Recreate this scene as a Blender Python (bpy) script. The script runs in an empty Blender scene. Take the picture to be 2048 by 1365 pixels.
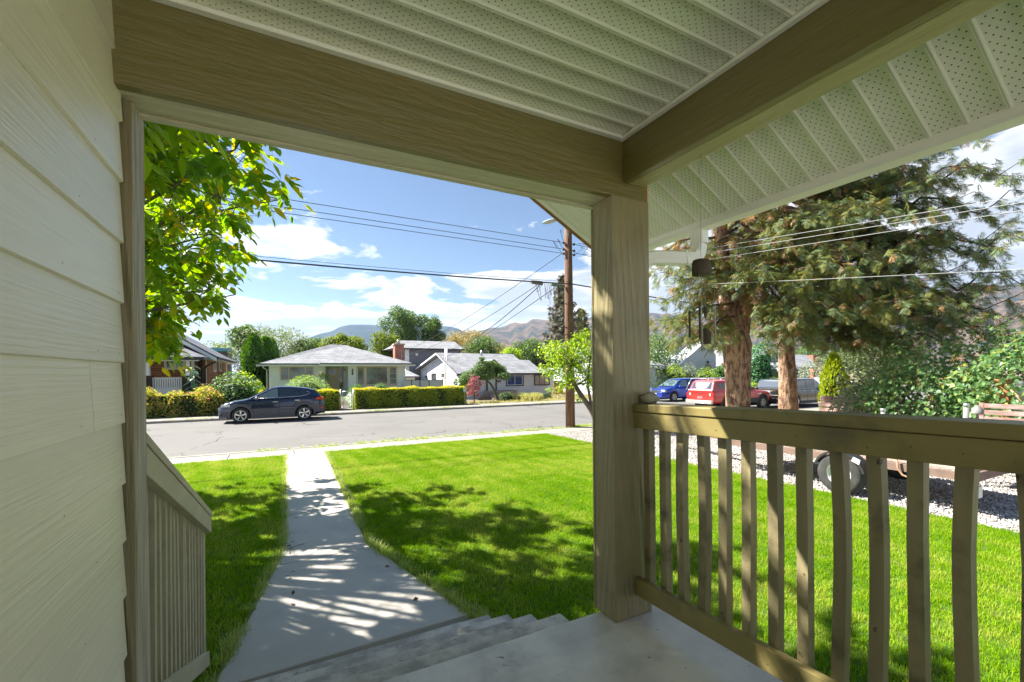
import bpy, bmesh, math, random
import numpy as np
from math import radians as rad, sin, cos, pi
from mathutils import Vector, Matrix
random.seed(7); rng = np.random.default_rng(7)
S = bpy.context.scene; COL = S.collection

# ------------------------------------------------------------------ camera
FPX, YAW, ROLL, CX, CY, EYE = 890.0, rad(27.5), rad(0.5), 1024.0, 746.0, 2.1
cd = bpy.data.cameras.new('camera'); cam = bpy.data.objects.new('camera', cd); COL.objects.link(cam)
cd.sensor_width = 36.0; cd.lens = FPX/2048*36.0; cd.shift_y = (CY-682.5)/2048.0
cd.clip_start = 0.02; cd.clip_end = 20000
cam.location = (0, 0, EYE)
cam.rotation_euler = (Matrix.Rotation(-YAW, 4, 'Z') @ Matrix.Rotation(pi/2, 4, 'X') @ Matrix.Rotation(-ROLL, 4, 'Z')).to_euler()
S.camera = cam
# ------------------------------------------------------------------ light: direction to the sun
SUN = Vector((-0.70, 0.65, 1.0)).normalized()
ELEV = math.asin(SUN.z)
w = bpy.data.worlds.new('World'); S.world = w; w.use_nodes = True
nt = w.node_tree; N = nt.nodes; Lk = nt.links; N.clear()
out = N.new('ShaderNodeOutputWorld'); bg = N.new('ShaderNodeBackground'); bg.inputs[1].default_value = 0.052
sky = N.new('ShaderNodeTexSky'); sky.sky_type = 'NISHITA'; sky.sun_disc = False
sky.sun_elevation = ELEV; sky.sun_rotation = math.atan2(SUN.x, SUN.y); sky.altitude = 350; sky.dust_density = 0.25; sky.air_density = 1.0; sky.ozone_density = 1.6
def node(t, **k):
    n = N.new(t)
    for a, b in k.items(): setattr(n, a, b)
    return n
def mth(op, a, b=None, c=None, clamp=False, tree=None):
    tr = tree or nt
    n = tr.nodes.new('ShaderNodeMath'); n.operation = op; n.use_clamp = clamp
    for i, v in enumerate((a, b, c)):
        if v is None: continue
        if isinstance(v, (int, float)): n.inputs[i].default_value = v
        else: tr.links.new(v, n.inputs[i])
    return n.outputs[0]
tc = node('ShaderNodeTexCoord'); sp = node('ShaderNodeSeparateXYZ'); Lk.new(tc.outputs['Generated'], sp.inputs[0])
zc = mth('MAXIMUM', sp.outputs[2], 0.0)
den = mth('ADD', zc, 0.12)
cx = mth('DIVIDE', sp.outputs[0], den); cy = mth('DIVIDE', sp.outputs[1], den)
cb = node('ShaderNodeCombineXYZ'); Lk.new(cx, cb.inputs[0]); Lk.new(cy, cb.inputs[1]); cb.inputs[2].default_value = 3.7
n1 = node('ShaderNodeTexNoise'); n1.inputs['Scale'].default_value = 1.5; n1.inputs['Detail'].default_value = 11; n1.inputs['Roughness'].default_value = .55; n1.inputs['Distortion'].default_value = .25
Lk.new(cb.outputs[0], n1.inputs['Vector'])
# more cloud low over the horizon and towards the east (right), clear above
thr = mth('ADD', mth('MULTIPLY', zc, 0.98), 0.288)
thr = mth('SUBTRACT', thr, mth('MULTIPLY', mth('MULTIPLY', mth('MAXIMUM', sp.outputs[0], 0.0), mth('MAXIMUM', sp.outputs[0], 0.0)), 0.21))
cov = mth('DIVIDE', mth('SUBTRACT', n1.outputs[0], thr), 0.045, clamp=True)
cb2 = node('ShaderNodeVectorMath', operation='ADD'); Lk.new(cb.outputs[0], cb2.inputs[0]); cb2.inputs[1].default_value = (.10, -.09, 0)
n2 = node('ShaderNodeTexNoise'); n2.inputs['Scale'].default_value = 1.5; n2.inputs['Detail'].default_value = 7; n2.inputs['Distortion'].default_value = .25
Lk.new(cb2.outputs[0], n2.inputs['Vector'])
shd = mth('DIVIDE', mth('SUBTRACT', n2.outputs[0], mth('ADD', thr, .04)), 0.13, clamp=True)
ccol = node('ShaderNodeMix', data_type='RGBA'); ccol.inputs[6].default_value = (6.4, 6.45, 6.5, 1); ccol.inputs[7].default_value = (3.6, 3.85, 4.3, 1)
Lk.new(shd, ccol.inputs[0])
mx = node('ShaderNodeMix', data_type='RGBA'); Lk.new(mth('MULTIPLY', cov, .96), mx.inputs[0]); tint = node('ShaderNodeMix', data_type='RGBA', blend_type='MULTIPLY'); tint.inputs[0].default_value = 1; tint.inputs[7].default_value = (.655, .68, .71, 1); Lk.new(sky.outputs[0], tint.inputs[6]); Lk.new(tint.outputs[2], mx.inputs[6]); Lk.new(ccol.outputs[2], mx.inputs[7])
Lk.new(mx.outputs[2], bg.inputs[0]); Lk.new(bg.outputs[0], out.inputs[0])
sl = bpy.data.lights.new('sun', 'SUN'); sl.energy = 4.5; sl.angle = rad(.53); sl.color = (1, .955, .87)
so = bpy.data.objects.new('sun', sl); COL.objects.link(so); so.rotation_euler = SUN.to_track_quat('Z', 'Y').to_euler(); so.location = (-20, 20, 40)
S.view_settings.view_transform = 'Standard'; S.view_settings.look = 'None'; S.view_settings.gamma = 1
S.view_settings.use_curve_mapping = False; S.view_settings.exposure = 2.0
S.cycles.max_bounces = 12; S.cycles.diffuse_bounces = 7; S.cycles.transparent_max_bounces = 8; S.cycles.use_denoising = True
S.cycles.sample_clamp_indirect = 8

# ------------------------------------------------------------------ survey helpers: sight lines of the photograph -> real places
Fv = (sin(YAW), cos(YAW)); Rv = (cos(YAW), -sin(YAW))
def ray(u, v):
    a, b = u-CX, v-CY
    a2 = (a*cos(ROLL)-b*sin(ROLL))/FPX; b2 = (a*sin(ROLL)+b*cos(ROLL))/FPX
    return (Fv[0]+a2*Rv[0], Fv[1]+a2*Rv[1], -b2)
def G(u, v, z=0.):
    d = ray(u, v); t = (z-EYE)/d[2]; return (d[0]*t, d[1]*t, z)
def PX(u, v, X):
    d = ray(u, v); t = X/d[0]; return (X, d[1]*t, EYE+d[2]*t)
def PY(u, v, Y):
    d = ray(u, v); t = Y/d[1]; return (d[0]*t, Y, EYE+d[2]*t)
def PD(u, v, t):
    d = ray(u, v); return (d[0]*t, d[1]*t, EYE+d[2]*t)
def proj(X, Y, Z):
    dp = X*Fv[0]+Y*Fv[1]
    a = (X*Rv[0]+Y*Rv[1])/dp*FPX; b = -(Z-EYE)/dp*FPX
    return CX+a*cos(ROLL)+b*sin(ROLL), CY-a*sin(ROLL)+b*cos(ROLL)

# ------------------------------------------------------------------ materials
def srgb(r, g, b): return tuple(((c/255)/12.92 if c/255 <= .04045 else (((c/255)+.055)/1.055)**2.4) for c in (r, g, b))+(1,)
def M(name, c1, c2=None, rough=.7, scale=4., stretch=(1, 1, 1), bump=0., bscale=None, bdist=.01, metal=0., spec=.4, detail=6, lo=.35, hi=.65, c3=None, s3=.6, coat=0., bstretch=None, world=False):
    m = bpy.data.materials.new(name); m.use_nodes = True; t = m.node_tree; ns = t.nodes; ls = t.links
    b = ns['Principled BSDF']; b.inputs['Roughness'].default_value = rough; b.inputs['Metallic'].default_value = metal
    b.inputs['Specular IOR Level'].default_value = spec; b.inputs['Coat Weight'].default_value = coat
    c1 = tuple(c1)+(1,) if len(c1) == 3 else c1
    b.inputs['Base Color'].default_value = c1
    if c2 is None and not bump: return m
    if world:
        g = ns.new('ShaderNodeNewGeometry'); src = g.outputs['Position']
    else:
        g = ns.new('ShaderNodeTexCoord'); src = g.outputs['Object']
    def noi(sc, st, det, off=0):
        mp = ns.new('ShaderNodeMapping'); ls.new(src, mp.inputs[0]); mp.inputs['Scale'].default_value = st; mp.inputs['Location'].default_value = (off, off, off)
        n = ns.new('ShaderNodeTexNoise'); n.inputs['Scale'].default_value = sc; n.inputs['Detail'].default_value = det; n.inputs['Roughness'].default_value = .6
        ls.new(mp.outputs[0], n.inputs['Vector']); return n.outputs[0]
    def ramp(x, a, c):
        r = ns.new('ShaderNodeMapRange'); ls.new(x, r.inputs[0]); r.inputs[1].default_value = a; r.inputs[2].default_value = c; return r.outputs[0]
    if c2 is not None:
        c2 = tuple(c2)+(1,) if len(c2) == 3 else c2
        mix = ns.new('ShaderNodeMix'); mix.data_type = 'RGBA'; mix.inputs[6].default_value = c1; mix.inputs[7].default_value = c2
        ls.new(ramp(noi(scale, stretch, detail), lo, hi), mix.inputs[0]); o = mix.outputs[2]
        if c3 is not None:
            c3 = tuple(c3)+(1,) if len(c3) == 3 else c3
            mix2 = ns.new('ShaderNodeMix'); mix2.data_type = 'RGBA'; ls.new(o, mix2.inputs[6]); mix2.inputs[7].default_value = c3
            ls.new(ramp(noi(s3, (1, 1, 1), 8, 5.), .52, .72), mix2.inputs[0]); o = mix2.outputs[2]
        ls.new(o, b.inputs['Base Color'])
    if bump:
        bp = ns.new('ShaderNodeBump'); bp.inputs['Strength'].default_value = bump; bp.inputs['Distance'].default_value = bdist
        ls.new(noi(bscale or scale, bstretch or stretch, 8, 2.), bp.inputs['Height']); ls.new(bp.outputs[0], b.inputs['Normal'])
    return m
def leafmat(name, c1, c2, c3=None, tr=.35, rough=.5, inst=False, spec=.35):
    """leaf: colour differs leaf by leaf, part of the light passes through"""
    m = bpy.data.materials.new(name); m.use_nodes = True; t = m.node_tree; ns = t.nodes; ls = t.links
    b = ns['Principled BSDF']; b.inputs['Roughness'].default_value = rough; b.inputs['Specular IOR Level'].default_value = spec
    o_ = ns['Material Output']
    g = ns.new('ShaderNodeNewGeometry'); rnd = g.outputs['Random Per Island']
    if inst:
        oi = ns.new('ShaderNodeObjectInfo'); rnd = mth('FRACT', mth('ADD', mth('MULTIPLY', oi.outputs['Random'], 3.1, tree=t), mth('MULTIPLY', g.outputs['Random Per Island'], .45, tree=t), tree=t), tree=t)
    r = ns.new('ShaderNodeValToRGB'); ls.new(rnd, r.inputs[0])
    e = r.color_ramp.elements; e[0].color = tuple(c1)+(1,); e[1].color = tuple(c2)+(1,); e[0].position = .1; e[1].position = .75
    if c3: n = e.new(.93); n.color = tuple(c3)+(1,)
    ls.new(r.outputs[0], b.inputs['Base Color'])
    tl = ns.new('ShaderNodeBsdfTranslucent'); hs = ns.new('ShaderNodeHueSaturation'); ls.new(r.outputs[0], hs.inputs['Color'])
    hs.inputs['Hue'].default_value = .478; hs.inputs['Saturation'].default_value = 1.12; hs.inputs['Value'].default_value = 2.6
    ls.new(hs.outputs[0], tl.inputs[0])
    mi = ns.new('ShaderNodeMixShader'); mi.inputs[0].default_value = tr; ls.new(b.outputs[0], mi.inputs[1]); ls.new(tl.outputs[0], mi.inputs[2]); ls.new(mi.outputs[0], o_.inputs[0])
    return m
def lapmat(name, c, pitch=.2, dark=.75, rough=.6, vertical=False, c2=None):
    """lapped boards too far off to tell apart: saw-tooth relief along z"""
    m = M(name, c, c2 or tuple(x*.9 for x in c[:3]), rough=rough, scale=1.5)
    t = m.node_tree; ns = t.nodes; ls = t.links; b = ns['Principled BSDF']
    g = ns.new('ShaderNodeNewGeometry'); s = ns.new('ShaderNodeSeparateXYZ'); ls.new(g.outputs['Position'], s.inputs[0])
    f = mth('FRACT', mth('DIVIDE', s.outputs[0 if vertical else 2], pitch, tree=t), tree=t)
    k = mth('LESS_THAN', f, .13, tree=t)  # dark line per course: shade at the lap put into the colour
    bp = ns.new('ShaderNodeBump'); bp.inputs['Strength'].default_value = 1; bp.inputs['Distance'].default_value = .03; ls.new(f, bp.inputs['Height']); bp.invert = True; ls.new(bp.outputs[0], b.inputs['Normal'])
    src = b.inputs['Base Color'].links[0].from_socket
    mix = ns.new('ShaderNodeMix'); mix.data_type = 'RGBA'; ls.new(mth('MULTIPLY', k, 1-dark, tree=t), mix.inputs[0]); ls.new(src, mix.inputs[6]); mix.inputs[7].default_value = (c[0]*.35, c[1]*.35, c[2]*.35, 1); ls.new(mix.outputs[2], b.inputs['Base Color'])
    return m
def brickmat(name, c1, c2, mortar, bw, bh, ms=.01, rough=.8, axis='xz', bump=.5, offset=.5):
    m = bpy.data.materials.new(name); m.use_nodes = True; t = m.node_tree; ns = t.nodes; ls = t.links
    b = ns['Principled BSDF']; b.inputs['Roughness'].default_value = rough; b.inputs['Specular IOR Level'].default_value = .25
    g = ns.new('ShaderNodeNewGeometry'); s = ns.new('ShaderNodeSeparateXYZ'); ls.new(g.outputs['Position'], s.inputs[0])
    c = ns.new('ShaderNodeCombineXYZ')
    xx = mth('ADD', s.outputs[0], s.outputs[1], tree=t) if axis == 'xyz' else s.outputs[0]
    ls.new(xx, c.inputs[0]); ls.new(s.outputs[1] if axis == 'xy' else s.outputs[2], c.inputs[1])
    br = ns.new('ShaderNodeTexBrick'); ls.new(c.outputs[0], br.inputs[0]); br.inputs['Scale'].default_value = 1; br.offset = offset
    br.inputs['Color1'].default_value = tuple(c1)+(1,); br.inputs['Color2'].default_value = tuple(c2)+(1,); br.inputs['Mortar'].default_value = tuple(mortar)+(1,)
    br.inputs['Brick Width'].default_value = bw; br.inputs['Row Height'].default_value = bh; br.inputs['Mortar Size'].default_value = ms
    no = ns.new('ShaderNodeTexNoise'); no.inputs['Scale'].default_value = 1.3; no.inputs['Detail'].default_value = 7; ls.new(g.outputs['Position'], no.inputs[0])
    mr = ns.new('ShaderNodeMapRange'); ls.new(no.outputs[0], mr.inputs[0]); mr.inputs[1].default_value = .3; mr.inputs[2].default_value = .7; mr.inputs[3].default_value = .75; mr.inputs[4].default_value = 1.2
    mu = ns.new('ShaderNodeVectorMath'); mu.operation = 'SCALE'; ls.new(br.outputs[0], mu.inputs[0]); ls.new(mr.outputs[0], mu.inputs['Scale'])
    ls.new(mu.outputs[0], b.inputs['Base Color'])
    bp = ns.new('ShaderNodeBump'); bp.inputs['Strength'].default_value = bump; bp.inputs['Distance'].default_value = .012; bp.invert = True; ls.new(br.outputs['Fac'], bp.inputs['Height']); ls.new(bp.outputs[0], b.inputs['Normal'])
    return m

# ------------------------------------------------------------------ mesh helpers
class MB:
    def __init__(s): s.v = []; s.f = []; s.sm = []
    def add(s, vs, fs, sm=False):
        n = len(s.v); s.v += [tuple(p) for p in vs]; s.f += [tuple(i+n for i in f) for f in fs]; s.sm += [sm]*len(fs); return s
    def box(s, x0, y0, z0, x1, y1, z1):
        v = [(x, y, z) for x in (x0, x1) for y in (y0, y1) for z in (z0, z1)]
        return s.add(v, [(0, 1, 3, 2), (4, 6, 7, 5), (0, 4, 5, 1), (2, 3, 7, 6), (0, 2, 6, 4), (1, 5, 7, 3)])
    def hexa(s, v8):      # two quads: bottom 4 (ccw from above), top 4
        return s.add(v8, [(3, 2, 1, 0), (4, 5, 6, 7), (0, 1, 5, 4), (1, 2, 6, 5), (2, 3, 7, 6), (3, 0, 4, 7)])
    def bar(s, a, b, w, h, up=(0, 0, 1)):
        a = Vector(a); b = Vector(b); d = (b-a).normalized(); u = Vector(up)
        x = d.cross(u); x = x.normalized() if x.length > 1e-5 else Vector((1, 0, 0)); u = x.cross(d).normalized()
        c = [(-w/2, -h/2), (w/2, -h/2), (w/2, h/2), (-w/2, h/2)]
        v = [a+x*p+u*q for p, q in c]+[b+x*p+u*q for p, q in c]
        return s.add(v, [(0, 1, 2, 3), (7, 6, 5, 4), (0, 4, 5, 1), (1, 5, 6, 2), (2, 6, 7, 3), (3, 7, 4, 0)])
    def prism(s, poly, axis, a, b):
        n = len(poly)
        def P(p, q):
            return {'x': (q, p[0], p[1]), 'y': (p[0], q, p[1]), 'z': (p[0], p[1], q)}[axis]
        v = [P(p, a) for p in poly]+[P(p, b) for p in poly]
        return s.add(v, [tuple(range(n))[::-1], tuple(range(n, 2*n))]+[(i, (i+1) % n, (i+1) % n+n, i+n) for i in range(n)])
    def tube(s, pts, r, n=8, cap=True, noise=0., flat=1.):
        pts = [Vector(p) for p in pts]; k = len(pts); rs = r if isinstance(r, (list, tuple)) else [r]*k
        vs = []; px = None
        for i, p in enumerate(pts):
            d = (pts[min(i+1, k-1)]-pts[max(i-1, 0)]).normalized()
            if px is None: px = d.cross(Vector((0.3, .9, .1))); px = px.normalized() if px.length > .1 else d.cross(Vector((1, 0, 0))).normalized()
            px = (px-d*px.dot(d)).normalized(); py = d.cross(px)
            for j in range(n):
                a = 2*pi*j/n; q = rs[i]*(1+(random.uniform(-noise, noise) if noise else 0))
                vs.append(p+px*cos(a)*q+py*sin(a)*q*flat)
        fs = [(i*n+j, i*n+(j+1) % n, (i+1)*n+(j+1) % n, (i+1)*n+j) for i in range(k-1) for j in range(n)]
        s.add(vs, fs, True)
        if cap:
            m = len(s.v)-len(vs); s.f += [tuple(m+j for j in range(n))[::-1], tuple(m+(k-1)*n+j for j in range(n))]; s.sm += [False]*2
        return s
    def lathe(s, c, prof, n=24, axis='z', cap=False):
        vs = []
        for r, h in prof:
            for j in range(n):
                a = 2*pi*j/n; x, y = cos(a)*r, sin(a)*r
                vs.append({'z': (c[0]+x, c[1]+y, c[2]+h), 'y': (c[0]+x, c[1]+h, c[2]+y), 'x': (c[0]+h, c[1]+x, c[2]+y)}[axis])
        k = len(prof)
        s.add(vs, [(i*n+j, i*n+(j+1) % n, (i+1)*n+(j+1) % n, (i+1)*n+j) for i in range(k-1) for j in range(n)], True)
        return s
    def grid(s, P, sm=True, close=False):   # P[i][j] points
        a, b = len(P), len(P[0]); v = [p for r_ in P for p in r_]
        f = [(i*b+j, i*b+j+1, (i+1)*b+j+1, (i+1)*b+j) for i in range(a-1) for j in range(b-1)]
        return s.add(v, f, sm)
    def blob(s, c, r, n=10, m=7, jit=.12, seed=0):
        R = random.Random(seed); vs = []; 
        for i in range(m+1):
            th = pi*i/m
            for j in range(n):
                ph = 2*pi*j/n; q = 1+R.uniform(-jit, jit)
                vs.append((c[0]+r[0]*sin(th)*cos(ph)*q, c[1]+r[1]*sin(th)*sin(ph)*q, c[2]+r[2]*cos(th)*q))
        return s.add(vs, [(i*n+j, i*n+(j+1) % n, (i+1)*n+(j+1) % n, (i+1)*n+j) for i in range(m) for j in range(n)], True)
def mesh_of(name, mb, mat):
    me = bpy.data.meshes.new(name); me.from_pydata([tuple(p) for p in mb.v], [], mb.f); me.update()
    bm = bmesh.new(); bm.from_mesh(me); bmesh.ops.recalc_face_normals(bm, faces=bm.faces); bm.to_mesh(me); bm.free()
    me.polygons.foreach_set('use_smooth', mb.sm)
    if mat: me.materials.append(mat)
    return me
def link(name, data, parent=None):
    o = bpy.data.objects.new(name, data); COL.objects.link(o)
    if parent: o.parent = parent
    return o
def base_of(parent):
    b = Vector((0, 0, 0)); p = parent
    while p is not None: b += p.location; p = p.parent
    return b
def part(name, mb, mat, parent=None, bevel=0., origin=None, label=None):
    """mb is in world coordinates; the object gets its own origin and hangs under parent"""
    b = base_of(parent) if parent else Vector((0, 0, 0))
    if origin is None and parent is None: origin = (0, 0, 0)
    og = Vector(origin) if origin is not None else b
    if og.length > 0: mb.v = [(p[0]-og.x, p[1]-og.y, p[2]-og.z) for p in mb.v]
    o = link(name, mesh_of(name, mb, mat), parent); o.location = og-b
    if bevel:
        m = o.modifiers.new('edge', 'BEVEL'); m.width = bevel; m.segments = 2; m.limit_method = 'ANGLE'; m.harden_normals = False
    if label: o['label'] = label
    return o
def tag(o, label=None, cat=None, group=None, kind=None):
    if label: o['label'] = label
    if cat: o['category'] = cat
    if group: o['group'] = group
    if kind: o['kind'] = kind
    return o
def thing(name, label, cat, base=(0, 0, 0), group=None):
    o = bpy.data.objects.new(name, None); COL.objects.link(o); o.location = base; o.empty_display_size = .2
    return tag(o, label, cat, group)
def copy_tree(o, parent=None):
    c = o.copy(); COL.objects.link(c)
    if parent: c.parent = parent
    for ch in list(o.children): copy_tree(ch, c)
    return c
def mesh_np(name, V, Fc, mat, smooth=False):
    V = np.asarray(V, np.float32).reshape(-1, 3); Fc = np.asarray(Fc, np.int32); k = Fc.shape[1]
    me = bpy.data.meshes.new(name); me.vertices.add(len(V)); me.vertices.foreach_set('co', V.ravel())
    me.loops.add(Fc.size); me.loops.foreach_set('vertex_index', Fc.ravel())
    me.polygons.add(len(Fc)); me.polygons.foreach_set('loop_start', np.arange(len(Fc), dtype=np.int32)*k); me.polygons.foreach_set('loop_total', np.full(len(Fc), k, np.int32))
    me.polygons.foreach_set('use_smooth', np.full(len(Fc), smooth)); me.update(calc_edges=True)
    if mat: me.materials.append(mat)
    return me
def norm(a): return a/np.maximum(np.linalg.norm(a, axis=-1, keepdims=True), 1e-9)
def frames(d, up):
    """rotation matrices whose x axis is d and whose z axis is near up"""
    x = norm(d); y = norm(np.cross(up, x)); z = np.cross(x, y); return np.stack([x, y, z], -1)
def scatter(tv, tf, R, T, sc):
    tv = np.asarray(tv, float); tf = np.asarray(tf); n = len(T)
    V = np.einsum('nij,vj->nvi', R, tv)*np.asarray(sc).reshape(n, 1, -1)+np.asarray(T)[:, None, :]
    Fc = tf[None]+(np.arange(n)*len(tv))[:, None, None]
    return V.reshape(-1, 3), Fc.reshape(-1, tf.shape[1])
LEAF_V = [(0, 0, 0), (.5, .28, .05), (1, 0, -.06), (.5, -.28, .05)]; LEAF_F = [(0, 1, 2), (0, 2, 3)]
def leaf_cloud(P, Nn, size, jit=.8, droop=.3, tv=LEAF_V, tf=LEAF_F):
    """leaves at points P facing roughly along Nn"""
    n = len(P); d = rng.normal(size=(n, 3)); d = d-(d*Nn).sum(1, keepdims=True)*Nn; d = norm(d); d[:, 2] -= droop; d = norm(d)
    up = norm(Nn+rng.normal(size=(n, 3))*jit)
    sc = size*rng.uniform(.65, 1.25, n)[:, None]*np.ones((n, 1))
    V, Fc = scatter(tv, tf, frames(d, up), P, sc)
    return V, Fc
def ell_points(n, c, r, shell=.35):
    d = norm(rng.normal(size=(n, 3))); q = 1-shell*rng.random(n)**1.5
    return np.array(c)+d*np.array(r)*q[:, None], norm(d/np.array(r))
def join_np(parts):
    Vs, Fs, o = [], [], 0
    for V, Fc in parts: Vs.append(V); Fs.append(Fc+o); o += len(V)
    return np.concatenate(Vs), np.concatenate(Fs)
# ------------------------------------------------------------------ palette
SIDING = M('siding_paint', (.86, .81, .63), (.82, .77, .595), rough=.36, scale=3, stretch=(1, 1.2, 12), bump=.6, bscale=16, bstretch=(1, .13, 4.5), bdist=.006, spec=.75)
OLIVE = M('olive_paint', (.19, .155, .045), (.182, .148, .042), rough=.33, scale=4, stretch=(.6, 6, 6), bump=1, bscale=16, bstretch=(.22, 1.6, 1.6), bdist=.010, spec=.8)
OLIVE_Y = M('olive_paint_side', (.19, .155, .045), (.182, .148, .042), rough=.33, scale=4, stretch=(6, .6, 6), bump=1, bscale=16, bstretch=(1.6, .22, 1.6), bdist=.010, spec=.8)
OLIVE_Z = M('olive_paint_post', (.31, .265, .14), (.285, .24, .125), rough=.38, scale=5, stretch=(7, 7, .7), bump=.9, bscale=17, bstretch=(4.5, 4.5, .30), bdist=.006, spec=.4, c3=(.225, .19, .10), s3=2.3)
UNDER = M('bounce_lit_underside_paint', (.62, .57, .40), (.50, .45, .29), rough=.4, scale=6, stretch=(.5, 6, 6), bump=1, bscale=20, bstretch=(.3, 2, 2), bdist=.008, spec=.7)  # olive paint lightened: bounced light and sheen put into the colour
UNDER_Y = M('bounce_lit_side_underside_paint', (.50, .44, .22), (.40, .34, .16), rough=.4, scale=6, stretch=(6, .5, 6), bump=1, bscale=20, bstretch=(2, .3, 2), bdist=.008, spec=.7)  # side beam likewise: underside bounce light put into the colour
RAILM = M('rail_paint', (.29, .235, .085), (.26, .21, .075), rough=.42, scale=3, stretch=(3, .5, 3), bump=.35, bscale=9, bstretch=(3, .3, 3), bdist=.004, c3=(.12, .10, .055), s3=3.5)
BALM = M('baluster_paint', (.33, .28, .15), (.27, .225, .115), rough=.5, scale=4, stretch=(5, 5, .5), bump=.5, bscale=9, bstretch=(4, 4, .4), bdist=.005, c3=(.09, .065, .035), s3=6)
WEATH = M('weathered_trim', (.50, .47, .38), (.27, .235, .16), rough=.75, scale=9, stretch=(5, 5, .35), bump=.9, bscale=20, bstretch=(4, 4, .3), bdist=.006)
RAWWOOD = M('raw_wood', (.42, .20, .06), (.24, .11, .035), rough=.8, scale=7, stretch=(.8, 5, 5), bump=.4)
SOFW = M('soffit_trim', (.92, .90, .80), (.89, .87, .77), rough=.3, scale=3)
CONC = M('porch_concrete', (.76, .70, .61), (.60, .55, .48), rough=.45, scale=2.6, lo=.42, hi=.58, bump=.4, bscale=45, bdist=.003, c3=(.44, .39, .33), s3=3.1, spec=.7)
STEPC = M('step_concrete', (.62, .56, .48), (.36, .32, .27), rough=.6, scale=5, lo=.40, hi=.60, bump=.9, bscale=38, bdist=.006, c3=(.27, .24, .20), s3=3.6)
WALKC = M('walk_concrete', (.50, .465, .41), (.44, .41, .36), rough=.7, scale=1.4, bump=.12, bscale=70, bdist=.002, c3=(.38, .35, .305), s3=1.6)
SIDEWC = M('sidewalk_concrete', (.31, .285, .245), (.26, .24, .20), rough=.85, scale=1.1, bump=.3, bscale=40, bdist=.003, c3=(.22, .20, .165), s3=.8)
ASPH = M('asphalt', (.138, .133, .125), (.158, .151, .141), rough=.9, scale=.35, detail=10, bump=.5, bscale=55, bdist=.004, c3=(.13, .124, .114), s3=.45)
def crackify(m, sc, wd, col, dist=.6):
    t = m.node_tree; ns = t.nodes; ls = t.links; b = ns['Principled BSDF']; src = b.inputs['Base Color'].links[0].from_socket
    g = ns.new('ShaderNodeNewGeometry'); n = ns.new('ShaderNodeTexNoise'); n.inputs['Scale'].default_value = sc*3; n.inputs['Detail'].default_value = 5; ls.new(g.outputs['Position'], n.inputs[0])
    a = ns.new('ShaderNodeVectorMath'); a.operation = 'MULTIPLY_ADD'; ls.new(n.outputs['Color'], a.inputs[0]); a.inputs[1].default_value = (dist/sc*.5,)*3; ls.new(g.outputs['Position'], a.inputs[2])
    v = ns.new('ShaderNodeTexVoronoi'); v.feature = 'DISTANCE_TO_EDGE'; v.inputs['Scale'].default_value = sc; ls.new(a.outputs[0], v.inputs['Vector'])
    k = mth('MULTIPLY', mth('LESS_THAN', v.outputs['Distance'], wd, tree=t), mth('GREATER_THAN', n.outputs[0], .5, tree=t), tree=t)
    mix = ns.new('ShaderNodeMix'); mix.data_type = 'RGBA'; ls.new(k, mix.inputs[0]); ls.new(src, mix.inputs[6]); mix.inputs[7].default_value = tuple(col)+(1,); ls.new(mix.outputs[2], b.inputs['Base Color'])
crackify(ASPH, .22, .004, (.05, .048, .045))
def speckle(m, sc, thr, col):
    t = m.node_tree; ns = t.nodes; ls = t.links; b = ns['Principled BSDF']; src = b.inputs['Base Color'].links[0].from_socket; g = ns.new('ShaderNodeNewGeometry')
    n = ns.new('ShaderNodeTexNoise'); n.inputs['Scale'].default_value = sc; n.inputs['Detail'].default_value = 4; n.inputs['Roughness'].default_value = .75; ls.new(g.outputs['Position'], n.inputs[0])
    mix = ns.new('ShaderNodeMix'); mix.data_type = 'RGBA'; mr = ns.new('ShaderNodeMapRange'); ls.new(n.outputs[0], mr.inputs[0]); mr.inputs[1].default_value = thr; mr.inputs[2].default_value = thr+.04; ls.new(mr.outputs[0], mix.inputs[0]); ls.new(src, mix.inputs[6]); mix.inputs[7].default_value = tuple(col)+(1,); ls.new(mix.outputs[2], b.inputs['Base Color'])
speckle(CONC, 16, .66, (.20, .17, .14)); speckle(STEPC, 22, .62, (.16, .14, .115)); speckle(WALKC, 30, .70, (.25, .22, .19)); speckle(BALM, 9, .66, (.09, .06, .03)); speckle(ASPH, 9, .70, (.09, .085, .08)); speckle(OLIVE_Z, 7, .68, (.14, .115, .06))
KERBC = M('kerb_concrete', (.36, .34, .30), (.28, .26, .23), rough=.9, scale=2.5, bump=.3, bscale=30, c3=(.18, .17, .15), s3=1.5)
GALV = M('galvanised', (.55, .56, .57), (.42, .43, .45), rough=.4, metal=.7, scale=8)
DARKM = M('dark_metal', (.03, .03, .032), rough=.5)
WIREM = M('wire_rubber', (.035, .035, .04), rough=.6)
WIREL = M('wire_aluminium', (.42, .42, .41), rough=.6, metal=.0)
WHITE = M('white_paint', (.74, .74, .72), (.68, .68, .66), rough=.6, scale=2)
BARK = M('bark', (.44, .27, .165), (.15, .08, .05), rough=.95, scale=11, stretch=(1, 1, .30), bump=1, bscale=13, bstretch=(1, 1, .35), bdist=.09, c3=(.50, .38, .27), s3=5, lo=.42, hi=.58)
BARKG = M('bark_grey', (.17, .14, .11), (.09, .07, .055), rough=.95, scale=6, stretch=(1, 1, .3), bump=.8, bscale=12, bdist=.02)
PANE = M('window_glass', (.045, .055, .06), rough=.06, spec=.9, coat=.3)
PANEL = M('glass_reflection_curtain_tint', (.26, .29, .28), (.08, .10, .095), rough=.08, spec=.9, scale=1.3)  # pale tone: bright reflections and curtains put into the glass colour
ROOFG = brickmat('grey_shingles', (.27, .275, .29), (.225, .23, .24), (.15, .153, .165), .33, .17, .012, axis='xz', bump=.4)
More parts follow.
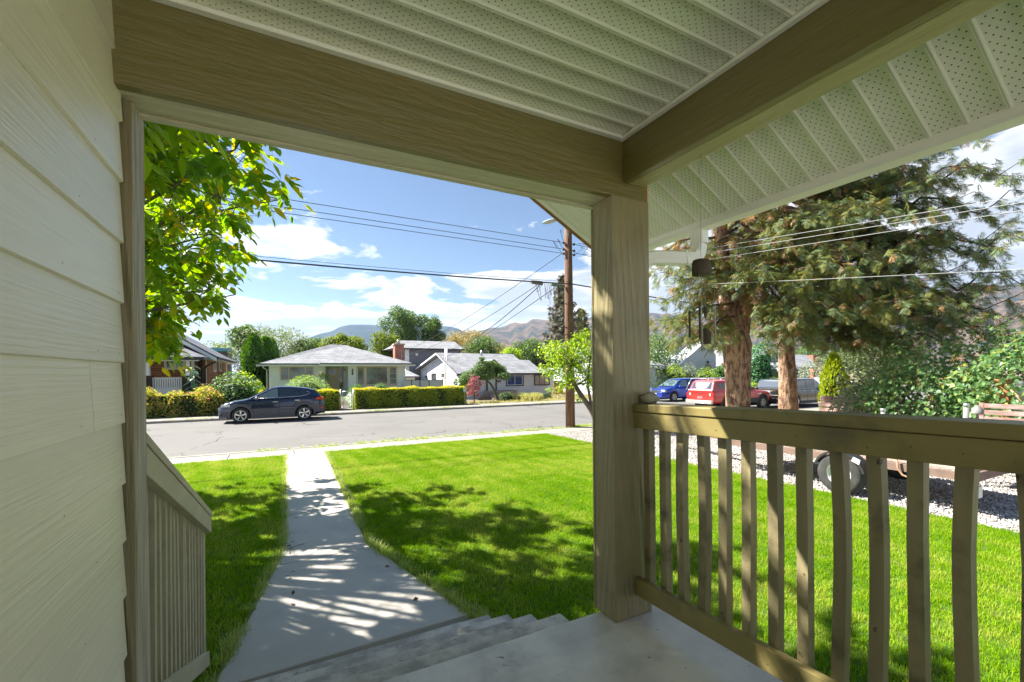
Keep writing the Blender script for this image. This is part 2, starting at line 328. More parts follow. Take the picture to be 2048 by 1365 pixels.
ROOFD = brickmat('dark_shingles', (.16, .165, .19), (.125, .13, .155), (.08, .08, .095), .33, .17, .012, axis='xz', bump=.4)
BRICKR = brickmat('red_brick', (.42, .12, .07), (.33, .09, .055), (.38, .28, .23), .21, .075, .01, axis='xyz')
SHAKE = brickmat('cedar_shakes', (.42, .18, .09), (.28, .12, .065), (.06, .025, .018), .16, .15, .01, axis='xyz', bump=.8)

def woodgrain(m, st, sc, dist, strength=.6, distort=5., bd='DIAGONAL'):
    t = m.node_tree; ns = t.nodes; ls = t.links; b = ns['Principled BSDF']; g = ns.new('ShaderNodeNewGeometry'); mp = ns.new('ShaderNodeMapping'); mp.inputs['Scale'].default_value = st; ls.new(g.outputs['Position'], mp.inputs[0])
    w_ = ns.new('ShaderNodeTexWave'); w_.wave_type = 'BANDS'; w_.bands_direction = bd; w_.inputs['Scale'].default_value = sc; w_.inputs['Distortion'].default_value = distort; w_.inputs['Detail'].default_value = 3; w_.inputs['Detail Scale'].default_value = 1.2; ls.new(mp.outputs[0], w_.inputs['Vector'])
    bp = ns.new('ShaderNodeBump'); bp.inputs['Strength'].default_value = strength; bp.inputs['Distance'].default_value = dist; ls.new(w_.outputs['Fac'], bp.inputs['Height'])
    ls.new(b.inputs['Normal'].links[0].from_socket, bp.inputs['Normal']); ls.new(bp.outputs[0], b.inputs['Normal'])
woodgrain(OLIVE_Z, (1, 1, .09), 13, .005, .75, 7); woodgrain(OLIVE, (.05, 1, 1), 22, .002, .18, 9); woodgrain(OLIVE_Y, (1, .05, 1), 22, .002, .18, 9); woodgrain(SIDING, (1, .05, 1), 22, .002, .14, 9, 'Z'); woodgrain(UNDER, (.09, 1, 1), 12, .004, .6, 7)
def vary(m, amt):
    t = m.node_tree; ns = t.nodes; ls = t.links; b = ns['Principled BSDF']; src = b.inputs['Base Color'].links[0].from_socket; oi = ns.new('ShaderNodeObjectInfo')
    v = ns.new('ShaderNodeVectorMath'); v.operation = 'SCALE'; ls.new(src, v.inputs[0]); ls.new(mth('ADD', mth('MULTIPLY', oi.outputs['Random'], amt, tree=t), 1-amt, tree=t), v.inputs['Scale']); ls.new(v.outputs[0], b.inputs['Base Color'])
vary(SIDING, .13); vary(BALM, .25)
# perforated soffit panel: one strip, holes in the strip's own coordinates
def soffit_material():
    m = M('perforated_soffit', (.89, .89, .73), (.86, .86, .70), rough=.3, scale=2.5, spec=.5)
    t = m.node_tree; ns = t.nodes; ls = t.links; b = ns['Principled BSDF']
    g = ns.new('ShaderNodeTexCoord'); s = ns.new('ShaderNodeSeparateXYZ'); ls.new(g.outputs['Object'], s.inputs[0])
    def lattice(ox, oy, A=.035, B=.0238):
        fx = mth('SUBTRACT', mth('FRACT', mth('ADD', mth('DIVIDE', s.outputs[0], A, tree=t), ox, tree=t), tree=t), .5, tree=t)
        fy = mth('SUBTRACT', mth('FRACT', mth('ADD', mth('DIVIDE', s.outputs[1], B, tree=t), oy, tree=t), tree=t), .5, tree=t)
        dx = mth('MULTIPLY', fx, A, tree=t); dy = mth('MULTIPLY', fy, B, tree=t)
        d = mth('SQRT', mth('ADD', mth('MULTIPLY', dx, dx, tree=t), mth('MULTIPLY', dy, dy, tree=t), tree=t), tree=t)
        return mth('LESS_THAN', d, .0025, tree=t)
    k = mth('MAXIMUM', lattice(0, .5), lattice(.5, 0), tree=t)
    k = mth('MULTIPLY', k, mth('LESS_THAN', mth('ABSOLUTE', s.outputs[1], tree=t), .0385, tree=t), tree=t)
    src = b.inputs['Base Color'].links[0].from_socket
    mix = ns.new('ShaderNodeMix'); mix.data_type = 'RGBA'; ls.new(k, mix.inputs[0]); ls.new(src, mix.inputs[6]); mix.inputs[7].default_value = (.05, .04, .03, 1); ls.new(mix.outputs[2], b.inputs['Base Color'])
    return m
SOFM = soffit_material()

# ================================================================== GROUND
FK = 26.0; NK = 14.42       # far and near kerb faces
def hg(x, y):
    if y < 27.6: return 0.
    k = min(1, max(0, (y-28)/5.)); k = k*k*(3-2*k); q = min(1, max(0, (x-9)/4.)); q = q*q*(3-2*q)
    b = .40*(1-q)-.34*q
    if x > 19: b *= max(0, 1-(x-19)/6)
    return b*k
DIRT = M('garden_soil', (.20, .155, .105), (.13, .10, .07), rough=1, scale=2, bump=.6, bscale=20, bdist=.02, c3=(.13, .16, .05), s3=.25)
xs = [-400, -150, -70, -40, -25, -12, -6, 0, 4, 7, 9, 10, 11, 12, 13, 15, 19, 22, 25, 30, 45, 80, 200, 600, 2500]; ys = [27.6, 28, 29, 30, 31, 32, 33, 36, 45, 70, 120, 250, 600, 2500]
mb = MB(); mb.grid([[(x, y, hg(x, y)-.004) for x in xs] for y in ys])
tag(part('far_ground', mb, DIRT), kind='structure')
mb = MB(); mb.grid([[(x, y, -.125) for x in (-2500, -100, -30, 0, 30, 100, 2500)] for y in (-60, -10, 14, 27.6, 28)])
tag(part('road_base', mb, DIRT), kind='structure')
mb = MB(); mb.grid([[(x, y, -.12) for x in (-400, -30, 0, 10, 30, 60, 400)] for y in (NK, 20, FK)], sm=False)
tag(part('road', mb, ASPH), kind='structure')
tag(part('near_yard_ground', MB().box(-60, -60, -.3, 60, 13.05, -.03), M('pale_bounce_ground', (.60, .58, .54), (.55, .53, .49), rough=1, bump=.5, scale=8)), kind='structure')  # mostly hidden yard ground, made pale to bounce fill light into the porch
# kerbs
near_k = MB().prism([(14.24, -.3), (NK, -.3), (NK, -.045), (14.38, -.02), (14.24, -.02)], 'x', -300, 300)
tag(part('near_kerb', near_k, KERBC), kind='structure')
far_k = MB().prism([(FK, -.3), (FK+.18, -.3), (FK+.18, 0.0), (FK+.03, 0.0), (FK, -.03)], 'x', -300, 300)
tag(part('far_kerb', far_k, KERBC), kind='structure')
# verge strip between near sidewalk and kerb (cracked asphalt patching)
tag(part('verge_strip', MB().box(-60, 13.98, -.3, 60, 14.24, -.03), M('verge_patch', (.26, .25, .225), (.18, .165, .13), rough=.95, scale=3, bump=.6, bscale=30, c3=(.10, .12, .05), s3=1.2)), kind='structure')
# sidewalk slabs
def slab_path(name, x0, x1, step, y0, y1, z, mat, gap=.012, off=0.):
    root = tag(bpy.data.objects.new(name, None), kind='structure'); COL.objects.link(root); root.location = ((x0+x1)/2, (y0+y1)/2, z)
    x = x0+off
    me = mesh_of('slab', MB().box(-step/2+gap/2, -(y1-y0)/2, -.15, step/2-gap/2, (y1-y0)/2, 0), mat)
    while x+step <= x1:
        o = link('slab', me, root); o.location = (x+step/2-(x0+x1)/2, 0, random.uniform(-.003, .003))
        m = o.modifiers.new('edge', 'BEVEL'); m.width = .008; m.segments = 1
        x += step
    return root
slab_path('near_sidewalk', -24.4, 40, 1.52, 13.06, 13.975, 0, SIDEWC, .015, .40)
slab_path('far_sidewalk', -24, 52, 1.6, FK+.185, FK+1.70, 0.004, SIDEWC, .015)
# front walk: pours with saw-cut joints; joints measured on the photograph
WY = [3.57, 5.55, 7.45, 9.35, 11.2, 13.05]
def walk_l(y): return -.42+(y-3.57)*(.465/2.5) if y < 6.07 else .045+(y-6.07)*.010
def walk_r(y): return 1.435-(y-3.57)*(.51/2.15) if y < 5.72 else .925+(y-5.72)*.0175
root = tag(bpy.data.objects.new('front_walk', None), kind='structure'); COL.objects.link(root); root.location = (.5, 8, .012)
for i in range(5):
    a, b = WY[i]+.006, WY[i+1]-.006
    tilt = .06 if i < 2 else 0.02
    ysm = sorted({a, b, *[y for y in (5.72, 6.07) if a < y < b]})
    P = [(walk_l(y), y+tilt*(-.5)*(1 if y in (a, b) else 0)) for y in ysm]+[(walk_r(y), y+tilt*.5*(1 if y in (a, b) else 0)) for y in reversed(ysm)]
    part('slab', MB().prism(P, 'z', -.12, .012), WALKC, root, bevel=.007)

# concrete porch and its steps
SX0, SX1 = -.445, 1.455
root = thing('concrete_porch', 'grey concrete porch deck with four worn steps down to the walk', 'porch', (.5, 1.5, 0))
part('deck', MB().box(-.433, -3, 0, 1.86, 1.86, .85), CONC, root, bevel=.012)
noses = [(.68, 2.205), (.51, 2.555), (.34, 2.905), (.17, 3.252)]
prev = 1.862
for z, y in noses:
    part('step', MB().box(SX0, prev, -.1, SX1+random.uniform(-.006, .006), y, z), STEPC, root, bevel=.006); prev = y+.002

# ================================================================== NEAR HOUSE: wall, trim
WX = -.433
wall = thing('house_wall', 'pale grey-green lap siding wall at the left of the porch', 'wall', (WX-.2, 0, 0))
part('wall_core', MB().box(-6, -3, -.1, WX-.03, 1.80, 3.55), M('sheathing', (.02, .018, .015)), wall)
zb = .85-.16; k = 0
courses = [z for z in (.668, .853, 1.038, 1.224, 1.412, 1.584, 1.763, 1.952, 2.140, 2.326, 2.514, 2.706, 2.895, 3.08, 3.27)]
for i, z0 in enumerate(courses[:-1]):
    z1 = courses[i+1]
    segs = [(-2.5, 1.797)]
    if i == 8-1: segs = [(-2.5, 1.536), (1.539, 1.797)]
    if i == 3: segs = [(-2.5, .95), (.953, 1.797)]
    for a, b in segs:
        p = [(WX-.006, z0), (WX+.001, z0+.003), (WX-.0095, z1+.02), (WX-.018, z1+.02), (WX-.012, z0)]
        me = MB().prism([(q[0], q[1]) for q in p], 'y', a, b)
        part('siding_board', me, SIDING, wall, origin=(WX, (a+b)/2+i*1.37, z0))
nail = mesh_of('nail_head', MB().lathe((0, 0, 0), [(.0001, .0025), (.0022, .002), (.003, 0)], 8, 'x'), M('nail_paint', (.52, .49, .37), rough=.5))
for i, z0 in enumerate(courses[:-1]):
    for y in (1.755, 1.36+.1*(i % 3), .9-.07*(i % 2)):
        o = link('nail_head', nail, wall); o.location = Vector((WX-.0015, y+random.uniform(-.01, .01), z0+.028+random.uniform(-.004, .004)))-wall.location
part('corner_board', MB().box(WX-.03, 1.835, .60, WX+.018, 1.965, 2.985), WEATH, wall, bevel=.002)
part('corner_board_edge', MB().box(WX-.03, 1.822, .60, WX+.017, 1.8345, 2.983), OLIVE_Z, wall, bevel=.002)
part('gap_shadow_board', MB().box(WX-.04, 1.797, .6, WX-.022, 1.84, 3.3), M('gap_shade_black', (.012, .011, .01)), wall)  # near-black strip behind the gap: its shade put into the colour

# porch roof: beams, flat ceiling, sloping eave
beam = thing('front_beam', 'olive painted beam spanning the front of the porch from wall to post', 'beam', (.6, 1.83, 2.98))
part('beam_board', MB().box(WX-.02, 1.73, 2.98, 1.695, 1.768, 3.262), OLIVE, beam, bevel=.003)
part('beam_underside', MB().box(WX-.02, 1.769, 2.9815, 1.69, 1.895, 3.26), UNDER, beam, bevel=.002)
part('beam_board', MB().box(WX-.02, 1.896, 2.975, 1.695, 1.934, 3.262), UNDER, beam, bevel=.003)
part('end_block', MB().box(1.697, 1.735, 2.955, 1.712, 1.86, 3.19), RAWWOOD, beam, bevel=.001)
beam = thing('side_beam', 'olive painted side beam running back above the porch railing', 'beam', (1.61, .3, 3.05))
part('beam_board', MB().box(1.54, -1.6, 3.052, 1.578, 1.728, 3.275), OLIVE_Y, beam, bevel=.003)
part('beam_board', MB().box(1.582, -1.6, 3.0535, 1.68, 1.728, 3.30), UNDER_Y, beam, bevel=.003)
ceil = thing('porch_ceiling', 'white perforated metal soffit ceiling inside the porch beams', 'ceiling', (.55, .7, 3.28))
PY_ = .1065; y = 1.675; i = 0
prof = [(-.0515, -.003), (-.047, -.0065), (-.0435, -.003), (-.041, 0), (0, .0006), (.041, 0), (.0435, -.001), (.047, -.005), (.0525, -.006), (.055, -.003)]
def strip_mesh(L, name):
    b = MB(); b.grid([[(x, p[0], p[1]) for p in prof] for x in np.linspace(0, L, 2)], sm=True)
    me = mesh_of(name, b, SOFM)
    for p in me.polygons:
        if p.normal.z > 0: p.flip()
    return me
me1 = strip_mesh(2.02, 'soffit_panel')
while y > -1.6:
    o = link('soffit_panel', me1, ceil); o.location = (WX-.02-.55, y-.7, 3.2795-3.28); y -= PY_
part('ceiling_trim', MB().box(WX, 1.700, 3.258, 1.539, 1.7285, 3.274), SOFW, ceil, bevel=.002)
part('ceiling_trim', MB().box(1.514, -1.6, 3.258, 1.5385, 1.699, 3.274), SOFW, ceil, bevel=.002)
part('roof_deck', MB().box(WX-.6, -1.6, 3.30, 1.60, 1.73, 3.33), M('roof_deck', (.3, .25, .18)), ceil)

SL = .554; EX, EZ = 2.19, 2.970; RIDGE = -.6
def roofz(x): return EZ+(EX-x)*SL
eave = thing('porch_roof', 'sloping gable roof over the porch with perforated metal soffit and raw wood rake', 'roof', (2.0, .6, 3.0))
ang = math.atan(SL); Ls = 1.9
me2 = strip_mesh(Ls, 'eave_soffit_panel'); y = 2.60
while y > -1.5:
    o = link('soffit_panel', me2, eave); o.location = (EX-2.0, y-.6, EZ-3.0); o.rotation_euler = (0, ang, 0); o.scale = (-1, 1, 1); y -= .1052
rf = MB()
for sgn in (1,):
    a = (EX+.0, roofz(EX)); b = (RIDGE, roofz(RIDGE))
    rf.prism([(a[0]+.02, a[1]+.02), (b[0], b[1]+.035), (b[0], b[1]+.16), (a[0]+.06, a[1]+.12)], 'y', -1.6, 2.66)
    c = (-3.8, roofz(RIDGE)-3.2*SL)
    rf.prism([(c[0], c[1]+.02), (c[0], c[1]+.14), (b[0]-.001, b[1]+.16), (b[0]-.001, b[1]+.035)], 'y', -1.6, 2.66)
part('roof_covering', rf, ROOFD, eave)
part('rake_board', MB().prism([(EX+.06, roofz(EX)-.035), (RIDGE, roofz(RIDGE)-.002), (RIDGE, roofz(RIDGE)+.17), (EX+.06, roofz(EX)+.12)], 'y', 2.662, 2.70), RAWWOOD, eave)
part('rake_board', MB().prism([(-3.8, roofz(RIDGE)-3.2*SL), (-3.8, roofz(RIDGE)-3.2*SL+.15), (RIDGE-.002, roofz(RIDGE)+.17), (RIDGE-.002, roofz(RIDGE)-.002)], 'y', 2.662, 2.70), RAWWOOD, eave)
part('soffit_edge_trim', MB().prism([(EX+.01, roofz(EX)-.008), (EX-1.2, roofz(EX-1.2)-.008), (EX-1.2, roofz(EX-1.2)+.004), (EX+.01, roofz(EX)+.004)], 'y', 2.615, 2.66), SOFW, eave)
gut = MB()
gp = [(EX-.012, .05), (EX-.012, -.018), (EX+.0, -.032), (EX+.012, -.032), (EX+.085, -.030), (EX+.115, .02), (EX+.115, .085), (EX+.105, .085), (EX+.10, .03), (EX+.08, -.02), (EX, -.02), (EX, .05)]
gut.prism([(p[0], EZ+p[1]) for p in gp], 'y', -1.6, 2.64)
part('gutter', gut, SOFW, eave, bevel=.002)
# downspout from the gutter back to the post
ds = thing('downspout', 'off-white ribbed downspout elbowing from the eave gutter towards the post', 'downspout', (2.24, 2.2, 2.9))
q0 = PX(1409, 452, 2.235)
pa = [(2.24, 1.85, 2.945), (2.24, 1.85, 2.865), (2.228, 1.85, 2.81), (2.185, 1.85, 2.775), (2.10, 1.85, 2.762), (1.87, 1.855, 2.74), (1.80, 1.86, 2.72), (1.768, 1.862, 2.68), (1.762, 1.864, .2)]
pa = [Vector(p) for p in pa]
def smooth_path(P, k=4):
    o = []
    for i in range(len(P)-1):
        p0, p1, p2, p3 = P[max(i-1, 0)], P[i], P[i+1], P[min(i+2, len(P)-1)]
        for j in range(k):
            t = j/k
            o.append(.5*((2*p1)+(-p0+p2)*t+(2*p0-5*p1+4*p2-p3)*t*t+(-p0+3*p1-3*p2+p3)*t**3))
    o.append(P[-1]); return o
def ribbed_duct(pts, w, d, name, mat, parent):
    b = MB(); prof = []
    for i in range(28):
        a = 2*pi*i/28; c, s_ = cos(a), sin(a)
        r = (abs(c)**6+abs(s_)**6)**(-1/6); q = 1-.05*(i % 2)
        prof.append((c*r*w/2*q, s_*r*d/2*q))
    vs = []; k = len(pts)
    for i, p in enumerate(pts):
        dv = (pts[min(i+1, k-1)]-pts[max(i-1, 0)]).normalized(); x = dv.cross(Vector((-.2, .97, .05))).normalized(); yv = dv.cross(x).normalized()
        vs += [p+x*a+yv*c for a, c in prof]
    n = 28; b.add(vs, [(i*n+j, i*n+(j+1) % n, (i+1)*n+(j+1) % n, (i+1)*n+j) for i in range(k-1) for j in range(n)], False)
    return part(name, b, mat, parent)
DSM = M('downspout_paint', (.88, .87, .80), (.84, .83, .76), rough=.35, scale=6)
ribbed_duct(pa[:1]+[pa[1]], .09, .08, 'outlet', DSM, ds)
ribbed_duct(smooth_path(pa[1:-1], 5)+[pa[-1]], .08, .068, 'pipe', DSM, ds)
for i in (3, 4): part('seam_band', MB().bar(pa[i]-Vector((.004, 0, .001)), pa[i]+Vector((.012, 0, .003)), .07, .084), DSM, ds)

post = thing('porch_post', 'olive boxed porch post with wood grain at the corner of the steps', 'post', (1.59, 1.82, .85))
part('post_board', MB().box(1.470, 1.742, .852, 1.485, 1.885, 2.981), OLIVE_Z, post, bevel=.003)
part('post_board', MB().box(1.467, 1.728, .852, 1.712, 1.741, 2.981), OLIVE_Z, post, bevel=.003)
part('post_board', MB().box(1.467, 1.886, .852, 1.712, 1.90, 2.961), OLIVE_Z, post, bevel=.003)
part('post_board', MB().box(1.694, 1.742, .852, 1.709, 1.885, 2.96), OLIVE_Z, post, bevel=.003)

# railing on the right, rising 24 mm per metre towards the camera
rail = thing('porch_railing', 'olive wooden porch railing with square warped balusters', 'railing', (1.62, .6, .85))
def rz(y): return (1.71-y)*.020
def yb(x0, x1, z0, z1, y0=-1.5, y1=1.727):
    return MB().hexa([(x0, y0, z0+rz(y0)), (x1, y0, z0+rz(y0)), (x1, y1, z0+rz(y1)), (x0, y1, z0+rz(y1)), (x0, y0, z1+rz(y0)), (x1, y0, z1+rz(y0)), (x1, y1, z1+rz(y1)), (x0, y1, z1+rz(y1))])
part('top_rail', yb(1.588, 1.728, 1.8975, 1.937), RAILM, rail, bevel=.004)
part('rail_board', yb(1.594, 1.629, 1.815, 1.895), RAILM, rail, bevel=.003)
part('bottom_rail', yb(1.594, 1.629, .965, 1.052), RAILM, rail, bevel=.003)
yy = 1.694; k = 0
while yy > -1.4:
    b = MB(); nseg = 6; bow = random.uniform(-.013, .013) if k not in (0,) else 0; bx = random.uniform(-.008, .008); tw = random.uniform(-.12, .12)
    w_ = .0385; P = []
    for i in range(nseg+1):
        t = i/nseg; z = .975+rz(yy)+(1.885-.975)*t; q = sin(pi*t)*bow*(.4+t)+random.uniform(-.0012, .0012); a = tw*(t-.5)
        P.append([(1.650+bx*sin(pi*t)+dx*cos(a)-dy*sin(a), yy-.019+q+dx*sin(a)+dy*cos(a), z) for dx, dy in ((-.0192, -.0192), (.0192, -.0192), (.0192, .0192), (-.0192, .0192))])
    for i in range(nseg):
        n0 = len(b.v); b.v += P[i]+P[i+1]; b.f += [(n0, n0+1, n0+5, n0+4), (n0+1, n0+2, n0+6, n0+5), (n0+2, n0+3, n0+7, n0+6), (n0+3, n0, n0+4, n0+7)]; b.sm += [False]*4
    part('baluster', b, BALM, rail, origin=(1.65+k*.37, yy, 1.4))
    yy -= .107; k += 1
screw = mesh_of('screw_head', MB().lathe((0, 0, 0), [(.0001, -.0015), (.002, -.0013), (.0028, 0)], 8, 'x'), M('screw_dark', (.15, .125, .07), rough=.6))
for k in range(28):
    y = 1.675-k*.107
    for zz in (.99+random.uniform(-.006, .02), 1.85+random.uniform(-.01, .015)):
        o = link('screw_head', screw, rail); o.location = Vector((1.5935, y+random.uniform(-.008, .008), zz+rz(y)))-rail.location
# stone on the rail
st = MB(); c = PX(1295, 796, 1.655)
st.blob((1.655, 1.675, 1.965), (.040, .050, .030), 12, 8, .12, 5); st.v = [(p[0], p[1], max(p[2], 1.9395)) for p in st.v]
tag(part('stone', st, M('pale_stone', (.50, .46, .36), (.36, .32, .24), rough=.9, scale=18, bump=.6, bscale=40)), 'pale rounded stone lying on the railing cap beside the post', 'stone')

# stair railing on the left
sr = thing('stair_railing', 'pale olive sloping stair railing with slim balusters beside the steps', 'railing', (-.49, 3.0, .4))
LM = M('stair_rail_paint', (.46, .42, .28), (.39, .35, .225), rough=.6, scale=4, stretch=(3, .6, 3), bump=.5, bscale=14, bstretch=(2, .4, 2), bdist=.005)
ya, za, yb_, zb_ = 2.136, 1.881, 3.894, 1.105
sl_ = (zb_-za)/(yb_-ya)
def sz(y): return za+(y-ya)*sl_
def sloped(x0, x1, y0, y1, t0, t1):
    return MB().hexa([(x0, y0, sz(y0)+t0), (x1, y0, sz(y0)+t0), (x1, y1, sz(y1)+t0), (x0, y1, sz(y1)+t0), (x0, y0, sz(y0)+t1), (x1, y0, sz(y0)+t1), (x1, y1, sz(y1)+t1), (x0, y1, sz(y1)+t1)])
part('top_rail', sloped(-.545, -.447, 1.968, 3.894, -.040, 0), LM, sr, bevel=.003)
part('rail_board', sloped(-.488, -.451, 1.968, 3.87, -.155, -.043), LM, sr, bevel=.003)
part('bottom_rail', MB().hexa([(x, y, .86+(y-1.97)*sl_+z) for z in (0, .10) for x, y in ((-.488, 1.968), (-.451, 1.968), (-.451, 3.72), (-.488, 3.72))]), LM, sr, bevel=.003)
part('end_post', MB().box(-.53, 3.78, .0, -.489, 3.865, sz(3.83)-.043), LM, sr, bevel=.003)
y = 2.03
while y < 3.74:
    b = random.uniform(-.006, .006); z0 = .87+(y-1.97)*sl_; z1 = sz(y)-.06
    part('baluster', MB().hexa([(-.527, y-.019, z0), (-.490, y-.019, z0), (-.490, y+.019, z0), (-.527, y+.019, z0), (-.527+b, y-.019+b, z1), (-.490+b, y-.019+b, z1), (-.490+b, y+.019+b, z1), (-.527+b, y+.019+b, z1)]), LM, sr)
    y += .103

# wind chime and its hook
hk = MB(); c = (1.64, 1.345, 3.052); pts = [(c[0], c[1], c[2]), (c[0], c[1], c[2]-.02)]+[(c[0]-.012+.012*cos(a), c[1]-.006+.012*cos(a)*.5, c[2]-.03-.012*sin(a)) for a in np.linspace(0, 4.3, 9)]
tag(part('cup_hook', MB().tube(pts, .0016, 6), M('hook_zinc', (.6, .58, .5), rough=.35, metal=.8)), 'small zinc cup hook screwed under the side beam', 'hook')
ch = thing('wind_chime', 'dark wooden wind chime hanging on a thin cord beyond the railing', 'wind chime', (1.61, 1.322, 3.0))
OLDW = M('old_wood', (.12, .095, .065), (.06, .045, .03), rough=.9, scale=20, stretch=(1, 1, .2), bump=.6)
STRM = M('cord', (.45, .42, .30), rough=.9); TUBM = M('chime_tube', (.50, .45, .33), (.34, .30, .22), rough=.6, scale=12)
part('cord', MB().tube([(1.628, 1.34, 3.01), (1.61, 1.322, 2.59)], .0009, 5), STRM, ch)
top = MB().lathe((1.61, 1.322, 2.513), [(.001, .0), (.036, .0), (.0375, .008), (.0375, .05), (.032, .064), (.012, .070), (.001, .071)], 18)
part('top_block', top, OLDW, ch)
for i, (du, v0, v1, v2, dy) in enumerate([(-17, 545, 620, 675, .02), (-12, 545, 605, 680, -.02), (0, 545, 645, 702, 0), (13, 548, 613, 660, .015), (22, 545, 613, 684, -.01)]):
    d = ray(1403+du, v0); t = 1.61/ray(1403, v0)[0]
    X, Y = d[0]*t, d[1]*t+dy; z = lambda v: EYE+ray(1403+du, v)[2]*t
    part('cord', MB().tube([(X, Y, z(v0)), (X, Y, z(v1))], .0009, 5), STRM, ch)
    if i == 3:
        part('clapper', MB().lathe((X, Y, z(v1)), [(.001, 0), (.008, -.01), (.010, -.02), (.003, -.05)], 10), OLDW, ch)
        part('sail', MB().lathe((X, Y, z(v2)-.06), [(.001, 0), (.022, .0), (.023, .05), (.012, .066), (.001, .07)], 12), OLDW, ch)
        part('cord', MB().tube([(X, Y, z(v1)-.04), (X, Y, z(v2))], .0009, 5), STRM, ch)
    else:
        part('tube', MB().lathe((X, Y, z(v1)), [(.0045, 0), (.0045, z(v2)-z(v1)), (.003, z(v2)-z(v1))], 10), [TUBM, OLDW][i in (0, 1)], ch)
# ================================================================== LAWN AND GRAVEL
def gn_scatter(name, pts, inst_me, kind='stuff', smin=.7, smax=1.3, tilt=.15, full=False):
    src = bpy.data.objects.new(name+'_tuft', inst_me)      # template, only reached through the node tree
    me = bpy.data.meshes.new(name); me.from_pydata([tuple(p) for p in pts], [], [])
    o = link(name, me); o['kind'] = kind
    ng = bpy.data.node_groups.new(name, 'GeometryNodeTree'); ng.interface.new_socket('Geometry', in_out='INPUT', socket_type='NodeSocketGeometry'); ng.interface.new_socket('Geometry', in_out='OUTPUT', socket_type='NodeSocketGeometry')
    n = ng.nodes; l = ng.links; gi = n.new('NodeGroupInput'); go = n.new('NodeGroupOutput')
    ip = n.new('GeometryNodeInstanceOnPoints'); oi = n.new('GeometryNodeObjectInfo'); oi.inputs['Object'].default_value = src
    r1 = n.new('FunctionNodeRandomValue'); r1.data_type = 'FLOAT_VECTOR'; t = pi if full else tilt; r1.inputs[0].default_value = (-t, -t, 0); r1.inputs[1].default_value = (t, t, 6.283)
    r2 = n.new('FunctionNodeRandomValue'); r2.data_type = 'FLOAT'; r2.inputs[2].default_value = smin; r2.inputs[3].default_value = smax; r2.inputs['Seed'].default_value = 3
    mp = n.new('GeometryNodeMeshToPoints'); l.new(gi.outputs[0], mp.inputs[0]); l.new(mp.outputs[0], ip.inputs['Points']); l.new(oi.outputs['Geometry'], ip.inputs['Instance'])
    l.new(r1.outputs[0], ip.inputs['Rotation']); l.new(r2.outputs[1], ip.inputs['Scale']); l.new(ip.outputs[0], go.inputs[0])
    md = o.modifiers.new('scatter', 'NODES'); md.node_group = ng
    return o
def grass_material(name='grass_blades', k=1.):
    m = bpy.data.materials.new(name); m.use_nodes = True; t = m.node_tree; ns = t.nodes; ls = t.links
    b = ns['Principled BSDF']; b.inputs['Roughness'].default_value = .55; b.inputs['Specular IOR Level'].default_value = .12
    oi = ns.new('ShaderNodeObjectInfo'); g = ns.new('ShaderNodeNewGeometry')
    no = ns.new('ShaderNodeTexNoise'); no.inputs['Scale'].default_value = .55; no.inputs['Detail'].default_value = 6; ls.new(g.outputs['Position'], no.inputs[0])
    no3 = ns.new('ShaderNodeTexNoise'); no3.inputs['Scale'].default_value = 3.1; no3.inputs['Detail'].default_value = 3; ls.new(g.outputs['Position'], no3.inputs[0])
    # faint mowing tracks running from the street towards the porch
    sx_ = ns.new('ShaderNodeSeparateXYZ'); ls.new(g.outputs['Position'], sx_.inputs[0])
    trk = mth('SINE', mth('MULTIPLY', mth('ADD', sx_.outputs[0], mth('MULTIPLY', sx_.outputs[1], .12, tree=t), tree=t), 11.5, tree=t), tree=t)
    f = mth('ADD', mth('ADD', mth('MULTIPLY', g.outputs['Random Per Island'], .50, tree=t), mth('MULTIPLY', trk, .06, tree=t), tree=t), mth('MULTIPLY', mth('SUBTRACT', mth('ADD', no.outputs[0], mth('MULTIPLY', no3.outputs[0], .6, tree=t), tree=t), .35, tree=t), .9, tree=t), tree=t)
    r = ns.new('ShaderNodeValToRGB'); ls.new(f, r.inputs[0]); e = r.color_ramp.elements
    e[0].color = (.065*k, .20*k, .002*k, 1); e[0].position = .12; e[1].color = (.22*k, .37*k, .001*k, 1); e[1].position = .72
    n_ = e.new(.96); n_.color = (.42*k, .44*k, .08*k, 1)
    ls.new(r.outputs[0], b.inputs['Base Color'])
    tl = ns.new('ShaderNodeBsdfTranslucent'); hs = ns.new('ShaderNodeHueSaturation'); ls.new(r.outputs[0], hs.inputs['Color']); hs.inputs['Value'].default_value = 1.7; hs.inputs['Hue'].default_value = .49; ls.new(hs.outputs[0], tl.inputs[0])
    mi = ns.new('ShaderNodeMixShader'); mi.inputs[0].default_value = .35; ls.new(b.outputs[0], mi.inputs[1]); ls.new(tl.outputs[0], mi.inputs[2]); ls.new(mi.outputs[0], ns['Material Output'].inputs[0])
    return m
GRASSM = grass_material()
def tuft_mesh(name, n, rad_, hmin, hmax, w_, mat, lean=.5):
    V, Fc = [], []
    for i in range(n):
        a = random.uniform(0, 2*pi); r = rad_*math.sqrt(random.random()); x, y = r*cos(a), r*sin(a); h = random.uniform(hmin, hmax); b = random.uniform(0, 2*pi); L = random.uniform(.1, lean)*h
        dx, dy = cos(b), sin(b); px, py = -dy*w_/2, dx*w_/2; k = len(V)
        V += [(x-px, y-py, -.01), (x+px, y+py, -.01), (x+dx*L*.35+px*.8, y+dy*L*.35+py*.8, h*.6), (x+dx*L*.35-px*.8, y+dy*L*.35-py*.8, h*.6), (x+dx*L, y+dy*L, h)]
        Fc += [(k, k+1, k+2), (k, k+2, k+3), (k+3, k+2, k+4)]
    return mesh_np(name, V, Fc, mat)
GX = lambda y: 8.06+(12.9-y)*.024
